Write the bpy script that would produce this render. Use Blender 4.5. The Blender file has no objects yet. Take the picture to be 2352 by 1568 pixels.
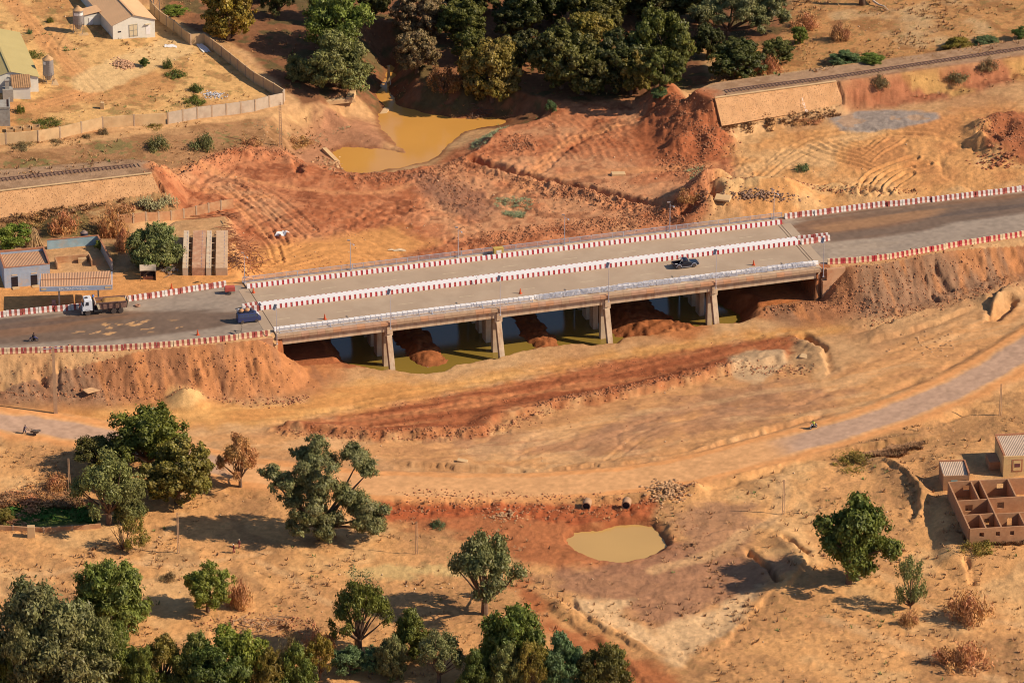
import bpy, math, random
import numpy as np
from mathutils import Vector, Matrix
R = math.radians
rnd = random.Random(7)
rng = np.random.default_rng(11)
sc = bpy.context.scene
col = sc.collection

# ------------------------------------------------------------------ camera, sky, sun, exposure
F_PX, DIST, PITCH, ZT = 11838.0, 950.0, R(24.5), 11.0        # focal length in px of a 2352 px wide frame
CT, ST = math.cos(PITCH), math.sin(PITCH)
CAM = np.array([0.0, -DIST*CT, ZT + DIST*ST])
cd = bpy.data.cameras.new('camera'); cam = bpy.data.objects.new('camera', cd); col.objects.link(cam)
cd.sensor_width = 36.0; cd.lens = 36.0*F_PX/2352.0
cd.clip_start = 5.0; cd.clip_end = 20000.0
cam.location = CAM; cam.rotation_euler = (R(90) - PITCH, 0, 0)
sc.camera = cam

SUN_EL, SUN_AZ = R(36.5), R(-11.0)                            # azimuth from +X, towards the viewer
sdir = Vector((math.cos(SUN_EL)*math.cos(SUN_AZ), math.cos(SUN_EL)*math.sin(SUN_AZ), math.sin(SUN_EL)))
w = bpy.data.worlds.new("World"); sc.world = w; w.use_nodes = True
nt = w.node_tree; nt.nodes.clear()
sky = nt.nodes.new('ShaderNodeTexSky'); sky.sky_type = 'NISHITA'; sky.sun_disc = False
sky.sun_elevation = SUN_EL; sky.sun_rotation = R(90) - SUN_AZ; sky.altitude = 400; sky.dust_density = 0.6; sky.ozone_density = 2.0
bg = nt.nodes.new('ShaderNodeBackground'); bg.inputs['Strength'].default_value = 0.085
ou = nt.nodes.new('ShaderNodeOutputWorld')
nt.links.new(sky.outputs[0], bg.inputs[0]); nt.links.new(bg.outputs[0], ou.inputs[0])
ld = bpy.data.lights.new('sun', 'SUN'); ld.energy = 4.6; ld.angle = R(0.55); ld.color = (1.0, 0.85, 0.64)
lo = bpy.data.objects.new('sun', ld); col.objects.link(lo)
lo.rotation_euler = (-sdir).to_track_quat('-Z', 'Y').to_euler()
sc.view_settings.view_transform = 'Standard'; sc.view_settings.look = 'None'
sc.view_settings.exposure = 0.36; sc.view_settings.gamma = 1.0
sc.render.engine = 'CYCLES'
sc.cycles.filter_width = 1.05; sc.cycles.max_bounces = 5; sc.cycles.diffuse_bounces = 2; sc.cycles.glossy_bounces = 2; sc.cycles.transparent_max_bounces = 4

def U(px, py, z):
    """the point at height z that stands where the photograph shows (px, py)"""
    a = (px - 1176)/F_PX; b = -(py - 784)/F_PX
    d = np.array([a, CT + b*ST, -ST + b*CT])
    return CAM + d*(z - CAM[2])/d[2]

# ------------------------------------------------------------------ helpers: noise
def _h(i, j, seed):
    n = (i.astype(np.int64)*374761393 + j.astype(np.int64)*668265263 + seed*974711) & 0xffffffff
    n = ((n ^ (n >> 13))*1274126177) & 0xffffffff
    n = (n ^ (n >> 16)) & 0xffff
    return n/32767.5 - 1.0
def vn(x, y, seed=0):
    i = np.floor(x); j = np.floor(y); u = x - i; v = y - j
    u = u*u*(3 - 2*u); v = v*v*(3 - 2*v)
    a = _h(i, j, seed); b = _h(i+1, j, seed); c = _h(i, j+1, seed); d = _h(i+1, j+1, seed)
    return (a*(1-u) + b*u)*(1-v) + (c*(1-u) + d*u)*v
def fbm(x, y, s, o=4, seed=0, g=0.5):
    r = 0; a = 1.0; t = 0
    for k in range(o):
        r = r + a*vn(x/s + 17.3*k, y/s - 9.1*k, seed + k); t += a; a *= g; s *= 0.5
    return r/t*1.4
def ridged(x, y, s, o=3, seed=0):
    r = 0; a = 1.0; t = 0
    for k in range(o):
        r = r + a*(1 - np.abs(vn(x/s + 5.7*k, y/s + 3.3*k, seed + k))*2); t += a; a *= 0.5; s *= 0.5
    return r/t
def sst(a, b, x):
    t = np.clip((x - a)/(b - a), 0, 1); return t*t*(3 - 2*t)

# ------------------------------------------------------------------ helpers: materials
MATS = {}
def pal(c): return tuple(c) + (1.0,) if len(c) == 3 else tuple(c)
def mat(name, color, rough=0.85, var=0.15, scale=1.5, spec=0.25, metal=0.0, objcol=False, attr=None, bump=0.0, bscale=4.0, stain=None, coat=0.0, streak=False, fine=0.5):
    """plain procedural material: base colour broken up by two noises, optional stain colour"""
    if name in MATS: return MATS[name]
    m = bpy.data.materials.new(name); m.use_nodes = True; MATS[name] = m
    n = m.node_tree; p = n.nodes['Principled BSDF']
    p.inputs['Roughness'].default_value = rough; p.inputs['Metallic'].default_value = metal
    p.inputs['Specular IOR Level'].default_value = spec
    if coat: p.inputs['Coat Weight'].default_value = coat
    tc = n.nodes.new('ShaderNodeTexCoord')
    no = n.nodes.new('ShaderNodeTexNoise'); no.inputs['Scale'].default_value = scale; no.inputs['Detail'].default_value = 8; no.inputs['Roughness'].default_value = fine
    n.links.new(tc.outputs['Object'], no.inputs['Vector'])
    mr = n.nodes.new('ShaderNodeMapRange'); mr.inputs['From Min'].default_value = 0.3; mr.inputs['From Max'].default_value = 0.7
    mr.inputs['To Min'].default_value = 1 - var; mr.inputs['To Max'].default_value = 1 + var
    n.links.new(no.outputs['Fac'], mr.inputs['Value'])
    mx = n.nodes.new('ShaderNodeMix'); mx.data_type = 'RGBA'; mx.blend_type = 'MULTIPLY'; mx.inputs[0].default_value = 1.0
    if attr:
        at = n.nodes.new('ShaderNodeAttribute'); at.attribute_name = attr; n.links.new(at.outputs['Color'], mx.inputs[6])
    elif objcol:
        oi = n.nodes.new('ShaderNodeObjectInfo'); n.links.new(oi.outputs['Color'], mx.inputs[6])
    else: mx.inputs[6].default_value = pal(color)
    n.links.new(mr.outputs[0], mx.inputs[7])
    out = mx.outputs[2]
    if stain:
        n2 = n.nodes.new('ShaderNodeTexNoise'); n2.inputs['Scale'].default_value = scale*0.45; n2.inputs['Detail'].default_value = 8
        n2.inputs['Roughness'].default_value = 0.7
        if streak: mp = n.nodes.new('ShaderNodeMapping'); mp.inputs['Scale'].default_value = (2.2, 2.2, 0.22); n.links.new(tc.outputs['Object'], mp.inputs['Vector']); n.links.new(mp.outputs[0], n2.inputs['Vector'])
        else: n.links.new(tc.outputs['Object'], n2.inputs['Vector'])
        r2 = n.nodes.new('ShaderNodeMapRange'); r2.inputs['From Min'].default_value = 0.48; r2.inputs['From Max'].default_value = 0.68
        r2.inputs['To Max'].default_value = 0.75
        n.links.new(n2.outputs['Fac'], r2.inputs['Value'])
        m2 = n.nodes.new('ShaderNodeMix'); m2.data_type = 'RGBA'
        n.links.new(r2.outputs[0], m2.inputs[0]); n.links.new(out, m2.inputs[6]); m2.inputs[7].default_value = pal(stain)
        out = m2.outputs[2]
    n.links.new(out, p.inputs['Base Color'])
    if bump:
        nb = n.nodes.new('ShaderNodeTexNoise'); nb.inputs['Scale'].default_value = bscale; nb.inputs['Detail'].default_value = 7; nb.inputs['Roughness'].default_value = fine + 0.1
        n.links.new(tc.outputs['Object'], nb.inputs['Vector'])
        bu = n.nodes.new('ShaderNodeBump'); bu.inputs['Strength'].default_value = 0.6; bu.inputs['Distance'].default_value = bump
        n.links.new(nb.outputs['Fac'], bu.inputs['Height']); n.links.new(bu.outputs[0], p.inputs['Normal'])
    return m

# ------------------------------------------------------------------ helpers: meshes and objects
class MB:
    """collects shapes into one mesh"""
    def __init__(s): s.v = []; s.f = []; s.m = []
    def add(s, vs, fs, mi=0):
        o = len(s.v); s.v.extend([tuple(map(float, q)) for q in vs]); s.f.extend([tuple(i + o for i in f) for f in fs]); s.m.extend([mi]*len(fs))
    def box(s, c, d, mi=0, rz=0.0, tilt=None, taper=1.0):
        x, y, z = d[0]/2, d[1]/2, d[2]/2; vs = []
        for k in (-1, 1):
            q = 1.0 if k < 0 else taper
            vs += [(-x*q, -y*q, k*z), (x*q, -y*q, k*z), (x*q, y*q, k*z), (-x*q, y*q, k*z)]
        M = Matrix.Rotation(rz, 3, 'Z')
        if tilt: M = M @ Matrix.Rotation(tilt[1], 3, tilt[0])
        vs = [M @ Vector(q) + Vector(c) for q in vs]
        s.add(vs, [(3, 2, 1, 0), (4, 5, 6, 7), (0, 1, 5, 4), (1, 2, 6, 5), (2, 3, 7, 6), (3, 0, 4, 7)], mi)
        return s
    def span(s, a, b, mi=0):
        """axis-aligned box from corner a to corner b"""
        a, b = np.minimum(a, b), np.maximum(a, b)
        return s.box((np.array(a) + b)/2, np.array(b) - a, mi)
    def bar(s, a, b, w, h=None, mi=0):
        a = Vector(a); b = Vector(b); d = b - a; L = d.length
        if L < 1e-6: return s
        h = h or w; d.normalize()
        up = Vector((0, 0, 1)) if abs(d.z) < 0.95 else Vector((1, 0, 0))
        x = d.cross(up).normalized(); y = x.cross(d).normalized()
        vs = []
        for e in (a, b):
            for (i, j) in ((-1, -1), (1, -1), (1, 1), (-1, 1)): vs.append(e + x*(i*w/2) + y*(j*h/2))
        s.add(vs, [(3, 2, 1, 0), (4, 5, 6, 7), (0, 1, 5, 4), (1, 2, 6, 5), (2, 3, 7, 6), (3, 0, 4, 7)], mi)
        return s
    def tube(s, pts, rad, n=8, mi=0, cap=True):
        """tube through the points; rad is a number or one per point"""
        pts = [Vector(p) for p in pts]; N = len(pts)
        if not hasattr(rad, '__len__'): rad = [rad]*N
        vs = []; px = None
        for i, p in enumerate(pts):
            d = (pts[min(i+1, N-1)] - pts[max(i-1, 0)]).normalized()
            if px is None:
                up = Vector((0, 0, 1)) if abs(d.z) < 0.9 else Vector((1, 0, 0)); px = d.cross(up).normalized()
            x = (px - d*px.dot(d)).normalized(); y = d.cross(x); px = x
            for k in range(n):
                a = 2*math.pi*k/n; vs.append(p + (x*math.cos(a) + y*math.sin(a))*rad[i])
        fs = [(i*n + k, i*n + (k+1) % n, (i+1)*n + (k+1) % n, (i+1)*n + k) for i in range(N-1) for k in range(n)]
        if cap: fs += [tuple(range(n))[::-1], tuple(range((N-1)*n, N*n))]
        s.add(vs, fs, mi); return s
    def lathe(s, prof, c=(0, 0, 0), n=20, mi=0, axis='Z', cap=True):
        """prof: (radius, height) pairs turned round the axis through c"""
        vs = []; N = len(prof)
        for r, h in prof:
            for k in range(n):
                a = 2*math.pi*k/n; q = (r*math.cos(a), r*math.sin(a), h)
                if axis == 'Y': q = (q[0], q[2], q[1])
                if axis == 'X': q = (q[2], q[0], q[1])
                vs.append((q[0]+c[0], q[1]+c[1], q[2]+c[2]))
        fs = [(i*n + k, i*n + (k+1) % n, (i+1)*n + (k+1) % n, (i+1)*n + k) for i in range(N-1) for k in range(n)]
        if cap and prof[0][0] > 1e-4: fs.append(tuple(range(n))[::-1])
        if cap and prof[-1][0] > 1e-4: fs.append(tuple(range((N-1)*n, N*n)))
        s.add(vs, fs, mi); return s
    def prism(s, prof, a, b, mi=0):
        """profile in the XZ plane, swept along Y from a to b"""
        n = len(prof)
        vs = [(p[0], a, p[1]) for p in prof] + [(p[0], b, p[1]) for p in prof]
        fs = [tuple(range(n)), tuple(range(n, 2*n))[::-1]] + [(i, i+n, (i+1) % n + n, (i+1) % n) for i in range(n)]
        s.add(vs, fs, mi); return s
    def prismx(s, prof, a, b, mi=0):
        """profile in the YZ plane, swept along X from a to b"""
        n = len(prof)
        vs = [(a, p[0], p[1]) for p in prof] + [(b, p[0], p[1]) for p in prof]
        fs = [tuple(range(n))[::-1], tuple(range(n, 2*n))] + [((i+1) % n, (i+1) % n + n, i+n, i) for i in range(n)]
        s.add(vs, fs, mi); return s
    def prismz(s, prof, a, b, mi=0):
        n = len(prof)
        vs = [(p[0], p[1], a) for p in prof] + [(p[0], p[1], b) for p in prof]
        fs = [tuple(range(n))[::-1], tuple(range(n, 2*n))] + [(i, (i+1) % n, (i+1) % n + n, i+n) for i in range(n)]
        s.add(vs, fs, mi); return s
    def blob(s, c, r, seed=0, mi=0, n=7, rough=0.25, sq=(1, 1, 1)):
        """a lumpy stone or sack"""
        rr = random.Random(seed); vs = []; fs = []
        rings = max(3, n//2)
        for i in range(rings + 1):
            ph = math.pi*i/rings
            for k in range(n):
                a = 2*math.pi*(k + 0.5*(i % 2))/n; q = r*(1 + rr.uniform(-rough, rough))
                vs.append((c[0] + q*sq[0]*math.sin(ph)*math.cos(a), c[1] + q*sq[1]*math.sin(ph)*math.sin(a), c[2] + q*sq[2]*math.cos(ph)))
        for i in range(rings):
            for k in range(n): fs.append((i*n + k, (i+1)*n + k, (i+1)*n + (k+1) % n, i*n + (k+1) % n))
        s.add(vs, fs, mi); return s
    def build(s, name, mats, parent=None, smooth=False, bevel=0.0):
        me = bpy.data.meshes.new(name); me.from_pydata(s.v, [], s.f)
        if not isinstance(mats, (list, tuple)): mats = [mats]
        for m in mats: me.materials.append(m)
        if len(mats) > 1: me.polygons.foreach_set('material_index', s.m)
        if smooth: me.polygons.foreach_set('use_smooth', [True]*len(s.f))
        me.update()
        o = bpy.data.objects.new(name, me); col.objects.link(o)
        if parent: o.parent = parent
        if bevel:
            b = o.modifiers.new('bevel', 'BEVEL'); b.width = bevel; b.segments = 2; b.limit_method = 'ANGLE'
        return o
def tag(o, label=None, cat=None, group=None, kind=None):
    if label: o['label'] = label
    if cat: o['category'] = cat
    if group: o['group'] = group
    if kind: o['kind'] = kind
    return o
def thing(name, label, cat, loc=(0, 0, 0), rz=0.0, group=None, sc_=1.0):
    o = bpy.data.objects.new(name, None); col.objects.link(o); o.empty_display_size = 0.3
    o.location = loc; o.rotation_euler = (0, 0, rz); o.scale = (sc_,)*3
    return tag(o, label, cat, group)
def dup(root, loc, rz=0.0, label=None, group=None, scale=None):
    def cp(o, par):
        c = o.copy(); col.objects.link(c); c.parent = par
        for ch in list(o.children): cp(ch, c)
        return c
    r = cp(root, None); r.location = loc; r.rotation_euler = (0, 0, rz)
    if label: r['label'] = label
    if group: r['group'] = group
    if scale is not None: r.scale = scale if hasattr(scale, '__len__') else (scale,)*3
    return r

# ------------------------------------------------------------------ bridge frame (used by the terrain too)
BA = R(16.8); BC, BS = math.cos(BA), math.sin(BA)
S0, S1, T0, T1 = -40.9, 66.0, 14.8, 40.2
def bw(s, t, z=0.0): return np.array([s*BC - t*BS, s*BS + t*BC, z])
def to_st(X, Y): return X*BC + Y*BS, -X*BS + Y*BC
WZ = 1.0    # river level
PZ = 1.5    # level of the pool beyond the bridge
QZ = 1.0    # level of the round pool by the culvert

# ------------------------------------------------------------------ base relief: a smooth surface through surveyed points
CP = [(-200,640,11),(-200,420,15),(-200,200,17),(-200,0,18),(-200,950,4.5),(-200,1200,3),(-200,1568,3),(2552,1568,3),(2552,1200,4.5),(2552,900,5),(2552,640,7),(2552,420,11),(2552,250,12),(2552,60,14),
 (-100,-250,18),(700,-250,11),(1300,-250,9),(1900,-250,13),(2500,-250,15),(0,1750,2.5),(800,1750,1.5),(1600,1750,1.5),(2400,1750,2.5),
 (0,940,4.5),(0,985,4),(128,950,4.5),(200,1000,4),(0,1060,3.6),(400,1060,3.6),(430,920,4.8),(250,915,4.6),(600,1080,3.5),(870,1110,3.5),(1200,1115,3.4),(1500,1100,3.5),(1800,1010,3.8),(2100,900,4.5),(2352,800,5),(2352,920,4.8),(2352,1000,4.5),
 (0,1300,3),(300,1300,2.8),(0,1568,2.5),(600,1250,3),(600,1568,2),(1000,1210,2.3),(1200,1185,1.7),(1420,1245,0.9),(1310,1240,1.0),(1530,1240,1.0),(1350,1180,1.3),(1440,1180,1.3),(1420,1300,1.2),(1000,1300,2.3),(1200,1400,2),(1400,1450,1.9),(1600,1500,2),(1450,1568,1.3),(1700,1250,2.4),(1900,1150,3.6),(2100,1200,4.1),(2352,1200,4.4),(2352,1400,3.5),(2000,1400,3),(2352,1568,3),(2000,1568,2.5),(1180,1568,1.4),(1650,1180,3.0),
 (550,950,4.0),(700,900,3.0),(690,865,2.8),(800,885,2.0),(900,868,1.2),(985,880,1.2),(1080,850,1.2),(1200,835,1.2),(1330,812,1.2),(1440,800,1.2),(1000,815,2.4),(1255,790,2.2),(1500,750,3.2),(1750,715,3.2),(1800,700,4),(1900,720,5.2),
 (1000,900,2.0),(1200,860,2.0),(1400,835,2.0),(1600,785,2.3),(1750,760,3),(1900,770,4),(2100,720,5.4),(2050,705,5.2),(1100,920,2.4),(1400,880,2.6),(1650,830,3),(800,960,3),(1000,960,2.4),
 (1100,1000,2.1),(1300,960,1.9),(1600,900,2.1),(1900,870,2.8),(1300,1040,2.3),(1600,1000,2.6),(1900,940,3.5),(2200,800,5),(2352,700,6.3),(2300,620,7.5),(2200,690,5.8),(900,1060,3.2),
 (0,660,10.6),(250,670,10.6),(400,640,10.5),(530,640,10.3),(0,560,10.5),(300,500,10.6),(530,485,10),(560,600,9.6),(640,560,7),(650,480,7),(600,410,9.5),(450,400,11),(390,430,11),(700,620,7.5),(800,605,5),
 (900,570,3.2),(1100,540,2.6),(1300,530,2.4),(1500,500,2.6),(1590,500,3.2),(1680,430,9.8),(1720,450,10.3),(1800,470,10.7),(1760,480,10.6),
 (950,300,1.3),(1000,340,1.3),(850,370,1.3),(1130,285,1.4),(700,330,4.8),(760,350,2.6),(830,320,2.4),(800,300,3.0),(870,335,1.9),(750,300,4.3),(850,262,2.6),(820,242,3.2),(660,370,6.5),(700,390,5),(800,410,2.2),(1000,395,2.2),(1080,330,2.3),(1200,290,2.6),(900,430,2.8),(1100,430,3.2),(1300,400,4),(1500,370,5),(1600,380,6.4),(1480,260,5.5),(1650,410,8),(1720,350,8.8),(1900,330,10),(2100,330,10.4),(2352,330,10.6),(2352,250,11.6),(2000,285,10.4),(1850,305,9.6),(1700,310,8.8),(2000,430,10.5),(2352,400,10.8),(1850,440,10.6),(1600,260,7.5),(1560,215,8),
 (0,350,14.8),(300,345,14.4),(500,330,12.5),(600,300,12),(650,260,12),(0,300,15.2),(400,240,15),(600,220,13),(200,150,16),(0,200,16),(900,190,1.9),(880,140,2.6),(870,60,3.5),(800,225,4),(760,240,5.5),(940,190,3.6),(1000,215,3.2),(1100,245,2.8),(700,200,9.5),(600,100,13),(1000,60,7),(1300,200,5.5),(1400,100,7),(1600,50,11),(1800,120,12.5),(2000,60,13),(2352,0,14.5),(2352,90,14),(0,0,17.5),(400,0,16),(600,0,14),(780,0,11),(1650,170,11),(1900,200,13.2),(2100,160,13.4),(200,480,11),(50,505,11),(960,230,2.0)]
W_ = np.array([U(*c) for c in CP])
for s_ in np.arange(-36, 64, 8.0):
    for t_ in (20, 28, 36):
        z_ = 1.9 + 3.2*math.exp(-((s_ + 37)/7)**2) + 3.0*math.exp(-((s_ - 63)/9)**2)
        W_ = np.vstack([W_, bw(s_, t_, z_)])
def _tps_fit(P, z):
    n = len(P); d = np.hypot(P[:, None, 0] - P[None, :, 0], P[:, None, 1] - P[None, :, 1]) + 1e-9
    K = d*d*np.log(d) ; K[np.arange(n), np.arange(n)] = 60.0
    A = np.zeros((n+3, n+3)); A[:n, :n] = K; A[:n, n] = 1; A[:n, n+1:] = P; A[n, :n] = 1; A[n+1:, :n] = P.T
    return np.linalg.solve(A, np.concatenate([z, np.zeros(3)]))
_TP = W_[:, :2]/50.0; _TC = _tps_fit(_TP, W_[:, 2])
def tps(X, Y):
    sh = X.shape; x = X.ravel()/50.0; y = Y.ravel()/50.0; n = len(_TP)
    r = _TC[n] + _TC[n+1]*x + _TC[n+2]*y
    for k in range(n):
        d2 = (x - _TP[k, 0])**2 + (y - _TP[k, 1])**2 + 1e-12
        r += _TC[k]*0.5*d2*np.log(d2)
    return r.reshape(sh)
# coarse survey grid, 1 m
CX0, CX1, CY0, CY1 = -135, 135, -150, 290
cgx = np.arange(CX0, CX1 + 1, 1.0); cgy = np.arange(CY0, CY1 + 1, 1.0)
CGX, CGY = np.meshgrid(cgx, cgy)
BASE = tps(CGX, CGY)
def samp(G, X, Y):
    x = np.clip(np.asarray(X, float) - CX0, 0, len(cgx) - 1.001); y = np.clip(np.asarray(Y, float) - CY0, 0, len(cgy) - 1.001)
    i = x.astype(int); j = y.astype(int); u = x - i; v = y - j
    return (G[j, i]*(1-u) + G[j, i+1]*u)*(1-v) + (G[j+1, i]*(1-u) + G[j+1, i+1]*u)*v
def ray(px, py, G=None):
    """where the sight line of (px, py) meets the relief"""
    G = BASE if G is None else G
    zs = np.arange(26, -2, -0.05)
    a = (px - 1176)/F_PX; b = -(py - 784)/F_PX; d = np.array([a, CT + b*ST, -ST + b*CT])
    P = CAM[None] + d[None]*((zs - CAM[2])/d[2])[:, None]
    h = samp(G, P[:, 0], P[:, 1]); k = np.argmax(zs <= h)
    return P[k]
def line_d(pts, X, Y):
    """distance to a polyline and the run along it"""
    A = np.array([p[:2] for p in pts[:-1]], float); B = np.array([p[:2] for p in pts[1:]], float)
    if X.shape == getattr(CGX, 'shape', None) and len(pts) > 6:      # on the survey grid work near the line only; beyond it a rough distance does
        x0, y0 = A.min(0) - 25; x1, y1 = np.maximum(A.max(0), B.max(0)) + 25; best = np.full(X.shape, 40.0); run = np.zeros(X.shape)
        i0, i1 = np.searchsorted(cgx, x0), np.searchsorted(cgx, x1); j0, j1 = np.searchsorted(cgy, y0), np.searchsorted(cgy, y1)
        if i1 > i0 and j1 > j0: b_, r_ = _line(A, B, X[j0:j1, i0:i1], Y[j0:j1, i0:i1]); best[j0:j1, i0:i1] = b_; run[j0:j1, i0:i1] = r_
        return best, run
    return _line(A, B, X, Y)
def _line(A, B, X, Y):
    best = np.full(X.shape, 1e9); run = np.zeros(X.shape); acc = 0.0
    for a, b in zip(A, B):
        dx, dy = b[0]-a[0], b[1]-a[1]; L2 = dx*dx + dy*dy + 1e-9
        t = np.clip(((X-a[0])*dx + (Y-a[1])*dy)/L2, 0, 1); ex = X - a[0] - t*dx; ey = Y - a[1] - t*dy
        d = ex*ex + ey*ey; m = d < best
        best = np.where(m, d, best); run = np.where(m, acc + t*math.sqrt(L2), run); acc += math.sqrt(L2)
    return np.sqrt(best), run
def line_s(pts, X, Y):
    """signed distance to a polyline, positive on its left"""
    best = np.full(X.shape, 1e9); sg = np.ones(X.shape)
    for (a, b) in zip(pts[:-1], pts[1:]):
        dx, dy = b[0]-a[0], b[1]-a[1]; L2 = dx*dx + dy*dy + 1e-9
        t = np.clip(((X-a[0])*dx + (Y-a[1])*dy)/L2, 0, 1); d = np.hypot(X - a[0] - t*dx, Y - a[1] - t*dy); m = d < best
        sg = np.where(m, np.sign(dx*(Y-a[1]) - dy*(X-a[0]) + 1e-12), sg); best = np.where(m, d, best)
    return best*sg
def line_end(pts, X, Y):
    """1 along the line, fading towards its two ends"""
    a, b = pts[0], pts[-1]; L_ = sum(np.hypot(*(np.array(q) - p)) for p, q in zip(pts[:-1], pts[1:])); d, run = line_d(pts, X, Y); f = min(5.0, L_*0.3)
    return sst(0, f, run)*sst(0, f, L_ - run)
def poly_sd(pts, X, Y):
    """signed distance to a polygon, negative inside"""
    d, _ = line_d(list(pts) + [pts[0]], X, Y); ins = np.zeros(X.shape, bool)
    n = len(pts)
    for i in range(n):
        x1, y1 = pts[i][:2]; x2, y2 = pts[(i+1) % n][:2]
        c = ((y1 > Y) != (y2 > Y)) & (X < (x2-x1)*(Y-y1)/((y2-y1) + 1e-12) + x1); ins ^= c
    return np.where(ins, -d, d)
def smooth(pts, k=4):
    """Catmull-Rom through the points"""
    P = [np.array(p, float)[:2] for p in pts]; P = [2*P[0]-P[1]] + P + [2*P[-1]-P[-2]]; o = []
    for i in range(1, len(P)-2):
        for t in np.linspace(0, 1, k, endpoint=False):
            o.append(0.5*((2*P[i]) + (-P[i-1]+P[i+1])*t + (2*P[i-1]-5*P[i]+4*P[i+1]-P[i+2])*t*t + (-P[i-1]+3*P[i]-3*P[i+1]+P[i+2])*t**3))
    o.append(P[-2]); return o

# ------------------------------------------------------------------ earthworks on the base relief
def W(px, z): return [tuple(U(a, b, z)[:2]) for a, b in px]
ROADL = W([(-700,870),(-300,832),(0,815),(125,812),(250,807),(375,799),(500,788),(645,773)], 11) + [tuple(bw(S0 + 1.2, T0)[:2]), tuple(bw(S0 + 1.2, T1 + 1)[:2])] + W([(425,660),(297,680),(175,698),(0,716),(-400,760)], 11)
ROADR = [tuple(bw(S1 - 1.2, T1 + 1)[:2])] + W([(1801,495),(1989,472),(2164,453),(2352,429),(2800,372)], 11) + W([(2800,478),(2352,547),(2189,574),(2014,606),(1899,613)], 11) + [tuple(bw(S1 - 1.2, T0)[:2])]
RAILL = W([(-500,492),(0,437),(347,398),(352,372),(300,366),(0,390),(-500,440)], 15)
RAILR = W([(1641,226),(1919,188),(2352,128),(2900,52),(2900,5),(2352,92),(1640,192),(1600,209)], 14)
LSLAB = [U(-60,446,15), U(347,398,15), U(372,452,10.7), U(-50,505,10.7)]
RSLAB = [U(1641,226,14), U(1919,188,14), U(1937,243,9.9), U(1655,287,9.6)]
sdl = poly_sd(ROADL, CGX, CGY); sdr = poly_sd(ROADR, CGX, CGY); sdl2 = poly_sd(ROADL[:7] + [tuple(bw(S0 - 3.6, T0 - 0.3)[:2]), tuple(bw(S0 - 3.6, T1 + 1)[:2])] + ROADL[-5:], CGX, CGY)
sdr2 = poly_sd([tuple(bw(S1 + 4.2, T1 + 1)[:2])] + ROADR[1:-2] + [tuple(bw(S1 + 5.4, T0 - 0.3)[:2])], CGX, CGY)
sda = poly_sd(RAILL, CGX, CGY); sdb = poly_sd(RAILR, CGX, CGY)
def earth(G, X, Y, fine=False):
    smp = (lambda A: samp(A, X, Y)) if fine else (lambda A: A)
    s, t = to_st(X, Y)
    rill = 0.0
    if fine:
        wv = 1.3*fbm(s, t, 6, 2, 51); rr = 0.9*ridged((s + wv)*0.8, t*0.28, 3.4, 3, 50) + 0.6*ridged(s + wv, t*0.6, 1.5, 3, 60)
        rill = rr
    under = (s > S0 - 0.9) & (s < S1 + 0.9) & (t > T0 - 0.2) & (t < T1 + 0.4)
    front = t < T0 - 0.2
    for sd, z, sl in ((np.where(front, smp(sdl2), smp(sdl)), 11.0, 0.80), (np.where(front, smp(sdr2), smp(sdr)), 11.0, 0.76 + 0.32*sst(S1 + 10, S1 + 3, s)*front)):
        d = np.maximum(sd, 0)
        h = z - sl*np.maximum(d - 0.3, 0)
        if fine: h = h - np.clip(d*0.35, 0, 1)*(0.6*(rill - 0.35)) + 0.22*fbm(X, Y, 1.3, 4, 66, 0.6)*(d > 0.5)
        h = np.where(under, -9, h)
        G = np.where(sd <= 0, z, np.maximum(G, h))
        # toe smoothing
    for sd, z, sl in ((smp(sda), 15.0, 1.1), (smp(sdb), 14.0, 1.15)):
        d = np.maximum(sd - 0.5, 0); h = z - sl*d
        if fine: h = h - np.clip(d*0.3, 0, 1)*0.5*(ridged(X, Y*0.4, 2.2, 3, 80) - 0.3)
        G = np.where(sd <= -0.2, z - 0.02, np.maximum(G, h))
    return G
Z1 = earth(BASE, CGX, CGY)
def gp(px, py, G=None): return ray(px, py, Z1 if G is None else G)
def WP(pts): return [tuple(gp(a, b)[:2]) for a, b in pts]

PYM = U(900, 285, PZ)[1]
POOL = smooth([U(*p, PZ)[:2] for p in [(762,352),(790,338),(860,342),(930,350),(905,330),(880,300),(870,270),(890,245),(930,248),(985,262),(1060,272),(1130,268),(1160,283),(1080,300),(1035,325),(1000,362),(950,378),(880,392),(800,396),(775,372),(760,360)]], 4)
CHAN = smooth([U(*p, PZ)[:2] for p in [(884,250),(868,222),(872,205),(885,170),(890,150),(905,152),(905,180),(893,206),(908,232),(915,256)]], 3)
QPOOL = smooth([U(*p, QZ)[:2] for p in [(1303,1240),(1330,1222),(1390,1215),(1440,1202),(1500,1210),(1528,1238),(1527,1258),(1490,1280),(1430,1293),(1370,1287),(1320,1268),(1303,1240)]][:-1], 4)
RIVER = smooth([U(*p, WZ)[:2] for p in [(755,775),(775,812),(800,845),(850,855),(900,862),(985,868),(1030,852),(1080,840),(1150,828),(1230,806),(1300,801),(1385,801),(1440,784),(1530,775),(1610,758),(1690,755),(1702,728),(1640,690),(1560,660),(1300,680),(1100,700),(900,725),(780,745)]], 3)
BARS = [([U(985,826,1)[:2], U(945,775,1)[:2], U(915,730,1)[:2], U(890,690,1)[:2]], 2.3, 3.4, 0.55),
        ([U(1255,792,1)[:2], U(1222,755,1)[:2], U(1195,705,1)[:2]], 2.0, 2.6, 0.5),
        ([U(1560,770,1.5)[:2], U(1500,755,1.5)[:2], U(1470,742,1.5)[:2], U(1430,700,1.5)[:2]], 3.0, 6.5, 0.42),
        ([U(1760,745,1.5)[:2], U(1800,720,1.5)[:2], U(1780,690,1.5)[:2]], 4.2, 3.2, 0.6)]
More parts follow.
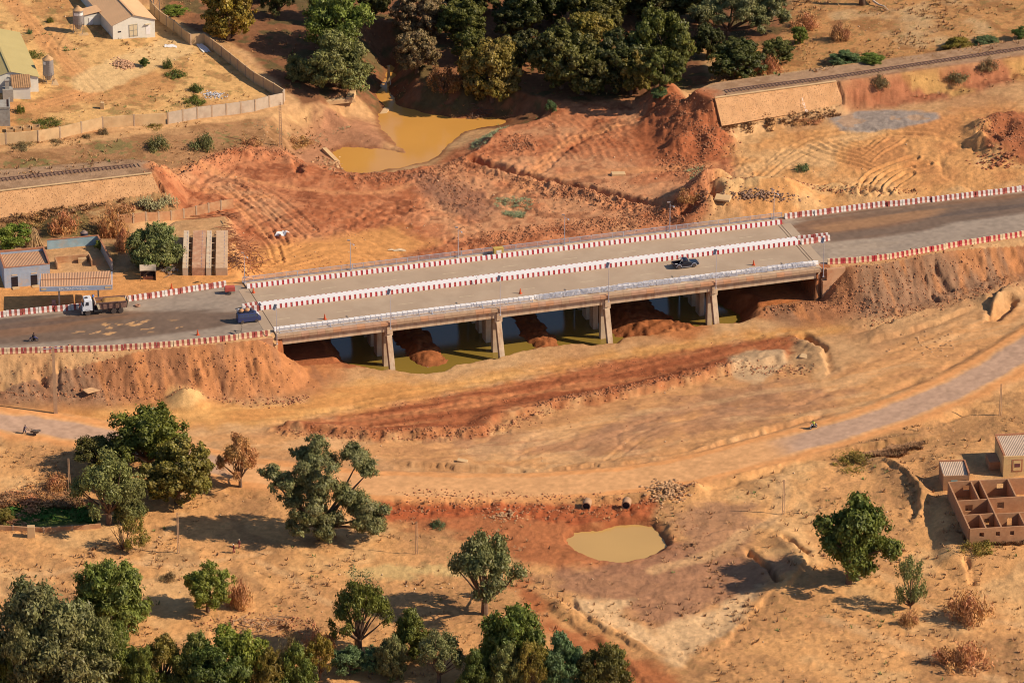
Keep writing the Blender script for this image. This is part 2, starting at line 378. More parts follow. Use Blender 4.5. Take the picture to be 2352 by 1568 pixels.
MOUNDS = [  # ridge line in px, crest height, half width of crest, slope, roughness
    ([(1530,235),(1570,250),(1610,280)], 11.6, 0.8, 0.75, 0.9), ([(1530,272),(1580,305),(1645,315)], 10.2, 0.6, 0.62, 0.9), ([(1570,250),(1595,300),(1560,345)], 9.4, 0.5, 0.7, 0.8), ([(1600,290),(1640,345)], 9.2, 0.4, 0.7, 0.8), ([(1500,262),(1490,300)], 7.2, 1.0, 0.5, 0.4),
    ([(1195,320),(1215,345)], 4.4, 0.6, 0.7, 0.4), ([(1110,562),(1180,556)], 4.0, 1.0, 0.7, 0.5), ([(1235,545),(1290,530),(1340,540)], 4.6, 1.4, 0.6, 0.6), ([(1390,500),(1440,520)], 4.6, 1.6, 0.6, 0.5), ([(1470,520),(1560,505)], 5.0, 1.2, 0.6, 0.5),
    ([(2262,300),(2320,285),(2350,300)], 12.6, 1.0, 0.7, 0.5), ([(2262,330),(2300,345),(2352,345)], 12.2, 1.2, 0.7, 0.5),
    ([(430,922)], 7.0, 0.6, 0.62, 0.06), ([(665,365),(700,380),(690,400)], 7.4, 1.0, 0.7, 0.5),
     ([(1640,470),(1700,462),(1800,456)], 11.0, 0.8, 0.5, 0.4),
    ([(1400,1130),(1500,1118),(1590,1120)], 3.9, 0.8, 0.6, 0.6), ([(1640,1090),(1700,1085)], 4.2, 0.6, 0.7, 0.4), ([(1940,850),(2000,840)], 3.9, 1.0, 0.6, 0.5),
    ([(2000,690),(1900,702),(1840,712)], 5.2, 0.7, 0.5, 0.5), ([(2270,690),(2310,700)], 7.2, 0.8, 0.7, 0.5),
    ([(1790,1225),(1850,1290),(1800,1370)], 3.2, 1.6, 0.35, 0.3), ([(150,520),(260,500)], 11.3, 2.0, 0.4, 0.2),
    ([(540,1440),(640,1435)], 2.9, 0.8, 0.5, 0.5), ([(2020,1065),(2090,1110),(2120,1150)], 4.6, 0.5, 0.6, 0.4)]
CUTS = [([(2112,600),(2128,640),(2152,692)], 0.8, 0.15, 0.35), ([(2142,594),(2160,640),(2185,672)], 0.9, 0.15, 0.35), ([(2240,585),(2262,630),(2270,665)], 0.7, 0.15, 0.4), ([(76,826),(84,850),(104,884)], 0.8, 0.15, 0.35), ([(134,832),(130,870),(140,900)], 0.6, 0.1, 0.35), ([(380,815),(395,850),(405,880)], 0.5, 0.1, 0.4), ([(455,812),(475,860)], 0.5, 0.1, 0.4),   # line in px, depth, half width, wall softness
    ([(1085,368),(1180,398),(1300,425),(1420,452),(1535,478)], 2.1, 0.9, 0.7), ([(680,345),(685,400)], 1.2, 0.5, 0.6),
    ([(1640,480),(1600,492),(1580,500)], 2.5, 1.5, 0.8), ([(1715,1266),(1755,1296),(1790,1345)], 2.0, 0.45, 0.4), ([(1842,772),(1885,800)], 1.7, 0.7, 0.9),
    ([(1800,1240),(1850,1275)], 0.9, 0.4, 0.6), ([(2215,1290),(2235,1340)], 0.7, 0.3, 0.4), ([(1645,1100),(1700,1088)], 1.0, 0.3, 0.6), ([(2285,730),(2325,690)], 1.9, 0.8, 1.0),
    ([(1960,430),(2040,440)], 0.9, 0.5, 0.5), ([(2255,315),(2290,345)], 0.8, 0.7, 0.6), ([(1330,1140),(1380,1150)], 0.9, 0.6, 0.5), ([(1880,430),(1930,425),(2000,445),(2100,440)], 0.6, 0.3, 0.5),
    ([(660,1090),(500,1080)], 0.0, 0.5, 0.5), ([(620,1440),(700,1470)], 0.8, 0.6, 0.5), ([(1240,1400),(1330,1470),(1450,1568)], 0.7, 1.6, 1.5)]
fields = {}
def field(key, fn):
    if key not in fields: fields[key] = fn()
    return fields[key]
def mound_w(i):
    px = MOUNDS[i][0]; q = WP(px)
    if len(q) == 1: q = [q[0], (q[0][0] + 0.01, q[0][1])]
    return q

LEDGES = [  # line in px (the side to its left stands higher), step, reach behind, softness
    ([(880,1140),(1100,1143),(1350,1152),(1500,1142),(1600,1112),(1750,1082),(1900,1042),(2150,1008)], 0.9, 6, 0.5),
    ([(2005,1058),(2060,1085),(2085,1110),(2112,1150),(2092,1210)], 0.9, 3.5, 0.5), ([(1310,1360),(1330,1400),(1390,1450),(1500,1505)], 0.4, 4, 0.5),
    ([(1640,1500),(1700,1440),(1790,1345)], 0.35, 3, 0.6), ([(1790,1345),(1760,1300),(1715,1266)], 0.5, 4, 0.5), ([(2240,1345),(2215,1290)], 0.5, 4, 0.3),
    ([(640,342),(500,364),(345,388)], 1.4, 5, 0.6), ([(770,372),(700,350),(640,342)], 1.3, 5, 0.5), ([(1170,286),(1090,328),(1010,396)], 0.6, 5, 0.5),
    ([(2110,438),(2000,446),(1930,424),(1860,434)], 0.8, 5, 0.35), ([(1640,508),(1628,462),(1700,446)], 2.6, 7, 0.5), ([(1900,868),(1885,800),(1842,770)], 1.2, 6, 0.5),
    ([(2350,640),(2285,690),(2270,740)], 1.2, 5, 0.6), ([(1800,1228),(1700,1214),(1560,1244)], 0.5, 4, 0.4), ([(880,1062),(1200,1080),(1500,1060),(1700,1008),(1900,950)], 0.6, 3, 0.3),
    ([(1800,1375),(1850,1290),(1800,1235)], 0.6, 5, 0.5), ([(1030,330),(940,345),(830,336),(770,352)], 0.7, 4, 0.4), ([(1560,470),(1500,462),(1300,428),(1100,385)], 0.6, 5, 0.5),
    ([(2160,700),(2060,742),(1960,770)], 0.8, 5, 0.5), ([(1960,790),(2100,760),(2250,700)], 0.6, 4, 0.4), ([(1600,1545),(1450,1470),(1320,1400),(1230,1350)], 0.35, 4, 0.6)]
TRACKS = [  # wheel and foot marks: line in px, half width, tone, strength
    *[([(560+i*22,985-i*5),(900,950-i*8),(1200,900-i*9),(1500,838-i*8),(1750,778-i*4)], 0.35, t, 0.5) for i, t in enumerate((1, -1, 1, 1, -1, 1, -1))],
    *[([(380,938+i*7),(650,948+i*4),(950,918-i*5),(1250,855-i*5),(1500,815-i*4)], 0.4, t, 0.35) for i, t in enumerate((1, -1, 1, -1))],
    *[([(700,975+i*7),(950,945+i*6),(1200,900+i*6),(1450,862+i*7),(1700,806+i*6)], 0.28, t, 0.55) for i, t in enumerate((1, -1, 1, -1, 1))],
    ([(1180,1062),(1210,1010),(1290,985),(1420,968)], 0.5, 1, 0.6), ([(1320,1030),(1400,1000),(1560,965),(1760,945)], 0.6, 1, 0.6), ([(1500,1050),(1420,1020),(1440,985),(1600,940),(1850,925)], 0.5, 1, 0.6), ([(1360,1050),(1500,1010),(1700,975),(1880,940)], 0.35, -1, 0.5),
    ([(930,1030),(1100,1020),(1150,970)], 0.5, 1, 0.5), ([(1600,905),(1720,935),(1900,905)], 0.4, -1, 0.4), ([(1820,935),(2000,860),(2200,770),(2352,690)], 0.5, 1, 0.6), ([(1900,880),(2050,810),(2250,730)], 0.4, -1, 0.5), ([(1950,820),(2100,790),(2300,690)], 0.45, 1, 0.5),
    *[([(1230+i*10,405-i*6),(1300+i*8,345-i*5),(1400,300-i*5),(1500,275-i*3)], 0.35, t, 0.6) for i, t in enumerate((-1, 1, -1, 1, -1))],
    *[([(1180,450+i*9),(1320,408+i*7),(1480,390+i*4),(1640,392+i*4),(1700,420)], 0.35, t, 0.5) for i, t in enumerate((1, -1, 1))],
    *[([(1700,480),(1745,400-i*7),(1850,335-i*7),(2000,312-i*5),(2150,318-i*5),(2240,350)], 0.4, t, 0.6) for i, t in enumerate((1, -1, 1, -1))],
    *[([(2240,440),(2160,380+i*8),(2200,330+i*6),(2352,300+i*8)], 0.4, t, 0.5) for i, t in enumerate((1, -1, 1))],
    *[([(760,520+i*8),(860,470+i*9),(980,455+i*9),(1080,500+i*5)], 0.35, t, 0.5) for i, t in enumerate((1, -1, 1, -1, 1))],
    *[([(600,640-i*12),(760,590-i*10),(900,600-i*10),(960,630)], 0.4, t, 0.4) for i, t in enumerate((1, -1, 1, -1))],
    *[([(345+i*12,385),(420+i*8,425+i*4),(540,455+i*8),(640,500+i*10)], 0.35, t, 0.6) for i, t in enumerate((-1, 1, -1))],
    *[([(0,690-i*12),(250,672-i*10),(420,650-i*6),(560,640-i*6)], 0.4, t, 0.4) for i, t in enumerate((1, -1, 1))],
    ([(1500,1230),(1620,1240),(1750,1200),(1900,1120),(2000,1090)], 0.8, 1, 0.6), ([(2100,1040),(1950,1080),(1820,1150),(1700,1200)], 0.5, 1, 0.4), ([(1400,1330),(1600,1330),(1700,1300)], 0.4, 1, 0.5), ([(1450,1360),(1560,1400),(1700,1500),(1800,1568)], 0.4, 1, 0.5),
    ([(1950,1480),(2100,1500),(2352,1568)], 0.7, 1, 0.5), ([(2000,1400),(2150,1460),(2352,1520)], 0.5, 1, 0.5), ([(2352,1300),(2200,1290),(2100,1260)], 0.5, 1, 0.4), ([(300,1290),(450,1240),(540,1200)], 0.5, 1, 0.4), ([(640,1290),(760,1330),(820,1400)], 0.5, 1, 0.5),
    *[([(620,1100+i*9),(900,1118+i*8),(1250,1118+i*7),(1600,1072+i*8),(1900,1000+i*8),(2200,892+i*8)], 0.45, t, 0.3) for i, t in enumerate((1, -1, 1, -1))]]
# zones: name -> polygon in px (turned into ground coordinates)
ZN = dict(
 scrub=[(1820,0),(2500,-120),(2500,95),(2352,112),(2000,150),(1760,185),(1640,190),(1600,100),(1800,100)],
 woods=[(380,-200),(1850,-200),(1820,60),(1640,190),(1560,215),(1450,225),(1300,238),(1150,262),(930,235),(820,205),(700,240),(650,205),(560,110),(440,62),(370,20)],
 yard=[(-200,100),(60,-40),(370,20),(437,80),(500,100),(590,170),(650,215),(380,255),(0,330),(-200,350)],
 verge=[(-200,345),(0,335),(380,290),(650,250),(830,232),(860,270),(850,330),(760,345),(640,338),(350,372),(0,412),(-200,430)],
 basin=[(342,385),(500,352),(640,335),(770,340),(800,375),(985,368),(1040,312),(1150,272),(1300,236),(1480,228),(1640,215),(1665,290),(1700,340),(1740,400),(1640,440),(1640,500),(1500,560),(1000,600),(600,660),(560,620),(530,520),(400,462),(370,440)],
 orange=[(-300,700),(0,640),(260,668),(400,640),(540,618),(560,575),(650,555),(780,545),(900,520),(1000,560),(900,600),(560,675),(0,735),(-300,780)],
 clay=[(930,405),(1010,400),(1100,440),(1140,470),(1100,510),(1020,470),(960,430)],
 sand=[(1690,300),(1900,292),(2352,240),(2600,200),(2600,400),(2352,420),(1800,500),(1650,480),(1700,400)],
 palestrip=[(1650,465),(1760,432),(1960,428),(1970,440),(1800,452),(1700,475),(1640,505)],
 gravel=[(1898,270),(1930,262),(1960,255),(2060,256),(2155,262),(2158,275),(2100,290),(2000,303),(1930,300)],
 fan=[(1830,352),(1860,330),(1980,318),(2120,318),(2125,340),(2080,385),(1990,390),(1900,375)],
 redslope=[(1925,188),(2352,132),(2600,90),(2600,150),(2352,185),(2150,235),(1940,252)],
 quarry=[(2250,270),(2352,255),(2450,260),(2450,370),(2352,372),(2270,350)],
 track=[(-200,905),(0,912),(380,920),(560,930),(700,925),(740,880),(900,868),(1000,880),(1200,842),(1440,805),(1700,762),(1900,745),(1950,760),(1700,778),(1400,822),(1200,866),(1000,905),(850,935),(650,965),(430,985),(0,945),(-200,930)],
 scrape=[(640,980),(800,945),(1000,908),(1200,868),(1400,826),(1600,796),(1760,770),(1850,760),(1800,830),(1700,850),(1460,908),(1290,935),(1140,965),(1110,1000),(850,1008)],
 pale=[(430,1000),(640,990),(850,1010),(1110,1002),(1160,958),(1300,938),(1460,908),(1680,850),(1780,830),(1890,870),(2050,800),(2352,690),(2352,780),(2150,890),(1900,960),(1600,1040),(1300,1080),(880,1062),(600,1040)],
 damp=[(1000,1010),(1120,1010),(1300,1000),(1600,950),(1850,900),(1950,900),(1850,950),(1600,1000),(1420,1040),(1200,1050),(1080,1045)],
 damp2=[(1350,985),(1500,930),(1700,880),(1860,880),(1900,905),(1750,925),(1550,960),(1420,1000)],
 slab2=[(1665,835),(1700,810),(1790,808),(1812,835),(1740,880),(1690,870)],
 bankr=[(1870,700),(1920,622),(2060,608),(2352,548),(2600,500),(2600,620),(2352,640),(2200,668),(2050,712),(1900,722)],
 bankr2=[(1960,630),(2040,615),(2060,700),(1975,712)],
 bankl=[(-200,822),(0,815),(250,808),(500,790),(645,775),(725,878),(700,925),(560,925),(380,912),(0,905),(-200,900)],
 sandheap=[(385,925),(392,897),(430,884),(460,900),(475,925),(440,944),(400,940)],
 ssouth=[(-300,1010),(0,1010),(300,1050),(620,1110),(880,1145),(1500,1130),(1900,1030),(2352,880),(2600,820),(2600,1700),(-300,1700)],
 redpool=[(885,1150),(1100,1155),(1330,1190),(1500,1200),(1555,1235),(1560,1270),(1440,1320),(1280,1310),(1180,1290),(1150,1250),(1000,1215),(890,1200)],
 redbank=[(880,1148),(1100,1150),(1350,1160),(1500,1150),(1500,1195),(1300,1205),(1100,1180),(890,1195)],
 dampl=[(1240,1320),(1330,1300),(1560,1255),(1800,1290),(1830,1320),(1740,1360),(1640,1400),(1540,1440),(1440,1430),(1400,1390),(1320,1370)],
 palel=[(1312,1362),(1345,1378),(1440,1380),(1430,1420),(1500,1450),(1700,1370),(1760,1350),(1720,1400),(1640,1470),(1560,1530),(1500,1490),(1390,1440),(1325,1400)],
 redpath=[(1160,1290),(1230,1360),(1270,1410),(1400,1480),(1560,1568),(1640,1640),(1450,1640),(1330,1520),(1240,1440),(1190,1360)],
 mauve=[(1540,1180),(1620,1150),(1720,1160),(1760,1210),(1700,1260),(1600,1265),(1550,1230)],
 palegrass=[(850,1300),(1000,1292),(1180,1290),(1170,1310),(1000,1330),(760,1315)],
 wetl=[(-80,730),(0,736),(150,727),(300,718),(450,714),(545,716),(556,738),(470,758),(300,778),(150,790),(0,797),(-80,800)],
 wetr=[(1802,516),(1850,500),(2000,482),(2352,441),(2450,432),(2450,478),(2352,490),(2200,510),(2120,534),(2000,552),(1900,560),(1842,548)],
 streak=[(1850,522),(1980,502),(2100,482),(2200,476),(2120,498),(2000,520),(1900,536)],
 holes=[(165,756),(230,742),(330,735),(440,736),(430,752),(330,764),(230,778),(170,772)],
 spoil=[(1455,300),(1490,245),(1560,222),(1640,262),(1695,330),(1690,365),(1560,380),(1480,348)],
 inlet=[(740,240),(860,228),(880,268),(900,330),(860,346),(760,350),(640,340),(690,290)],
 plot=[(0,1160),(100,1155),(215,1160),(225,1205),(0,1215)],
 straw=[(40,520),(140,500),(180,520),(120,560),(60,575)],
 weeds=[(-200,480),(0,500),(150,470),(380,455),(400,480),(300,520),(300,600),(260,640),(240,560),(0,575),(-200,580)])
ZW = {k: WP(v) for k, v in ZN.items()}
def zone(k): return field('z_' + k, lambda: poly_sd(ZW[k], CGX, CGY))
LROAD = smooth(WP([(-400,935),(-150,955),(0,972),(150,990),(300,1022),(450,1062),(600,1092),(870,1118),(1200,1122),(1500,1098),(1750,1042),(2000,972),(2200,893),(2352,808),(2600,640)]), 4)
HWID = 5.2

def under_slab(G, X, Y):
    """keep the earth beneath the stone facings"""
    for C_ in (FACE_A, FACE_B):
        sd = samp(field('fc%d' % (C_ is FACE_A), lambda: poly_sd([tuple(c[:2]) for c in C_], CGX, CGY)), X, Y); a, b, c = C_[0], C_[1], C_[3]; n_ = np.cross(b - a, c - a)
        pl = a[2] - ((X - a[0])*n_[0] + (Y - a[1])*n_[1])/n_[2]; q = sd < 0.5; G[q] = np.minimum(G[q], pl[q] - 0.45)
    return G
FACE_A = [U(-60,446,15), U(347,398,15), U(373,454,10.6), U(-50,508,10.6)]; FACE_B = [U(1641,226,14), U(1919,188,14), U(1937,243,9.8), U(1657,291,9.5)]
def relief(X, Y):
    """height of the ground at any point"""
    G = samp(BASE, X, Y)
    sm = lambda A: samp(A, X, Y)
    big = fbm(X, Y, 9, 3, 1)*0.22; wob0 = fbm(X, Y, 1.5, 3, 13)
    zb = sst(2, -2, sm(zone('basin'))); zs = sst(2, -2, sm(zone('ssouth'))); zsc = sst(2, -1, sm(zone('scrape')))
    zq = sst(1.5, -1.5, sm(zone('quarry'))); zr = sst(2, -2, sm(zone('redslope'))); zsa = sst(2, -2, sm(zone('sand'))); zp = sst(2, -2, sm(zone('pale')))
    zo = sst(3, -1, sm(zone('orange'))); zt = sst(2, -1, sm(zone('track')))
    rough = np.clip(zb*(1 - zo*0.85), 0, 1)
    clod = ridged(X, Y, 2.6, 4, 5)
    patch = sst(-0.1, 0.5, fbm(X, Y, 14, 2, 9))
    G = G + big*(1 - 0.7*zt) + rough*(0.05 + 0.14*patch)*clod + rough*(0.08 + 0.08*patch)*fbm(X, Y, 0.9, 2, 30) + rough*0.5*np.maximum(ridged(X, Y, 6.5, 3, 6) - 0.6, 0) - rough*0.20*sst(0.35, 0.6, vn(X*1.1 + 0.5*wob0, Y*0.9, 61))*patch
    G = G + zsc*(0.10*ridged(X*0.35 + Y*0.1, Y, 1.6, 3, 7) + 0.10*fbm(X, Y, 0.9, 2, 31)) + zr*0.25*ridged(X, Y*0.5, 2.0, 3, 12) + zq*0.5*clod
    G = G + 0.05*fbm(X, Y, 1.1, 3, 14)*(1 - zt) + zs*(0.14*fbm(X, Y, 2.0, 4, 15, 0.6) + 0.14*np.maximum(ridged(X, Y, 1.2, 2, 16) - 0.3, 0))
    G = G + zsa*(0.10*ridged(X, Y, 1.7, 3, 18) + 0.08*fbm(X, Y, 0.8, 2, 20)) + zp*(0.10*fbm(X*0.4 + Y*0.2, Y, 1.6, 4, 19) + 0.09*ridged(X*0.22 - Y*0.08, Y*0.9, 2.2, 3, 22))
    # scraped terrace edge: the red fill stands above the pale flat
    G = G + 1.0*sst(0.5, -0.5, sm(zone('scrape')) + fbm(X, Y, 2.2, 2, 21)*0.7)*sst(4, 0, sm(zone('pale')) - 2.0)
    # digger furrows
    c = WP([(1995,350)])[0]; m = sst(1, -1, sm(zone('fan'))); wv = 1.2*fbm(X, Y, 9, 2, 25)
    u1 = (X - c[0])*0.74 + (Y - c[1])*0.67 + wv + 0.02*(X - c[0])**2*0.5; u2 = (X - c[0])*0.80 - (Y - c[1])*0.60 + wv; mr = sst(-3, 3, X - c[0] + 4*fbm(X, Y, 6, 2, 26))
    fu = lambda u, s_: (1 - np.abs(np.sin(u*math.pi/1.35)) - 0.4)*sst(-0.5, 0.2, vn(u*0.7, (X - Y)*0.12, s_))
    G = G + m*0.42*(fu(u1, 3)*(1 - mr) + fu(u2, 4)*mr)
    for (pp, ang, lam, amp, seed) in ((((520,440),(600,428),(720,520),(700,560),(610,545),(545,500)), -0.95, 1.6, 0.28, 41), (((720,470),(860,440),(1100,470),(1120,545),(960,560),(760,530)), 0.85, 2.6, 0.26, 42),
                                      (((1240,270),(1470,270),(1480,360),(1240,370)), 0.35, 1.6, 0.16, 43), (((360,395),(520,380),(560,430),(420,455)), -0.5, 1.8, 0.25, 44), (((1440,335),(1700,330),(1690,378),(1500,378)), 1.35, 1.9, 0.35, 45)):
        z = field('f_%d' % seed, lambda: poly_sd(WP(pp), CGX, CGY)); m = sst(1.5, -1.5, sm(z))
        q = X*math.cos(ang) + Y*math.sin(ang) + 1.6*fbm(X, Y, 12, 2, seed)
        k = -X*math.sin(ang) + Y*math.cos(ang)
        G = G + m*amp*(1 - np.abs(np.sin(q*math.pi/lam)) - 0.4)*sst(-0.5, 0.25, vn(q/lam*0.9, k/7.0, seed))
    cl = np.maximum(fbm(X, Y, 1.1, 3, 35, 0.65) + 0.15, 0)
    for i, (px, wd, am) in enumerate(BANDS):
        d = sm(field('bd_%d' % i, lambda: line_d(smooth(WP(px), 4), CGX, CGY)[0])) + 0.9*wob0; q = d < wd + 1; G[q] += 0.55*am*cl[q]*sst(wd + 1, wd - 1, d[q])
    # wheel ruts
    for i, (pp, wd, dp) in enumerate(RUTS):
        d, run = field('r_%d' % i, lambda: line_d(smooth(WP(pp), 5), CGX, CGY))
        dd = sm(d)
        for o in (0.9, ):
            G = G - dp*np.exp(-((np.abs(dd) - o)/0.28)**2) + dp*0.6*np.exp(-((np.abs(dd) - o - 0.55)/0.25)**2)
    for i, (pp, z) in enumerate(PADS):
        m = sst(3, -1, sm(field('pad_%d' % i, lambda: poly_sd([tuple(U(a, b, z)[:2]) for a, b in pp], CGX, CGY)))); G = G*(1 - m) + m*(z + 0.05*wob0)
    G = earth(G, X, Y, True)
    wob = fbm(X, Y, 3.0, 3, 33)
    for i, (px, z, wd, sl, ro) in enumerate(MOUNDS):
        d = sm(field('m_%d' % i, lambda: line_d(mound_w(i), CGX, CGY)[0]))
        h = z - sl*np.maximum(d - wd, 0) + ro*(0.8*wob - 0.5*ridged(X, Y, 1.8, 3, 34 + i)) - 0.3*ro
        k = 0.35; G = np.where(h > G - 1, np.log(np.exp(np.clip((h - G)/k, -20, 20)) + 1)*k + G, G)
    for i, (px, dep, wd, so) in enumerate(CUTS):
        if dep == 0: continue
        d = sm(field('c_%d' % i, lambda: line_d(WP(px), CGX, CGY)[0])) + 0.45*fbm(X, Y, 2.0, 3, 90 + i)
        G = G - dep*sst(wd + so, wd - so*0.2, d) + 0.10*dep*np.exp(-((d - wd - so - 0.6)/0.7)**2)
    wn1 = fbm(X, Y, 2.0, 3, 190); wn2 = fbm(X, Y, 0.8, 2, 230)
    for i, (px, st_, reach, so) in enumerate(LEDGES):
        d0 = samp(field('l_%d' % i, lambda: line_s(smooth(WP(px), 4), CGX, CGY)), X, Y); k = np.abs(d0) < 9; x, y = X[k], Y[k]; sg = 1 if i % 2 else -1
        d = d0[k] + 0.5*wn1[k]*sg + 0.2*wn2[k]
        en = samp(field('le_%d' % i, lambda: line_end(smooth(WP(px), 4), CGX, CGY)), x, y)
        G[k] += st_*sst(-so*0.3, so*0.7, d)*sst(-reach, 0, -d)*en - 0.35*st_*np.exp(-((d + so)/0.8)**2)*en
    for i, (px, wd, tone, k) in enumerate(TRACKS):
        d = sm(field('k_%d' % i, lambda: line_d(smooth(WP(px), 4), CGX, CGY)[0])); q = d < 2; G[q] -= 0.28*k*np.exp(-((d[q] + 0.25*wn1[q])/(wd + 0.1))**2)
    G = under_slab(G, X, Y)
    # lower road: a level ribbon
    d, run = field('lroad', lambda: line_d(LROAD, CGX, CGY)); hr = field('lroadh', lambda: None)
    dd = sm(d); m = sst(HWID + 2.2, HWID, dd)
    G = G*(1 - m) + m*(samp(BASE, X, Y) + 0.35) 
    G = G - 0.5*np.exp(-((dd - HWID - 2.6)/0.8)**2)*sst(-0.2, 0.4, fbm(X, Y, 6, 2, 71))
    # drop at the road's lower edge above the culvert
    rb = sst(1.0, -1.0, sm(zone('redbank'))); G = G - rb*0.35*(ridged(X, Y*0.5, 2.2, 3, 72))
    # water bodies
    field('w_chan', lambda: poly_sd(CHAN, CGX, CGY))
    for k, P, z, sl in (('river', RIVER, WZ, 0.4), ('pool', POOL, PZ, 0.5), ('qpool', QPOOL, QZ, 0.3)):
        sd = sm(field('w_' + k, lambda: poly_sd(P, CGX, CGY)))
        if k == 'pool': sd = np.minimum(sd, sm(fields['w_chan']))
        sd = sd + 0.6*fbm(X, Y, 2.5, 3, 75) + 0.12*fbm(X, Y, 0.8, 2, 78)
        inside = z + np.clip(sd, -2.5, 0)*sl - 0.03
        bank = z + 0.04 + np.clip(sd, 0, 40)*((0.22 + 0.6*sst(PYM, PYM + 6, Y) if k == 'pool' else 0.9)) + 0.5*np.clip(sd - 7, 0, 40)
        G = np.where(sd < 0, np.minimum(G, inside), np.where(sd < (22 if k == 'pool' else 6), np.maximum(np.minimum(G, bank), z + 0.05 + 0.03*sd), G))
        if k == 'river': G = np.where((sd >= 6), np.maximum(G, WZ + 0.2), G)
    for i, (q, z, wd, sl) in enumerate(BARS):
        d = sm(field('b_%d' % i, lambda: line_d(smooth(q, 4), CGX, CGY)[0]))
        h = z - sl*np.maximum(d - wd*0.35, 0)*(1 + 0.35*wob) - 0.45*ridged(X, Y, 2.0, 4, 76) + 0.25*wn1 + 0.12*wn2 - 0.2*np.maximum(d - wd*0.8, 0)
        G = np.maximum(G, h)
    return G
BANDS = [([(345,392),(480,372),(640,352),(760,368)], 2.5, 0.9), ([(780,400),(900,412),(1010,396),(1090,366)], 3.0, 0.9), ([(1095,388),(1250,428),(1400,462),(1530,486)], 3.2, 0.9), ([(980,400),(1040,430),(1080,470)], 4.5, 0.35), ([(1190,320),(1200,345)], 3, 0.9), ([(1500,250),(1600,300),(1640,350)], 5, 0.6), ([(1540,370),(1600,400),(1650,430)], 4, 0.6), ([(1100,560),(1200,540),(1340,520),(1450,515),(1580,500)], 3.5, 0.8), ([(640,990),(850,1003),(1110,995),(1290,930),(1460,900),(1700,845)], 1.8, 0.9), ([(1700,455),(1850,440),(2000,445),(2100,440)], 1.6, 0.8), ([(1250,440),(1350,450),(1440,470)], 4, 0.5), ([(2270,300),(2350,340)], 4, 0.8), ([(1690,850),(1860,850)], 2, 0.5), ([(1760,715),(1900,705),(2050,712)], 2, 0.6), ([(900,1135),(1200,1142),(1480,1150),(1600,1118)], 1.8, 0.6), ([(900,1160),(1150,1165),(1380,1175)], 2.5, 0.5), ([(0,905),(200,912),(400,915),(620,925),(700,915)], 1.6, 0.5), ([(2000,740),(2150,700),(2330,650)], 3, 0.5), ([(480,1440),(640,1430),(720,1450)], 3, 0.5), ([(1640,470),(1600,492),(1560,500)], 4, 0.8), ([(1920,690),(2020,655),(2120,635),(2280,610)], 5, 0.3), ([(60,860),(250,858),(450,855),(650,860)], 5, 0.3)]
PADS = [([(-120,590),(60,545),(270,545),(330,560),(400,505),(525,492),(555,640),(300,684),(0,722),(-120,735)], 10.6), ([(2150,1050),(2420,1000),(2420,1290),(2180,1275)], 4.25)]
RUTS = [([(540,640),(700,600),(800,590),(900,610)], 1, 0.10), ([(640,600),(760,570),(840,585),(870,620)], 1, 0.10), ([(600,610),(700,560),(830,545),(900,570)], 1, 0.08), ([(350,395),(520,430),(620,500),(650,560)], 1, 0.25), ([(540,425),(610,480),(690,545)], 1, 0.30), ([(560,415),(640,460),(720,530)], 1, 0.22), ([(500,430),(590,500),(640,560)], 1, 0.22), ([(590,530),(625,560),(640,600)], 1, 0.3),
        ([(400,1000),(700,965),(1000,930),(1300,880),(1600,830)], 1, 0.07), ([(800,980),(1100,935),(1400,885),(1700,820)], 1, 0.08), ([(900,1000),(1150,960),(1350,915),(1550,870)], 1, 0.08), ([(500,930),(800,910),(1100,880),(1500,815),(1800,760)], 1, 0.06),
        ([(1230,400),(1350,300),(1460,270),(1560,280)], 1, 0.10), ([(1150,420),(1300,350),(1440,330),(1640,390)], 1, 0.10), ([(1100,380),(1300,310),(1480,300)], 1, 0.08), ([(1720,470),(1780,390),(1900,330),(2060,312),(2200,320)], 1, 0.12), ([(1740,410),(1850,320),(2000,300)], 1, 0.10),
        ([(1985,450),(1990,420),(2020,390),(2100,365)], 1, 0.4), ([(2010,452),(2020,420),(2060,392),(2130,378)], 1, 0.35), ([(1960,440),(2000,410),(2090,385)], 1, 0.25), ([(2035,450),(2050,425),(2090,400)], 1, 0.3), ([(1400,1060),(1480,1000),(1620,960),(1800,930)], 1, 0.10), ([(1180,1060),(1300,1010),(1500,960)], 1, 0.08), ([(2000,700),(2150,690),(2300,640)], 1, 0.12),
        ([(150,60),(120,120),(170,180),(200,210),(100,240)], 1, 0.08), ([(60,20),(130,110),(190,170),(230,210)], 1, 0.08), ([(900,1270),(1000,1240),(1060,1230)], 1, 0.05)]

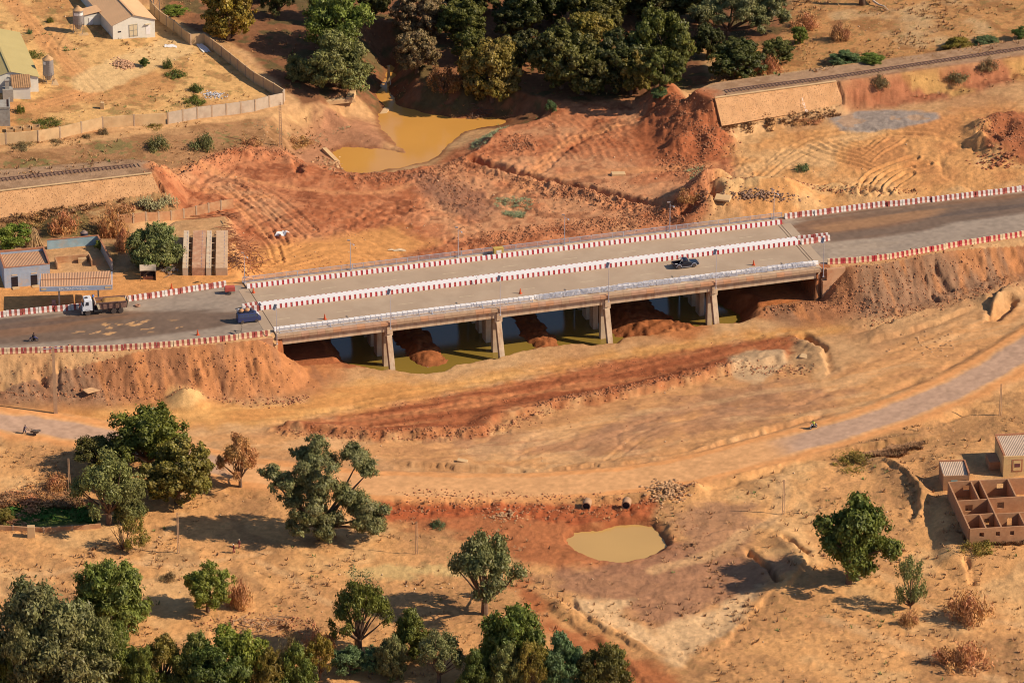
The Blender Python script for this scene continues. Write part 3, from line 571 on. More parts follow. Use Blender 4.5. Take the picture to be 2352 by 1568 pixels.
# ------------------------------------------------------------------ ground colours (the soils' own colours, with some shade painted in)
def s2l(c):
    c = np.array(c, float)/255.0
    return np.where(c <= 0.04045, c/12.92, ((c + 0.055)/1.055)**2.4)
GA = np.array([0.775, 0.81, 0.88])
def soil(r, g, b): return s2l((r, g, b))*GA
def paint(X, Y, H=None):
    sm = lambda A: samp(A, X, Y)
    n1 = fbm(X, Y, 12, 4, 101); n2 = fbm(X, Y, 3.0, 4, 102); n3 = fbm(X, Y, 0.8, 3, 103)
    C = np.zeros(X.shape + (3,)) + soil(212, 160, 108)
    def mixc(m, c): 
        nonlocal C
        m = m[..., None]; C = C*(1 - m) + np.array(c)*m
    def z(k, c, soft=1.0, warp=1.2, a=1.0): mixc(a*sst(soft, -soft, sm(zone(k)) + warp*n2), soil(*c))
    def spots(m, c, lo=0.1, hi=0.5, n=None): mixc(m*sst(lo, hi, n2 if n is None else n), soil(*c))
    one = np.ones(X.shape)
    spots(one*0.6, (192,136,90), 0, 0.6, n1); spots(one*0.5, (222,176,124), 0.0, 0.6, -n1)
    s, t = to_st(X, Y)
    # beyond the railway
    z('woods', (146,98,66)); mw = sst(2, -2, sm(zone('woods'))); spots(mw*0.6, (180,120,78), 0.15, 0.5, n1); spots(mw*0.8, (98,88,54), 0.0, 0.4, n2 + 0.3*n1)  # woods floor colour darkened for the shade beneath the crowns
    z('scrub', (212,152,94), 2); m = sst(2, -2, sm(zone('scrub'))); spots(m*0.75, (158,108,66), 0.0, 0.35); spots(m*0.6, (222,184,132), 0.1, 0.5, -n1); spots(m*0.5, (120,108,62), 0.25, 0.5, n3 + 0.3*n1)
    z('yard', (232,178,112), 1.5); m = sst(2, -2, sm(zone('yard'))); spots(m*0.7, (196,134,82), 0.05, 0.4, n1); spots(m*0.6, (158,112,70), 0.2, 0.45); spots(m*0.45, (112,112,62), 0.3, 0.5, n3*0.6 + n2*0.5)
    for pp, c, wd in (([(-40,-60),(60,40),(110,100),(150,140),(190,175),(215,200),(160,225),(60,245),(0,255)], (222,156,98), 2.0), ([(120,60),(170,130),(210,190)], (226,166,106), 1.6), ([(210,190),(300,150),(400,110)], (234,190,130), 4.5), ([(0,345),(200,325),(400,290),(560,268),(720,245)], (222,172,118), 1.1)):
        d = sm(field('p%s' % (pp[1],), lambda: line_d(smooth(WP(pp), 4), CGX, CGY)[0])); mixc(0.85*sst(wd + 1, wd - 0.8, d + n2*0.9), soil(*c))
    z('verge', (184,134,90), 1.5); m = sst(2, -2, sm(zone('verge'))); spots(m*0.7, (146,104,66), 0, 0.4); spots(m*0.5, (214,164,112), 0.1, 0.5, -n1); spots(m*0.6, (102,112,62), 0.25, 0.45, n1*0.7 + n3*0.4)
    d = sm(field('footp', lambda: line_d(smooth(WP([(-100,358),(0,345),(200,322),(400,290),(560,268),(650,258),(730,242)]), 4), CGX, CGY)[0])); mixc(0.85*sst(2.0, 0.6, d + n2*0.6), soil(222,170,114))
    z('inlet', (190,132,94), 2, 2.0)
    # rail bed
    for sd in (sda, sdb): mixc(sst(0.5, -0.5, sm(sd)), soil(186,146,110))
    for sd in (sda, sdb):
        m = sst(0.5, -0.5, sm(sd)); spots(m*0.6, (150,112,80), 0.0, 0.5)
    # excavated basin
    z('basin', (206,132,88), 2, 2.0); m = sst(2, -2, sm(zone('basin')))
    spots(m*0.7, (178,100,62), -0.05, 0.4, n1 + 0.4*n2); spots(m*0.7, (222,162,114), 0.05, 0.45, -n1 + 0.2*n2); spots(m*0.6, (134,76,50), 0.12, 0.5, n2); spots(m*0.4, (204,136,92), 0.1, 0.4, n3)  # darkest spots paint in the tiny shadows of the rough earth
    for pp, wd in (([(342,380),(420,388),(600,420),(760,440),(880,440),(980,415)], 0.7), ([(372,392),(430,432),(540,450),(620,452)], 0.7), ([(540,470),(620,545),(660,580)], 0.8), ([(1180,440),(1330,400),(1500,390),(1640,378)], 1.2), ([(1200,420),(1300,330),(1420,290)], 1.0)):
        d = sm(field('t%s' % (pp[1],), lambda: line_d(smooth(WP(pp), 4), CGX, CGY)[0])); mixc(0.8*sst(wd + 0.9, wd - 0.6, d + n2*0.4), soil(222,150,98))
    z('orange', (228,158,92), 3, 2.0, 0.95)
    z('spoil', (178,102,64), 1.5, 2.0, 0.9)
    z('clay', (158,110,84), 2.5, 2.0, 0.8)
    z('redslope', (188,120,82), 2); m = sst(1.5, -1.5, sm(zone('redslope'))); spots(m*0.8, (212,164,96), 0.1, 0.4, n1); spots(m*0.5, (150,84,54), 0.1, 0.4)
    z('sand', (228,163,100), 3, 3.0); m = sst(3, -1, sm(zone('sand'))); spots(m*0.6, (204,134,82), 0.0, 0.5, n1); spots(m*0.6, (234,186,128), 0.1, 0.5, -n1)
    z('palestrip', (232,182,122), 1.5, 1.5, 0.9); z('gravel', (172,154,138), 0.8, 1.0, 0.95); m = sst(1, -1, sm(zone('gravel'))); spots(m*0.6, (204,156,112), 0.15, 0.4)
    z('quarry', (178,108,70), 2, 2.0); z('weeds', (170,122,78), 2, 2.0); m = sst(2, -2, sm(zone('weeds'))); spots(m*0.7, (110,100,56), 0.1, 0.4); spots(m*0.6, (214,174,118), 0.15, 0.4, -n2)
    # riverbed and flats on the near side
    mid = sst(-2, 2, T0 - 0.0 - t)
    z('pale', (222,160,102), 2, 2.0); z('damp', (188,136,98), 3, 4.0, 0.75); z('damp2', (184,134,98), 3, 4.0, 0.7)
    m = sst(2, -2, sm(zone('pale'))); st = fbm(s*0.25, t*1.3, 3.0, 4, 131); spots(m*0.5, (228,178,124), 0.1, 0.5, st); spots(m*0.4, (190,132,88), 0.1, 0.5, -st)
    z('scrape', (180,106,66), 2.0, 2.2); m = sst(2, -2, sm(zone('scrape'))); spots(m*0.7, (206,134,84), 0.0, 0.45, st); spots(m*0.6, (150,80,48), 0.05, 0.4, -st)
    z('track', (230,164,94), 2.5, 2.0, 0.95); m = sst(2, -2, sm(zone('track'))); spots(m*0.45, (212,140,78), 0.0, 0.5, st); spots(m*0.4, (236,178,108), 0.0, 0.5, -st)
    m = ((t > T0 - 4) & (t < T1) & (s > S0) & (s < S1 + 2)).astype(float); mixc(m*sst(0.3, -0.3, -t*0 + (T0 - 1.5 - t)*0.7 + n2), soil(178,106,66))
    for i, b in enumerate(BARS):
        d = sm(field('b_%d' % i, lambda: line_d(smooth(b[0], 4), CGX, CGY)[0])); mixc(sst(b[2] + 1.6, b[2]*0.5, d + n2)*0.85, soil(200,122,70)); 
    z('slab2', (216,176,130), 1.0, 1.2, 0.9)
    # fill slopes of the approaches
    for sd in (sdl, sdr):
        q = sm(sd); m = ((q > 0.2) & (q < 16) & (t < T0 + 1)).astype(float)*sst(14, 7, q)
        rr = fbm(s, t*0.18, 2.5, 4, 140); gr = fbm(s, t*0.5, 16, 2, 141)
        mixc(m*0.95, soil(180,120,80)); spots(m*0.8, (162,124,94), -0.15, 0.25, gr); spots(m*0.6, (214,140,84), 0.15, 0.5, rr - gr*0.4); spots(m*0.5, (150,98,64), 0.1, 0.5, -rr)
    z('sandheap', (238,184,118), 0.8, 0.6)
    # southern side
    z('ssouth', (232,169,106), 2, 1.5); m = sst(2, -2, sm(zone('ssouth')))
    di = fbm(X*0.8 + Y*0.5, Y*0.5 - X*0.15, 4, 4, 150)
    spots(m*0.45, (194,138,92), 0.0, 0.5, n1); spots(m*0.5, (228,182,124), 0.1, 0.5, -n1); spots(m*0.5, (166,120,80), 0.2, 0.55, di); spots(m*0.45, (134,104,62), 0.3, 0.55, n3*0.7 + n1*0.5)
    z('redpool', (190,112,68), 2.5, 2.0, 0.9); z('redbank', (186,96,56), 1.5, 1.5, 0.9); z('dampl', (178,126,92), 3, 2.5, 0.9); z('mauve', (182,132,96), 3, 3.0, 0.8); z('palel', (236,188,134), 1.2, 1.5, 1.0)
    z('redpath', (190,110,66), 2, 2.0, 0.85); z('palegrass', (222,184,120), 1.5, 2.0, 0.8); z('plot', (84,104,44), 1.0, 1.0, 0.95)
    for pp, wd in (([(0,1310),(110,1318),(200,1300),(300,1290),(420,1300),(520,1282),(620,1268)], 0.7), ([(420,1180),(380,1230),(350,1260),(330,1290)], 0.7), ([(590,1290),(680,1330),(720,1370),(760,1385)], 0.8), ([(1500,1310),(1640,1270),(1720,1220),(1780,1190),(1800,1100)], 1.2), ([(1980,1300),(2060,1340),(2150,1400),(2352,1440)], 0.9), ([(1900,1420),(2100,1490),(2300,1568)], 1.2)):
        d = sm(field('q%s' % (pp[1],), lambda: line_d(smooth(WP(pp), 4), CGX, CGY)[0])); mixc(0.7*sst(wd + 0.8, wd - 0.6, d + n2*0.5), soil(230,178,122))
    for i, (px, wd, tone, k) in enumerate(TRACKS):
        d = sm(fields['k_%d' % i]); q = d < 2; f = k*np.exp(-((d[q] + 0.25*n2[q])/(wd + 0.1))**2)*(0.65 + 0.35*n1[q]); C[q] *= (1 + (0.42 if tone > 0 else -0.42)*f)[:, None]
    # lower road
    d, run = fields['lroad']; d = sm(d); x = X
    mixc(sst(HWID + 1.8, HWID - 0.3, d + n2*0.7), soil(232,160,98)); mixc(0.8*sst(4.4, 3.4, d + n2*0.5), soil(230,172,116)); mm = sst(HWID + 1, HWID - 1, d); spots(mm*0.35, (232,170,112), 0, 0.5, fbm(run_s(X, Y)*0.12, d*1.2, 2.0, 3, 160))
    pav = sst(3.6, 2.6, d + n2*0.5)*np.clip(sst(-48, -54, X) + sst(46, 54, X + n1*3), 0, 1)
    mixc(pav*0.9, soil(198,160,132)); 
    # main road
    ql = np.minimum(sm(sdl), sm(sdr)); m = sst(-1.2, -2.0, ql)
    lane = fbm(s*0.06, t, 2.2, 4, 170); long_ = fbm(s*0.1, t*0.5, 4.0, 4, 171)
    mixc(m, soil(168,146,124)); spots(m*0.7, (186,160,132), 0.0, 0.5, long_)
    tm = (t - 27.5)
    wet = np.maximum(sst(1.2, -1.0, sm(zone('wetl')) + 1.6*lane), sst(1.2, -1.0, sm(zone('wetr')) + 2.0*lane))
    mixc(m*wet*0.92, soil(122,96,76)); mixc(m*wet*sst(0.05, 0.5, long_)*0.55, soil(150,104,70)); mixc(m*wet*sst(0.1, 0.5, -lane)*0.6, soil(100,84,74)); mixc(m*0.75*sst(1.0, -0.8, sm(zone('streak')) + 1.2*lane), soil(176,128,86))
    pud = sst(0.42, 0.50, fbm(s*0.5, t*1.1, 1.25, 3, 180))*sst(0.8, -0.8, sm(zone('holes')))
    mixc(m*pud*0.9, soil(222,166,108))
    # shores stay damp and darker
    for k in ('pool', 'chan', 'qpool', 'river'):
        sd = sm(fields['w_' + k]); mixc(0.6*sst(1.8, 0.2, sd + n2*0.8), soil(146,86,52))
    C = C*(1 + 0.17*n3[..., None] + 0.08*n2[..., None])*np.array([0.97, 0.965, 0.97])
    return np.clip(C, 0.01, 0.85)
def run_s(X, Y): return X*0.97 + Y*0.2
def WETL(s): return 20.0 + (s + 41)*0.02 
def WETR(s): return 32.0 - (s - 66)*0.02

# ------------------------------------------------------------------ ground mesh
def axis(a, b, st, far):
    q = list(np.arange(a, b + 1e-6, st)); lo = []; x = a; k = st
    while x > -far: k *= 1.35; x -= k; lo.append(x)
    hi = []; x = b; k = st
    while x < far: k *= 1.35; x += k; hi.append(x)
    return np.array(lo[::-1] + q + hi)
GX = axis(-122, 122, 0.26, 4000); GY = axis(-136, 236, 0.36, 5000)
XX, YY = np.meshgrid(GX, GY)
ZZ = relief(XX, YY)
far_ = sst(150, 900, np.hypot(XX, YY - 40)); ZZ = ZZ*(1 - far_) + far_*(8 + 6*fbm(XX, YY, 500, 3, 200))
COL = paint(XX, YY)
def Hg(x, y):
    """height of the finished ground"""
    i = np.clip(np.searchsorted(GX, x) - 1, 0, len(GX) - 2); j = np.clip(np.searchsorted(GY, y) - 1, 0, len(GY) - 2)
    u = (x - GX[i])/(GX[i+1] - GX[i]); v = (y - GY[j])/(GY[j+1] - GY[j])
    return (ZZ[j, i]*(1-u) + ZZ[j, i+1]*u)*(1-v) + (ZZ[j+1, i]*(1-u) + ZZ[j+1, i+1]*u)*v
def gnd(px, py, wd=False):
    """point on the finished ground seen at (px, py)"""
    zs = np.arange(24, -1, -0.08); a = (px - 1176)/F_PX; b = -(py - 784)/F_PX; d = np.array([a, CT + b*ST, -ST + b*CT])
    P = CAM[None] + d[None]*((zs - CAM[2])/d[2])[:, None]
    k = int(np.argmax(zs <= Hg(P[:, 0], P[:, 1]))); return P[k]
def grid_mesh(name, keep, dz, m, kind='structure'):
    ny, nx = XX.shape; idx = -np.ones(ny*nx, int)
    j, i = np.nonzero(keep); q = np.stack([j*nx + i, j*nx + i + 1, (j+1)*nx + i + 1, (j+1)*nx + i], 1)
    used = np.unique(q); idx[used] = np.arange(len(used)); q = idx[q]
    co = np.stack([XX.ravel()[used], YY.ravel()[used], ZZ.ravel()[used] + dz], 1)
    me = bpy.data.meshes.new(name); me.vertices.add(len(used)); me.vertices.foreach_set('co', co.ravel())
    me.loops.add(q.size); me.loops.foreach_set('vertex_index', q.ravel().astype(np.int32))
    me.polygons.add(len(q)); me.polygons.foreach_set('loop_start', np.arange(0, q.size, 4, dtype=np.int32)); me.polygons.foreach_set('loop_total', np.full(len(q), 4, np.int32))
    me.polygons.foreach_set('use_smooth', np.ones(len(q), bool))
    ca = me.color_attributes.new('Col', 'FLOAT_COLOR', 'POINT')
    cc = np.ones((len(used), 4)); cc[:, :3] = COL.reshape(-1, 3)[used]; ca.data.foreach_set('color', cc.ravel())
    me.update(); me.validate(); me.materials.append(m)
    o = bpy.data.objects.new(name, me); col.objects.link(o); o['kind'] = kind
    return o
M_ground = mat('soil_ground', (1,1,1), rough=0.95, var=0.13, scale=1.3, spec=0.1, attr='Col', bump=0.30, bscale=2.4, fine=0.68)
M_track = mat('dusty_track', (1,1,1), rough=0.92, var=0.07, scale=0.9, spec=0.1, attr='Col', bump=0.05, bscale=1.6, fine=0.65)
M_road = mat('worn_road', (1,1,1), rough=0.75, var=0.05, scale=0.8, spec=0.3, attr='Col', bump=0.012, bscale=3.0)
ny, nx = XX.shape
full = np.ones((ny-1, nx-1), bool)
xc = (XX[:-1, :-1] + XX[1:, 1:])/2; yc = (YY[:-1, :-1] + YY[1:, 1:])/2
inb = (np.abs(xc) < 122) & (yc > -136) & (yc < 236)
kl = inb & (samp(sdl, xc, yc) < -0.9); kr = inb & (samp(sdr, xc, yc) < -0.9); kt = inb & (samp(fields['lroad'][0], xc, yc) < HWID + 0.2)
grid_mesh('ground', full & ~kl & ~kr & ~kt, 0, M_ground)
o = grid_mesh('road', kl | kr, 0, M_road)
o = grid_mesh('dirt_road', kt, 0, M_track)
# water
def water(name, P, z, m, grow=0.0):
    P = np.array(P); c = P.mean(0); me = bpy.data.meshes.new(name)
    n = 24; x0, y0 = P.min(0) - 1.5; x1, y1 = P.max(0) + 1.5
    v = [(x0 + (x1-x0)*i/n, y0 + (y1-y0)*j/n, z) for j in range(n+1) for i in range(n+1)]
    f = [(j*(n+1)+i, j*(n+1)+i+1, (j+1)*(n+1)+i+1, (j+1)*(n+1)+i) for j in range(n) for i in range(n)]
    f = [q for q in f if poly_sd([tuple(p) for p in P], np.array([np.mean([v[k][0] for k in q])]), np.array([np.mean([v[k][1] for k in q])]))[0] < 3.0]
    me.from_pydata(v, [], f); me.materials.append(m); o = bpy.data.objects.new(name, me); col.objects.link(o); o['kind'] = 'structure'; return o
def wmat(name, c, rough=0.12):
    m = mat(name, tuple(soil(*c)), rough=rough, var=0.05, scale=0.08, spec=0.5, bump=0.006, bscale=2.0); return m
water('water', POOL, PZ, wmat('muddy_pool', (222,158,76)))
water('water', CHAN, PZ - 0.015, wmat('muddy_pool', (222,158,76)))
water('water', QPOOL, QZ, wmat('muddy_pond', (212,164,92)))
water('water', RIVER, WZ, wmat('green_river', (148,120,52)))

# ------------------------------------------------------------------ bridge
def cm(name, r, g, b, **k): return mat(name, tuple(soil(r, g, b)), **k)
M_conc = cm('pale_concrete', 214,182,148, rough=0.9, var=0.14, scale=0.8, streak=True, stain=tuple(soil(170,120,84)))
M_concd = cm('dusty_concrete', 214,160,118, rough=0.9, var=0.15, scale=0.6, stain=tuple(soil(186,110,70)))
M_red = cm('red_paint', 196,62,66, rough=0.6, var=0.12, scale=2.0, stain=tuple(soil(190,110,92)))
M_white = cm('white_paint', 250,238,228, rough=0.6, var=0.06, scale=2.0)
M_redw = cm('worn_red_paint', 176,84,76, rough=0.7, var=0.15, scale=2.0, stain=tuple(soil(196,132,100)))
M_cream = cm('dusty_white_paint', 240,206,164, rough=0.7, var=0.10, scale=2.0, stain=tuple(soil(226,172,118)))
M_whitew = cm('chipped_white_paint', 244,228,214, rough=0.7, var=0.08, scale=2.5, stain=tuple(soil(214,186,160)))
M_aspb = cm('dusty_asphalt', 188,159,130, rough=0.8, var=0.07, scale=0.22, stain=tuple(soil(204,176,146)))
M_rust1 = cm('rust_stained_block', 192,148,118, rough=0.9, var=0.15, scale=0.9); M_rust2 = cm('brown_concrete_block', 186,150,118, rough=0.9, var=0.15, scale=0.9); M_rust3 = cm('orange_concrete_block', 200,146,108, rough=0.9, var=0.12, scale=0.9)
M_galv = cm('galvanised_steel', 206,200,204, rough=0.45, var=0.1, scale=3.0, metal=0.3, spec=0.5)
M_dark = cm('dark_rubber', 44,40,42, rough=0.7, var=0.1)
M_line = cm('worn_lane_paint', 216,190,152, rough=0.8, var=0.2, scale=3.0)
BR = thing('road_bridge', 'five span concrete road bridge with red and white kerbs crossing the muddy riverbed', 'bridge', (0, 0, 0), BA)
L = S1 - S0
b = MB(); b.span((S0, 17.2, 10.45), (S1, 37.6, 10.99)); b.build('deck_slab', M_conc, BR)
b = MB(); b.span((S0 - 1.7, 17.35, 10.995), (S1 + 1.7, 26.9, 11.03)); b.span((S0 - 1.7, 29.2, 10.995), (S1 + 1.7, 37.3, 11.03)); b.build('carriageway', M_aspb, BR)
b = MB(); b.span((S0, 15.0, 10.7), (S1, 17.19, 11.2)); b.build('walkway', M_conc, BR)
b = MB(); b.span((S0, 37.61, 10.7), (S1, 40.2, 11.2)); b.build('walkway', M_conc, BR)
# edge beam of cast blocks
b = MB(); n = 70; rr = random.Random(3)
for k in range(n):
    a = S0 + k*L/n + 0.012; e = S0 + (k+1)*L/n - 0.012; j = rr.uniform(-0.012, 0.012)
    mi = rr.choice([0, 0, 1, 1, 2]) ; mi = 1 if (k < 3 or k > n-3) else mi
    b.prismx([(14.42 + j, 10.52), (14.42 + j, 11.1), (14.62, 11.27), (15.05, 11.27), (15.05, 10.52)], a, e, mi)
b.build('edge_beam', [M_rust1, M_rust2, M_rust3], BR)
b = MB()
for k in range(n):
    a = S0 + k*L/n + 0.012; e = S0 + (k+1)*L/n - 0.012
    b.prismx([(40.15, 10.52), (40.15, 11.27), (40.5, 11.27), (40.7, 11.1), (40.7, 10.52)], a, e, rr.choice([0, 1, 2]))
b.build('edge_beam', [M_rust1, M_rust2, M_rust3], BR)
ps = [S0 + 0.25 + (L - 0.5)*k/5 for k in range(6)]
for k in range(5):
    for t in (15.3, 19.6, 23.8, 28.0, 32.2, 36.4, 39.7):
        b = MB(); b.span((ps[k] + 0.05, t - 0.28, 9.05), (ps[k+1] - 0.05, t + 0.28, 10.44)); b.build('girder', M_conc, BR)
def striped(t0, t1, z0, h, per, tw, base, wm, rm, a0=S0, a1=S1, back=None):
    """kerb barrier: white blocks proud of red ones"""
    b = MB(); n = int(round((a1 - a0)/per)); per = (a1 - a0)/n
    for k in range(n):
        a = a0 + k*per; m = a + per*0.58; e = a + per
        # profile with a splayed foot
        tb = tw
        def prof(x, g): return [(t0 - x, z0), (t0 - x, z0 + 0.16 - g), (t0 + tb - x, z0 + h - g), (t1 - tb + x, z0 + h - g), (t1 + x, z0 + 0.16 - g), (t1 + x, z0)]
        b.prismx(prof(0.06, 0), a, m, 0)
        if back is None: b.prismx(prof(0.0, 0.035), m, e, 1)
        else:
            tm_ = t1 - 0.12; pr = prof(0.0, 0.035)
            b.prismx([pr[0], pr[1], pr[2], (tm_, z0 + h - 0.035), (tm_, z0)], m, e, 0); b.prismx([(tm_, z0), (tm_, z0 + h - 0.035), pr[3], pr[4], pr[5]], m, e, 1)
    return b.build(base, [wm, rm], BR)
striped(26.95, 27.3, 11.03, 0.80, 1.03, 0.10, 'median_barrier', M_white, M_red)
striped(28.75, 29.12, 11.03, 0.80, 1.03, 0.10, 'median_barrier', M_white, M_red)
b = MB(); b.span((S0 + 0.3, 27.29, 11.0), (S1 - 0.3, 28.78, 11.835)); b.build('median_top', M_white, BR)
striped(37.25, 37.75, 11.03, 0.82, 1.03, 0.12, 'kerb_barrier', M_white, M_red)
striped(16.6, 17.25, 11.03, 0.82, 1.03, 0.12, 'kerb_barrier', M_white, M_red, back=1)
for t in (22.0, 33.2):
    s = S0 + 1.5
    while s < S1 - 4: b = MB(); b.span((s, t - 0.07, 11.033), (s + 2.9, t + 0.07, 11.037)); s += 11.9; b.build('lane_marking', M_line, BR)
for s in (S0 + 0.2, S1 - 0.35, S1 - 0.95):
    for a, c in ((17.35, 26.9), (29.2, 37.2)): b = MB(); b.span((s, a, 11.028), (s + 0.12, c, 11.046)); b.build('expansion_joint', cm('joint_tar', 96,78,64), BR)
# standing railing on the far walkway
def railing_mesh(b, s0, s1, t, z, H=1.1, post=2.0, bal=0.135):
    n = max(1, int(round((s1 - s0)/post)))
    for k in range(n+1): b.bar((s0 + (s1-s0)*k/n, t, z), (s0 + (s1-s0)*k/n, t, z + H + 0.05), 0.07)
    for zz in (0.12, H): b.bar((s0, t, z + zz), (s1, t, z + zz), 0.08)
    m = int((s1 - s0)/bal)
    for k in range(m): q = s0 + (s1-s0)*(k + .5)/m; b.bar((q, t, z + 0.12), (q, t, z + H), 0.034)
for k in range(10):
    b = MB(); a = S0 - 0.3 + (L + 1.2)*k/10; e = a + (L + 1.2)/10 - 0.06; railing_mesh(b, a, e, 39.9, 11.2); b.build('railing', M_galv, BR)
# walkway lying flat part of the near railing: rails along the edge, left half
for k in range(5):
    b = MB(); a = S0 + 0.8 + 9.8*k; e = a + 9.7
    t0, z0 = 15.5, 11.24
    dt, dz = 1.0, 0.42
    for q in (0, 1): b.bar((a, t0 + dt*q, z0 + dz*q), (e, t0 + dt*q, z0 + dz*q), 0.055)
    m = int((e - a)/0.14)
    for j in range(m): q = a + (e-a)*(j + .5)/m; b.bar((q, t0, z0), (q, t0 + dt, z0 + dz), 0.022)
    for j in range(5): q = a + (e-a)*j/4; b.bar((q, t0 - 0.12, z0 - 0.03), (q, t0 + dt, z0 + dz + 0.03), 0.07)
    b.build('railing', M_galv, BR)
# piers: an A of a raking outer leg and an upright, cross wall of columns, cap beam
for k in range(1, 5):
    s = ps[k]; b = MB(); 
    b.span((s - 0.75, 15.0, 8.15), (s + 0.75, 40.0, 9.03))
    b.span((s - 0.45, 14.75, 8.6), (s + 0.45, 16.2, 10.25))
    def leg(ta, tb_, w0, w1, za, zb):
        vs = []
        for (t, w_, z) in ((ta, w0, za), (tb_, w1, zb)):
            vs += [(s - 0.5, t - w_/2, z), (s + 0.5, t - w_/2, z), (s + 0.5, t + w_/2, z), (s - 0.5, t + w_/2, z)]
        b.add(vs, [(0, 1, 2, 3), (7, 6, 5, 4), (4, 5, 1, 0), (5, 6, 2, 1), (6, 7, 3, 2), (7, 4, 0, 3)])
    leg(15.5, 12.0, 1.35, 1.15, 8.3, -1.0); leg(40-0.5, 42.4, 1.35, 1.15, 8.3, -1.0)
    for t, q in ((17.7, 1.1), (23.0, 2.4), (27.6, 2.4), (32.2, 2.4), (37.4, 1.1)): leg(t, t, q, q, 8.3, -1.0)
    b.build('pier', M_conc, BR, bevel=0.04)
# abutments with seat, curtain wall and wing walls
for sg, s in ((-1, S0), (1, S1)):
    b = MB(); b.span((s - 0.02*sg, 14.9, -1), (s + 1.6*sg, 40.1, 8.95)); b.span((s + 0.5*sg, 14.9, 8.951), (s + 1.2*sg, 40.1, 10.94)); b.build('abutment', M_concd, BR)
    for t, o in ((14.55, -1), (40.5, 1)):
        b = MB(); pr = [(s + 0.1*sg, -1), (s + 0.1*sg, 8.6), (s + 0.9*sg, 8.7), (s + 0.9*sg, 10.95), (s + 4.6*sg, 10.95), (s + 4.6*sg, 9.9), (s + 1.8*sg, 4.0), (s + 1.5*sg, -1)]
        if sg < 0: pr = pr[::-1]
        b.prism(pr, t - 0.32, t + 0.32); b.build('wing_wall', M_concd, BR)
# ------------------------------------------------------------------ solar street lamps
M_panel = cm('solar_glass', 88,88,98, rough=0.2, var=0.05, spec=0.6)
def lamp(loc, H, near, label, group):
    t = thing('street_lamp', label, 'street lamp', loc, BA, group)
    b = MB(); b.tube([(0, 0, 0), (0, 0, H*0.5), (0, 0, H)], [0.085, 0.065, 0.045], 8); b.box((0, 0, 0.03), (0.35, 0.35, 0.06))
    b.build('pole', M_galv, t)
    b = MB(); b.bar((0, 0, H - 0.25), (0.25, 1.35 if near else -1.35, H + 0.02), 0.05); b.build('arm', M_galv, t)
    b = MB(); b.box((0.25, 1.5 if near else -1.5, H), (0.26, 0.6, 0.08), taper=0.8); b.build('lamp_head', M_galv, t)
    b = MB(); b.box((0, 0, 0), (0.6, 1.2, 0.05)); b.box((0, 0, 0.03), (0.5, 1.08, 0.02), 1)
    o = b.build('solar_panel', [M_galv, M_panel], t); o.location = (-0.25, 0.15, H + 0.28); o.rotation_euler = (R(42), R(10), R(-30)) if near else (R(-35), R(5), R(-17))
    return t
order = ['first', 'second', 'third', 'fourth', 'fifth', 'sixth']
FP = [(-51.0,26.4),(-30.5,32.3),(-10.3,38.5),(10.1,44.5),(30.5,50.9),(51.0,57.0)]
NP = [(-43.4,4.1),(-23.1,10.5),(-2.9,16.4),(17.4,21.3),(37.7,27.5),(58.4,36.0)]
for i in range(6):
    x, y = bw(ps[i] - 0.7 if i else S0 + 0.1, 39.55)[:2]
    lamp((x, y, 11.2), 5.9, False, 'solar street lamp on the far walkway behind the railing, %s from the truck end' % order[i], 'lamps along the far railing')
for i in range(6):
    x, y = bw(ps[i] + (0.1 if i else -0.4) + (0.3 if i == 5 else 0), 14.28)[:2]
    lamp((x, y, 9.9 if 0 < i < 5 else 9.6), 7.2, True, 'solar street lamp on the near bridge edge above the piers, %s from the truck end' % order[i], 'lamps along the near bridge edge')
# ------------------------------------------------------------------ stacked railing panels leaning on the near kerb
b = MB()
for q in (0, 1.05): b.bar((0, 0, q), (2.1, 0, q), 0.05)
for j in range(16): b.bar((0.06 + j*0.132, 0, 0), (0.06 + j*0.132, 0, 1.05), 0.026)
for j in (0, 2.1): b.bar((j, 0, -0.08), (j, 0, 1.15), 0.06)
pan = b.build('railing_panel', M_galv)
tag(pan, 'galvanised railing panel in the loose heap along the near kerb by the pickup', 'railing', 'loose railing panels heaped on the near kerb')
for i in range(44):
    s = 10.0 + i*1.24 + rnd.uniform(-.2, .2); o = pan if i == 0 else pan.copy()
    if i: col.objects.link(o)
    tt = 15.9 + rnd.uniform(-0.1, 0.35)
    o.location = bw(s, tt, 11.30 + 0.05*(i % 3)); o.rotation_euler = (R(-58 + rnd.uniform(-12, 8)), R(rnd.uniform(-3, 3)), BA + R(rnd.uniform(-4, 4)))
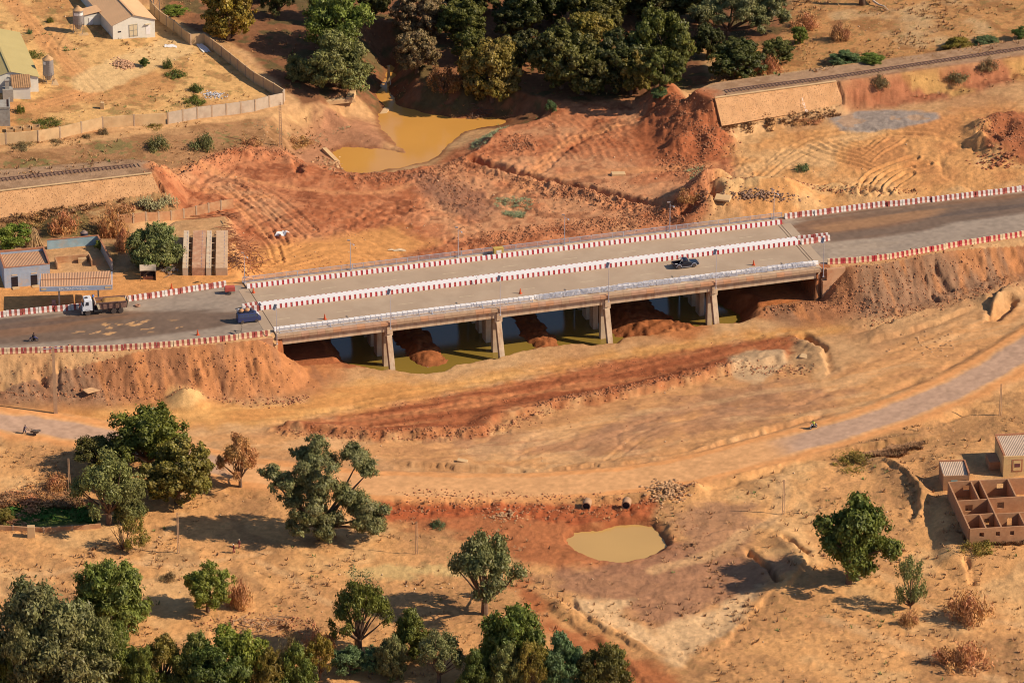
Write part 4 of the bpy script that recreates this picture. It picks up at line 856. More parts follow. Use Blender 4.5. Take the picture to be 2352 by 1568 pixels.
# ------------------------------------------------------------------ loose barrier segments along the approaches
def seg_mesh(name, wm, rm, off, n=6, Ls=3.0):
    b = MB(); per = Ls/n
    for k in range(n):
        mi = (k + off) % 2; g = 0.0 if mi == 0 else 0.02
        pr = [(-0.40 + g, 0), (-0.40 + g, 0.12), (-0.24 + g, 0.38), (-0.19 + g, 1.02 - g), (0.19 - g, 1.02 - g), (0.24 - g, 0.38), (0.40 - g, 0.12), (0.40 - g, 0)]
        b.prismx(pr, k*per + (0.03 if k == 0 else 0), (k+1)*per - (0.03 if k == n-1 else 0), mi)
    return b.build(name, [wm, rm])
def barrier_line(pts, z, wm, rm, label, group, jit=0.08):
    """segments laid end to end along the line of world points"""
    P = smooth(pts, 6); d = [0]
    for a, c in zip(P[:-1], P[1:]): d.append(d[-1] + math.hypot(*(c - a)))
    def at(q): return np.array([np.interp(q, d, [p[0] for p in P]), np.interp(q, d, [p[1] for p in P])])
    src = [seg_mesh('barrier_segment', wm, rm, 0), seg_mesh('barrier_segment', wm, rm, 1)]; used = [False, False]
    q = 0.0; k = 0
    while q + 3.0 < d[-1]:
        a = at(q); e = at(q + 3.0); i = k % 2 if rnd.random() < 0.8 else 0
        if used[i]: o = src[i].copy(); col.objects.link(o)
        else: o = src[i]; used[i] = True
        an = math.atan2(e[1]-a[1], e[0]-a[0]) + rnd.uniform(-jit, jit)*0.5
        o.location = (a[0], a[1] + rnd.uniform(-jit, jit)*2, z(a[0], a[1]) if callable(z) else z); o.rotation_euler = (0, 0, an)
        tag(o, label, 'barrier', group); q += 3.05; k += 1
    for i in (0, 1):
        if not used[i]: bpy.data.objects.remove(src[i])
Zr = 11.0
barrier_line([U(a, b_, 11)[:2] for a, b_ in [(-60,734),(0,727),(175,709),(297,691),(425,671),(552,651)]], Zr, M_whitew, M_redw, 'red and white concrete barrier segment in the line behind the dump truck', 'barriers behind the dump truck')
barrier_line([U(a, b_, 11)[:2] for a, b_ in [(-60,815),(0,812),(125,808),(250,804),(375,796),(500,784),(636,767)]], Zr, M_cream, M_redw, 'dusty red and cream barrier segment atop the slope behind the tall concrete pole', 'barriers on the left near edge')
barrier_line([U(a, b_, 11)[:2] for a, b_ in [(1802,502),(1900,490),(1989,478),(2164,460),(2352,437),(2420,428)]], Zr, M_whitew, M_redw, 'red and white concrete barrier segment in the line beside the furrowed sand', 'barriers on the right far edge')
barrier_line([U(a, b_, 11)[:2] for a, b_ in [(1900,606),(2014,598),(2100,584),(2189,567),(2352,541),(2420,530)]], Zr, M_cream, M_red, 'dusty red and cream barrier segment atop the gullied slope right of the bridge', 'barriers on the right near edge')
barrier_line([bw(S0 - 3.2, 27.5)[:2], bw(S0 + 0.1, 27.2)[:2]], Zr, M_whitew, M_redw, 'red and white barrier segment in the nose of the median beside the minibus', 'median nose barriers by the minibus')
barrier_line([bw(S0 - 3.2, 28.5)[:2], bw(S0 + 0.1, 28.95)[:2]], Zr, M_whitew, M_redw, 'red and white barrier segment in the nose of the median beside the minibus', 'median nose barriers by the minibus')
barrier_line([bw(S1 + 0.2, 27.1)[:2], bw(S1 + 6.6, 27.6)[:2]], Zr, M_whitew, M_redw, 'red and white barrier segment at the right end of the median', 'median end barriers')
barrier_line([bw(S1 + 0.2, 28.9)[:2], bw(S1 + 6.6, 28.4)[:2]], Zr, M_whitew, M_redw, 'red and white barrier segment at the right end of the median', 'median end barriers')

# ------------------------------------------------------------------ trees and plants
def leafmesh(name, P, N, size, asp, m, droop=0.0):
    """one small leaf-cluster face at every point P, turned roughly towards N"""
    n = len(P); N = N + rng.normal(0, 0.45, (n, 3)); N /= np.linalg.norm(N, axis=1)[:, None] + 1e-9
    A = rng.normal(0, 1, (n, 3)); A[:, 2] -= droop; A -= N*(A*N).sum(1)[:, None]; A /= np.linalg.norm(A, axis=1)[:, None] + 1e-9
    B = np.cross(N, A); sz = size*rng.uniform(0.6, 1.35, n)[:, None]
    a = A*sz*0.5*asp; b = B*sz*0.5
    V = np.stack([P - a - b*0.3, P - a*0.1 + b, P + a + b*0.2, P + a*0.1 - b], 1).reshape(-1, 3)
    me = bpy.data.meshes.new(name); me.vertices.add(4*n); me.vertices.foreach_set('co', V.ravel())
    me.loops.add(4*n); me.loops.foreach_set('vertex_index', np.arange(4*n, dtype=np.int32))
    me.polygons.add(n); me.polygons.foreach_set('loop_start', np.arange(0, 4*n, 4, dtype=np.int32)); me.polygons.foreach_set('loop_total', np.full(n, 4, np.int32))
    me.update(); me.materials.append(m); return me
def sphere_pts(n, up=0.0):
    d = rng.normal(0, 1, (n, 3)); d[:, 2] += up; return d/np.linalg.norm(d, axis=1)[:, None]
def leafmat(name, light=(1, 1, 1)):
    m = bpy.data.materials.new(name); m.use_nodes = True; n = m.node_tree; n.nodes.clear()
    o = n.nodes.new('ShaderNodeOutputMaterial'); oi = n.nodes.new('ShaderNodeObjectInfo'); tc = n.nodes.new('ShaderNodeTexCoord')
    def noise(s, lo, hi):
        q = n.nodes.new('ShaderNodeTexNoise'); q.inputs['Scale'].default_value = s; q.inputs['Detail'].default_value = 3
        n.links.new(tc.outputs['Object'], q.inputs['Vector'])
        r = n.nodes.new('ShaderNodeMapRange'); r.inputs['From Min'].default_value = 0.32; r.inputs['From Max'].default_value = 0.68; r.inputs['To Min'].default_value = lo; r.inputs['To Max'].default_value = hi
        n.links.new(q.outputs['Fac'], r.inputs['Value']); return r
    a = noise(0.45, 0.7, 1.35); b = noise(3.0, 0.6, 1.5); c = noise(0.28, 0.0, 1.0)
    mu = n.nodes.new('ShaderNodeMath'); mu.operation = 'MULTIPLY'; n.links.new(a.outputs[0], mu.inputs[0]); n.links.new(b.outputs[0], mu.inputs[1])
    hs = n.nodes.new('ShaderNodeHueSaturation'); n.links.new(oi.outputs['Color'], hs.inputs['Color'])
    hr = n.nodes.new('ShaderNodeMapRange'); hr.inputs['To Min'].default_value = 0.475; hr.inputs['To Max'].default_value = 0.505; n.links.new(c.outputs[0], hr.inputs['Value']); n.links.new(hr.outputs[0], hs.inputs['Hue'])
    mx = n.nodes.new('ShaderNodeVectorMath'); mx.operation = 'SCALE'; n.links.new(hs.outputs[0], mx.inputs[0]); n.links.new(mu.outputs[0], mx.inputs['Scale'])
    df = n.nodes.new('ShaderNodeBsdfDiffuse'); tr = n.nodes.new('ShaderNodeBsdfTranslucent'); gl = n.nodes.new('ShaderNodeBsdfGlossy'); gl.inputs['Roughness'].default_value = 0.5
    gl.inputs['Color'].default_value = (0.5, 0.5, 0.5, 1)
    n.links.new(mx.outputs[0], df.inputs[0]); n.links.new(mx.outputs[0], tr.inputs[0])
    m1 = n.nodes.new('ShaderNodeMixShader'); m1.inputs[0].default_value = 0.22; n.links.new(df.outputs[0], m1.inputs[1]); n.links.new(tr.outputs[0], m1.inputs[2])
    m2 = n.nodes.new('ShaderNodeMixShader'); m2.inputs[0].default_value = 0.04; n.links.new(m1.outputs[0], m2.inputs[1]); n.links.new(gl.outputs[0], m2.inputs[2])
    n.links.new(m2.outputs[0], o.inputs[0]); return m
M_leaf = leafmat('leaves')
M_bark = cm('tree_bark', 120,92,72, rough=0.95, var=0.25, scale=3.0); M_barkp = cm('pale_bark', 196,160,124, rough=0.9, var=0.2, scale=2.0)
def limbs(b, base, ends, r0, seed, mi=0):
    """a short trunk that forks into limbs running to the ends"""
    q = random.Random(seed); base = Vector(base)
    for e in ends:
        e = Vector(e); mid = base.lerp(e, 0.5) + Vector((q.uniform(-.5, .5), q.uniform(-.5, .5), q.uniform(-.3, .4)))
        b.tube([base, base.lerp(mid, 0.55), mid, mid.lerp(e, 0.6), e], [r0, r0*0.8, r0*0.6, r0*0.38, r0*0.15], 6, mi)
def proto(kind, seed):
    """crown mesh and trunk mesh, nominal radius 5 m, height 9 m"""
    q = np.random.default_rng(seed); Pn = []; Nn = []; b = MB()
    def cluster(c, Rm, ns, r0, r1, dens, up=0.3, fill=0.45, sq=0.85, tail=0.10):
        """a bough: small leaf bunches over its outside"""
        ax = q.uniform(0.75, 1.3, 3)
        for j in range(ns):
            d = q.normal(0, 1, 3) + [0, 0, up]; d /= np.linalg.norm(d); cc = c + d*Rm*ax*q.uniform(0.5, 1.05); r = q.uniform(r0, r1); m = max(6, int(dens*r*r)); a2 = q.uniform(0.7, 1.35, 3)
            dd = q.normal(0, 1, (m, 3)) + d*0.5; dd /= np.linalg.norm(dd, axis=1)[:, None]
            Pn.append(cc + dd*r*a2*(q.random((m, 1))**fill)*[1, 1, sq] + q.normal(0, tail, (m, 3))); Nn.append(dd + d*0.4)
    if kind == 'mango':
        n = 44; d = q.normal(0, 1, (n, 3)); d /= np.linalg.norm(d, axis=1)[:, None]
        wob = 0.72 + 0.38*q.random(n); c = np.stack([d[:, 0]*3.9*wob, d[:, 1]*3.9*wob, 4.9 + d[:, 2]*3.5*wob], 1); c[:, 2] = np.maximum(c[:, 2], 1.0)
        for k in c: cluster(k, q.uniform(0.8, 1.3), 9, 0.32, 0.62, 260, 0.35, 0.3, 0.85, 0.07)
        for k in q.uniform(-2, 2, (5, 3)) + [0, 0, 5]: cluster(k, 1.6, 6, 0.7, 1.0, 90)
        sz, asp = 0.25, 1.4; ends = [tuple(c[i]*0.75) for i in range(0, 8)]; limbs(b, (0, 0, 1.6), ends, 0.3, seed); b.tube([(0, 0, -0.8), (0.05, 0, 0.6), (0, 0, 1.8)], [0.5, 0.4, 0.34], 8)
        dr = 0.6
    elif kind == 'neem':
        n = 30; d = q.normal(0, 1, (n, 3)); d[:, 2] += 0.25; d /= np.linalg.norm(d, axis=1)[:, None]
        wob = 0.45 + 0.6*q.random(n); c = np.stack([d[:, 0]*4.0*wob, d[:, 1]*4.0*wob, 5.0 + d[:, 2]*3.6*wob], 1)
        for k in c: cluster(k, q.uniform(0.7, 1.4), 9, 0.28, 0.75, 230, 0.4, 0.55, 0.8, 0.2)
        sz, asp = 0.21, 2.0; limbs(b, (0, 0, 1.6), [tuple(k) for k in c[:14]], 0.26, seed); b.tube([(0, 0, -0.8), (0.1, 0.05, 0.6), (0, 0, 1.8)], [0.42, 0.34, 0.3], 8); dr = 1.0
    elif kind == 'acacia':
        n = 24; c = []
        for i in range(n):
            a = i*2.4 + q.uniform(-.5, .5); rr_ = 4.2*math.sqrt((i + 0.5)/n)*q.uniform(0.75, 1.1); c.append((rr_*math.cos(a), rr_*math.sin(a), 7.7 - 0.22*rr_*rr_ + q.uniform(-1.5, 0.9)))
        c = np.array(c)
        for k in c: cluster(k, q.uniform(0.6, 1.1), 9, 0.25, 0.6, 270, 0.3, 0.65, 0.7, 0.25)
        sz, asp = 0.17, 2.4; limbs(b, (0, 0, 1.4), [tuple(k) for k in c], 0.17, seed); b.tube([(0.1, 0, -0.8), (0.0, 0, 0.5), (0, 0, 1.6)], [0.5, 0.4, 0.34], 8); dr = 1.6
    elif kind == 'bushtree':   # dense feathery acacia reaching the ground
        n = 44; d = q.normal(0, 1, (n, 3)); d[:, 2] = np.abs(d[:, 2])*1.0; d /= np.linalg.norm(d, axis=1)[:, None]; c = d*[4.0, 4.0, 6.4]*q.uniform(0.6, 1.0, (n, 1)) + [0, 0, 0.9]
        for k in c: cluster(k, q.uniform(0.7, 1.3), 9, 0.3, 0.7, 250, 0.5, 0.5, 0.75, 0.16)
        sz, asp = 0.17, 2.6; limbs(b, (0, 0, 0.4), [tuple(k*0.8) for k in c[:10]], 0.2, seed); dr = 1.5
    elif kind == 'thorn':      # thin, half bare
        n = 26; d = q.normal(0, 1, (n, 3)); d[:, 2] = np.abs(d[:, 2]); d /= np.linalg.norm(d, axis=1)[:, None]; c = d*[4.2, 4.2, 6.2]*q.uniform(0.55, 1.0, (n, 1)) + [0, 0, 1.6]
        for k in c: cluster(k, q.uniform(0.6, 1.2), 6, 0.25, 0.6, 120, 0.2, 0.7, 0.9, 0.25)
        sz, asp = 0.2, 2.2; limbs(b, (0, 0, 0.5), [tuple(k) for k in c], 0.16, seed); b.tube([(0, 0, -0.8), (0, 0, 0.7)], [0.3, 0.2], 7); dr = 0.5
    elif kind == 'brush':      # dry fine scrub standing on the ground, ragged outline
        n = 22; a = q.uniform(0, 6.3, n); rr_ = 4.4*q.random(n)**0.6; c = np.stack([rr_*np.cos(a), rr_*np.sin(a), 0.6 + 4.2*q.random(n)*np.exp(-(rr_/4.2)**2)], 1)
        for k in c:
            m = q.integers(40, 150); dd = q.normal(0, 1, (m, 3)); Pn.append(k + dd*[0.8, 0.8, 1.2]*q.uniform(0.5, 1.3)); Nn.append(dd*[1, 1, 0.2])
        sz, asp = 0.24, 4.0; limbs(b, (0, 0, 0.0), [tuple(k*1.15) for k in c], 0.06, seed); dr = -2.5
    P = np.vstack(Pn); N = np.vstack(Nn); keep = P[:, 2] > 0.05; P, N = P[keep], N[keep]
    return P, N, sz, asp, dr, b
PROTO = {}
def tree_proto(kind, i):
    key = (kind, i)
    if key not in PROTO:
        P, N, sz, asp, dr, b = proto(kind, hash_(kind) + i*31)
        me = leafmesh('crown', P, N, sz, asp, M_leaf, dr)
        tk = b.build('trunk', M_bark); tm = tk.data; bpy.data.objects.remove(tk)
        r = np.percentile(np.hypot(P[:, 0], P[:, 1]), 98); PROTO[key] = (me, tm, r, np.percentile(P[:, 2], 99.3))
    return PROTO[key]
def hash_(s): return sum((i + 3)*ord(c) for i, c in enumerate(s))
NV = dict(mango=4, neem=3, acacia=4, bushtree=2, thorn=2, brush=3)
GREENS = dict(mango=(88,88,44), dark=(70,72,40), olive=(120,108,52), yellow=(130,114,50), grey=(106,106,70), green=(92,98,46), bright=(100,110,54), teal=(88,104,72), brown=(172,130,90), greyb=(120,106,78), fresh=(106,116,50), lush=(80,92,46), reddish=(124,94,60), sage=(112,116,70))
nplant = [0]
def plant(kind, bbox, color, label, cat='tree', name='tree', group=None, base=None, leaf_only=False, ground=0.35):
    """bbox: what the crown covers in the photograph; base: foot of the trunk there"""
    x0, y0, x1, y1 = bbox
    if kind == 'mango' and y1 < 250: ex = 0.08*(x1 - x0); x0, y0, x1 = x0 - ex, y0 - ex, x1 + ex
    if y1 > 1450 and name != 'shrub' and kind == 'neem' and int(x0) % 3 != 0: kind = 'acacia' if int(x0) % 3 == 1 else 'bushtree'
    if y1 > 1440 and kind in ('neem', 'bushtree'): ex = 0.07*(x1 - x0); x0, y0, x1 = x0 - ex, y0 - ex, x1 + ex
    nplant[0] += 1; i = nplant[0] % NV[kind]
    me, tm, r0, h0 = tree_proto(kind, i)
    W_px = (x1 - x0)/12.46*(1.0 + (0.0))
    bx = (x0 + x1)/2 if base is None else base[0]; by = y1 - ground*W_px/2*5.2 if base is None else base[1]
    g = gnd(bx, by); R_ = W_px/2; H = (by - y0 - 0.35*R_*5.2)/11.34; H = max(H, 0.5)
    q = random.Random(nplant[0]*13 + 5)
    o = thing(name, label, cat, tuple(g), q.uniform(0, 6.28), group)
    o.location.z -= 0.05
    o.scale = (R_/r0, R_/r0, H/h0)
    c = bpy.data.objects.new('crown', me); col.objects.link(c); c.parent = o
    cc = s2l(GREENS[color])*np.array([1.20, 1.20, 1.0])*np.array([q.uniform(.93, 1.07), q.uniform(.95, 1.05), q.uniform(.92, 1.05)]); c.color = (*cc, 1)
    if base is not None:   # crown centred over its bbox even when the trunk leans
        cx = U((x0 + x1)/2, by, g[2])[0]; v = Matrix.Rotation(-o.rotation_euler.z, 3, 'Z') @ Vector((cx - g[0], 0, 0)); c.location = (v.x/o.scale.x, v.y/o.scale.y, 0)
    if not leaf_only:
        t = bpy.data.objects.new('trunk', tm); col.objects.link(t); t.parent = o
    return o
TREES = [
 ('mango',(462,-40,588,104),'yellow','tall olive mango tree behind the top left compound wall'),
 ('neem',(590,-60,680,50),'dark','dark tree top at the frame edge between the olive mango and the willowy bright tree'),
 ('neem',(680,-45,870,140),'bright','bright green drooping tree behind the grey-green acacia, top centre left'),
 ('bushtree',(680,50,865,214),'sage','large grey-green feathery acacia beside the muddy inlet'),
 ('bushtree',(650,120,720,190),'grey','low grey-green acacia hugging the left side of the large acacia'),
 ('mango',(900,-40,1030,100),'greyb','grey-brown mango with dull leaves left of the red earth gap'),
 ('mango',(905,60,1010,178),'greyb','lower grey-brown mango just above the inlet bank'),
 ('mango',(1005,-10,1120,110),'mango','dull green mango between the grey-brown one and the dark shadow'),
 ('mango',(1060,80,1200,245),'olive','yellow-olive mango overhanging the muddy pool'),
 ('thorn',(970,135,1070,225),'reddish','half bare reddish mango at the left foot of the yellow-olive one'),
 ('mango',(1150,-60,1290,85),'dark','dark mango at the top edge left in the big grove'),
 ('mango',(1215,45,1365,215),'mango','round sunlit mango at the left front of the big grove'),
 ('mango',(1290,-50,1450,90),'mango','broad mango at the back middle of the big grove'),
 ('mango',(1350,70,1480,222),'dark','dark rounded mango at the front centre of the big grove'),
 ('mango',(1440,10,1590,200),'mango','tall mango forming the right shoulder of the big grove'),
 ('mango',(1400,110,1500,226),'olive','low mango with reddish young leaves at the front of the big grove'),
 ('mango',(1430,-60,1580,60),'dark','dark mango behind the right shoulder of the big grove'),
 ('mango',(1150,60,1240,170),'dark','shaded mango in the dark gap beside the yellow-olive mango'),
 ('mango',(1200,-70,1330,60),'dark','dark mango behind the grove at the top edge, third from the muddy inlet'),
 ('mango',(1130,0,1215,90),'dark','dark mango in the shaded left flank of the big grove'),
 ('mango',(1270,90,1400,228),'mango','low mango between the two front crowns of the big grove'),
 ('mango',(1300,20,1420,140),'olive','sunlit olive mango in the heart of the big grove'),
 ('mango',(1465,100,1570,215),'mango','lower right mango skirting the grove edge'),
 ('mango',(1380,-80,1500,40),'dark','dark mango at the top edge above the heart of the grove'),
 ('mango',(1550,-50,1650,60),'dark','dark mango between the grove and the wide grey acacia'),
 ('mango',(1010,-70,1160,40),'dark','dark mango at the top edge right of the grey-brown one'),
 ('mango',(820,-70,900,50),'dark','shaded green tree behind the bright drooping tree, at the top edge'),
 ('mango',(560,-90,660,10),'dark','dark crown at the top edge right of the olive mango'),
 ('mango',(1590,50,1660,140),'dark','shaded low mango between the grove and the compact mango'),
 ('neem',(700,-60,800,60),'green','left half of the bright drooping canopy, a second stem'),
 ('bushtree',(720,30,830,130),'grey','upper grey-green acacia behind the large feathery one'),
 ('mango',(1040,60,1130,150),'mango','dull green mango squeezed behind the yellow-olive one'),
 ('neem',(100,1500,190,1600),'green','green tree at the bottom edge between the grey-green pair'),
 ('neem',(1180,1480,1260,1600),'olive','olive tree in the middle of the bottom thicket'),
 ('bushtree',(870,1470,930,1560),'grey','small grey-green tree between the slim green one and the bluish shrub'),
 ('bushtree',(640,1490,720,1610),'green','low green bush tree at the bottom edge left of the small yellow-green tree'),
 ('bushtree',(1130,1490,1200,1600),'sage','pale low bush tree at the left foot of the bottom thicket'),
 ('bushtree',(1060,1500,1125,1600),'lush','dark low bush tree between the grey-green acacia and the thicket'),
 ('bushtree',(590,1500,660,1610),'olive','olive low bush tree right of the pale twin, bottom edge'),
 ('acacia',(170,1430,290,1600),'sage','pale grey-green tree in front of the corner mass'),
 ('acacia',(120,1400,240,1560),'grey','third grey-green tree rising behind the bottom left pair'),
 ('neem',(290,1500,370,1610),'green','green tree at the bottom edge right of the narrow one'),
 ('neem',(440,1500,560,1620),'lush','dark green tree in front of the pale twin, bottom edge'),
 ('acacia',(0,1440,120,1620),'grey','grey-green tree at the very bottom left corner'),
 ('neem',(205,1045,300,1130),'olive','olive crown between the pale tree and the tall one, lower left clump'),
 ('neem',(330,960,420,1060),'fresh','fresh green crown on the right shoulder of the tallest lower left tree'),
 ('bushtree',(255,1100,335,1200),'grey','grey-green low tree at the front of the lower left clump'),
 ('mango',(1620,85,1755,192),'dark','compact dark mango standing alone left above the railway cutting'),
 ('mango',(1745,88,1825,152),'mango','small dark mango touching the compact one on its right'),
 ('mango',(1818,55,1858,104),'fresh','small fresh green mango sapling standing alone on the scrubland'),
 ('bushtree',(290,508,420,618),'sage','round feathery green acacia beside the steel girders'),
 ('neem',(-20,512,78,580),'fresh','low green bush tree behind the blue shop by the straw'),
 ('neem',(255,935,432,1095),'green','tall green tree rising highest in the lower left clump'),
 ('acacia',(165,1045,335,1215),'sage','pale green tree at the left of the lower left clump'),
 ('mango',(325,1015,492,1168),'olive','dense dark olive mango on the right of the lower left clump'),
 ('neem',(170,1000,300,1090),'mango','dark leafy tree in the middle of the lower left clump'),
 ('thorn',(275,1190,345,1270),'olive','small thin tree below the lower left clump',(282,1265)),
 ('acacia',(500,1000,598,1085),'brown','brown open thorn tree with a slender forked trunk by the lower road',(552,1118)),
 ('neem',(185,1302,330,1455),'bright','rounded bright green tree above the big grey-green one, lower left'),
 ('neem',(424,1302,532,1412),'fresh','small round green tree casting a dark shadow on open ground'),
 ('acacia',(0,1345,215,1590),'grey','large grey-green tree filling the bottom left corner'),
 ('bushtree',(60,1430,250,1620),'grey','second grey-green tree in front of the bottom left one'),
 ('neem',(-40,1470,40,1600),'green','green bush cut by the bottom left corner'),
 ('neem',(225,1455,310,1590),'green','narrow green tree right of the grey-green corner trees'),
 ('neem',(328,1465,420,1590),'olive','olive young tree at the bottom edge'),
 ('neem',(395,1470,505,1600),'green','green tree at the bottom edge left of the pale twin'),
 ('neem',(495,1460,603,1600),'fresh','pale green tree at the bottom edge beside open sand'),
 ('neem',(760,1340,892,1505),'green','green tree with a dead pale branch rising from its top'),
 ('neem',(703,1465,768,1566),'yellow','small yellow-green tree at the foot of the branch-topped tree'),
 ('neem',(905,1408,985,1520),'green','slim green tree right of the branch-topped tree'),
 ('acacia',(955,1450,1062,1575),'grey','grey-green acacia at the bottom edge, middle'),
 ('acacia',(1028,1228,1203,1415),'grey','open grey acacia with dark limbs left of the round pool',(1113,1410)),
 ('neem',(1115,1408,1250,1570),'green','green thicket tree at the bottom edge beside the red gully'),
 ('bushtree',(1245,1465,1335,1590),'teal','bluish green bush tree in the thicket by the red gully'),
 ('neem',(1340,1494,1437,1600),'mango','rounded green tree at the right end of the bottom thicket'),
 ('neem',(1880,1152,2056,1338),'green','large leaning green tree with its dark trunk showing, right',(1948,1340)),
 ('thorn',(2053,1287,2127,1368),'sage','small grey-green sapling below the large leaning tree',(2091,1398)),
]
for T in TREES:
    plant(T[0], T[1], T[2], T[3], base=T[4] if len(T) > 4 else None, name={'mango': 'mango_tree', 'acacia': 'acacia_tree', 'bushtree': 'acacia_tree', 'thorn': 'thorn_tree', 'neem': 'leafy_tree'}[T[0]])
def lobed(lobes, base, color, label, trunk_r=0.55, name='acacia_tree', kind='acacia'):
    """a spreading tree whose crown is several separate cushions on long limbs"""
    g = gnd(*base); o = thing(name, label, 'tree', tuple(g)); Pn = []; Nn = []; ends = []
    for (cx, cy, wd, dy) in lobes:
        r = wd/2/12.46; yy = g[1] + dy
        # height at which a point with this depth is seen at (cx, cy)
        a = (cx - 1176)/F_PX; b_ = -(cy - 784)/F_PX; d = np.array([a, CT + b_*ST, -ST + b_*CT]); tt = (yy - CAM[1])/d[1]; c = CAM + d*tt - g
        ends.append(tuple(c - np.array([0, 0, r*0.4])))
        for j in range(30):
            dj = sphere_pts(1, 0.3)[0]; kk = c + dj*r*rng.uniform(0.3, 1.05)*[1, 1, 0.8]; q = r*rng.uniform(0.14, 0.34); m = int(230*q*q) + 8
            dd = sphere_pts(m); Pn.append(kk + dd*q*(rng.random((m, 1))**0.55)*[1.1, 1.1, 0.8] + rng.normal(0, 0.16, (m, 3))); Nn.append(dd + dj*0.6 + [0, 0, 0.4])
    me = leafmesh('crown', np.vstack(Pn), np.vstack(Nn), 0.21, 2.4, M_leaf, 1.6); c = bpy.data.objects.new('crown', me); col.objects.link(c); c.parent = o; c.color = (*(s2l(GREENS[color])*np.array([1.20, 1.20, 1.0])), 1)
    b = MB(); hgt = np.mean([e[2] for e in ends])*0.28
    limbs(b, (0, 0, hgt), ends, trunk_r*0.62, 4); b.tube([(0.1, 0, -0.6), (0, 0, hgt*0.5), (0, 0, hgt + 0.1)], [trunk_r*1.3, trunk_r, trunk_r*0.85], 9); b.build('trunk', M_bark, o, smooth=True)
    return o
lobed([(735,1080,120,0),(690,1050,60,2),(728,1018,48,1),(660,1110,70,-2),(622,1086,46,-1),(700,1150,110,-2),(820,1048,78,2),(846,1075,50,2),(790,1130,70,1),(835,1170,110,1),(850,1200,70,-1),(740,1200,90,-1),(690,1200,70,-1)], (735,1238), 'grey', 'big spreading grey-green acacia of separate cushions beside the lower road', 0.6)
lobed([(1700,10,110,0),(1640,5,80,2),(1760,15,90,1),(1790,-10,70,1),(1610,30,60,-1),(1680,-25,120,3),(1745,50,60,-2),(1655,45,55,-2),(1800,35,50,0)], (1672,86), 'grey', 'wide grey acacia with a forked trunk at the top edge right of the grove', 0.5)
# dead limb over the branch-topped tree
b = MB(); g = gnd(818,1488); T_ = lambda x, y, dy: (lambda d: CAM + d*((g[1] + dy - CAM[1])/d[1]) - g)(np.array([(x-1176)/F_PX, CT - (y-784)/F_PX*ST, -ST - (y-784)/F_PX*CT]))
b.tube([(0, 0, 0), T_(818,1430,0), T_(820,1395,0), T_(842,1372,0), T_(832,1350,0), T_(820,1325,0)], [0.3, 0.26, 0.22, 0.17, 0.1, 0.05], 7)
b.tube([T_(842,1372,0), T_(846,1345,0), T_(836,1318,0)], [0.12, 0.08, 0.03], 6); b.tube([T_(832,1350,0), T_(818,1335,0.5), T_(806,1312,0.5)], [0.1, 0.06, 0.03], 6)
o = b.build('dead_tree', M_barkp, smooth=True); o.location = g; tag(o, 'pale dead branch standing bare above the green tree, bottom centre', 'dead tree')
P = np.vstack([np.array(T_(x, y, 0)) + rng.normal(0, 0.55, (60, 3)) for x, y in ((822,1322),(840,1318),(812,1308),(848,1345),(850,1330))]); 
me = leafmesh('leaf_spray', P, rng.normal(0, 1, P.shape), 0.2, 2.2, M_leaf, 1.5); c = bpy.data.objects.new('leaf_spray', me); col.objects.link(c); c.parent = o; c.color = (*s2l((120,118,72)), 1)
# fallen pale branch, top right
g = gnd(2010,18); b = MB(); pts = [np.array(gnd(*p)) - g + [0, 0, h] for p, h in (((1996,-6), 1.5), ((2006,12), 0.9), ((2018,16), 0.5), ((2030,18), 0.35), ((2040,26), 0.25))]
b.tube(pts, [0.28, 0.25, 0.2, 0.14, 0.06], 7); b.tube([pts[1], pts[1] + np.array([-1.2, 0.4, 1.6])], [0.15, 0.04], 6); o = b.build('fallen_branch', cm('bleached_wood', 236,206,176), smooth=True); o.location = g; tag(o, 'bleached fallen branch on the scrubland at the top edge', 'branch')
g = gnd(1980,12); o = thing('bare_tree', 'thick dark trunk cut by the top edge, beside the bleached branch', 'tree', tuple(g)); b = MB(); b.tube([(0, 0, -.5), (0, 0, 2), (0.3, 0, 6)], [0.8, 0.6, 0.5], 10); b.build('trunk', M_bark, o, smooth=True)
b = MB(); limbs(b, (0.3, 0, 5.8), [(-2.5, 1, 9), (2.8, 0, 9.5), (0.5, 2, 10)], 0.35, 9); b.build('limbs', M_bark, o)
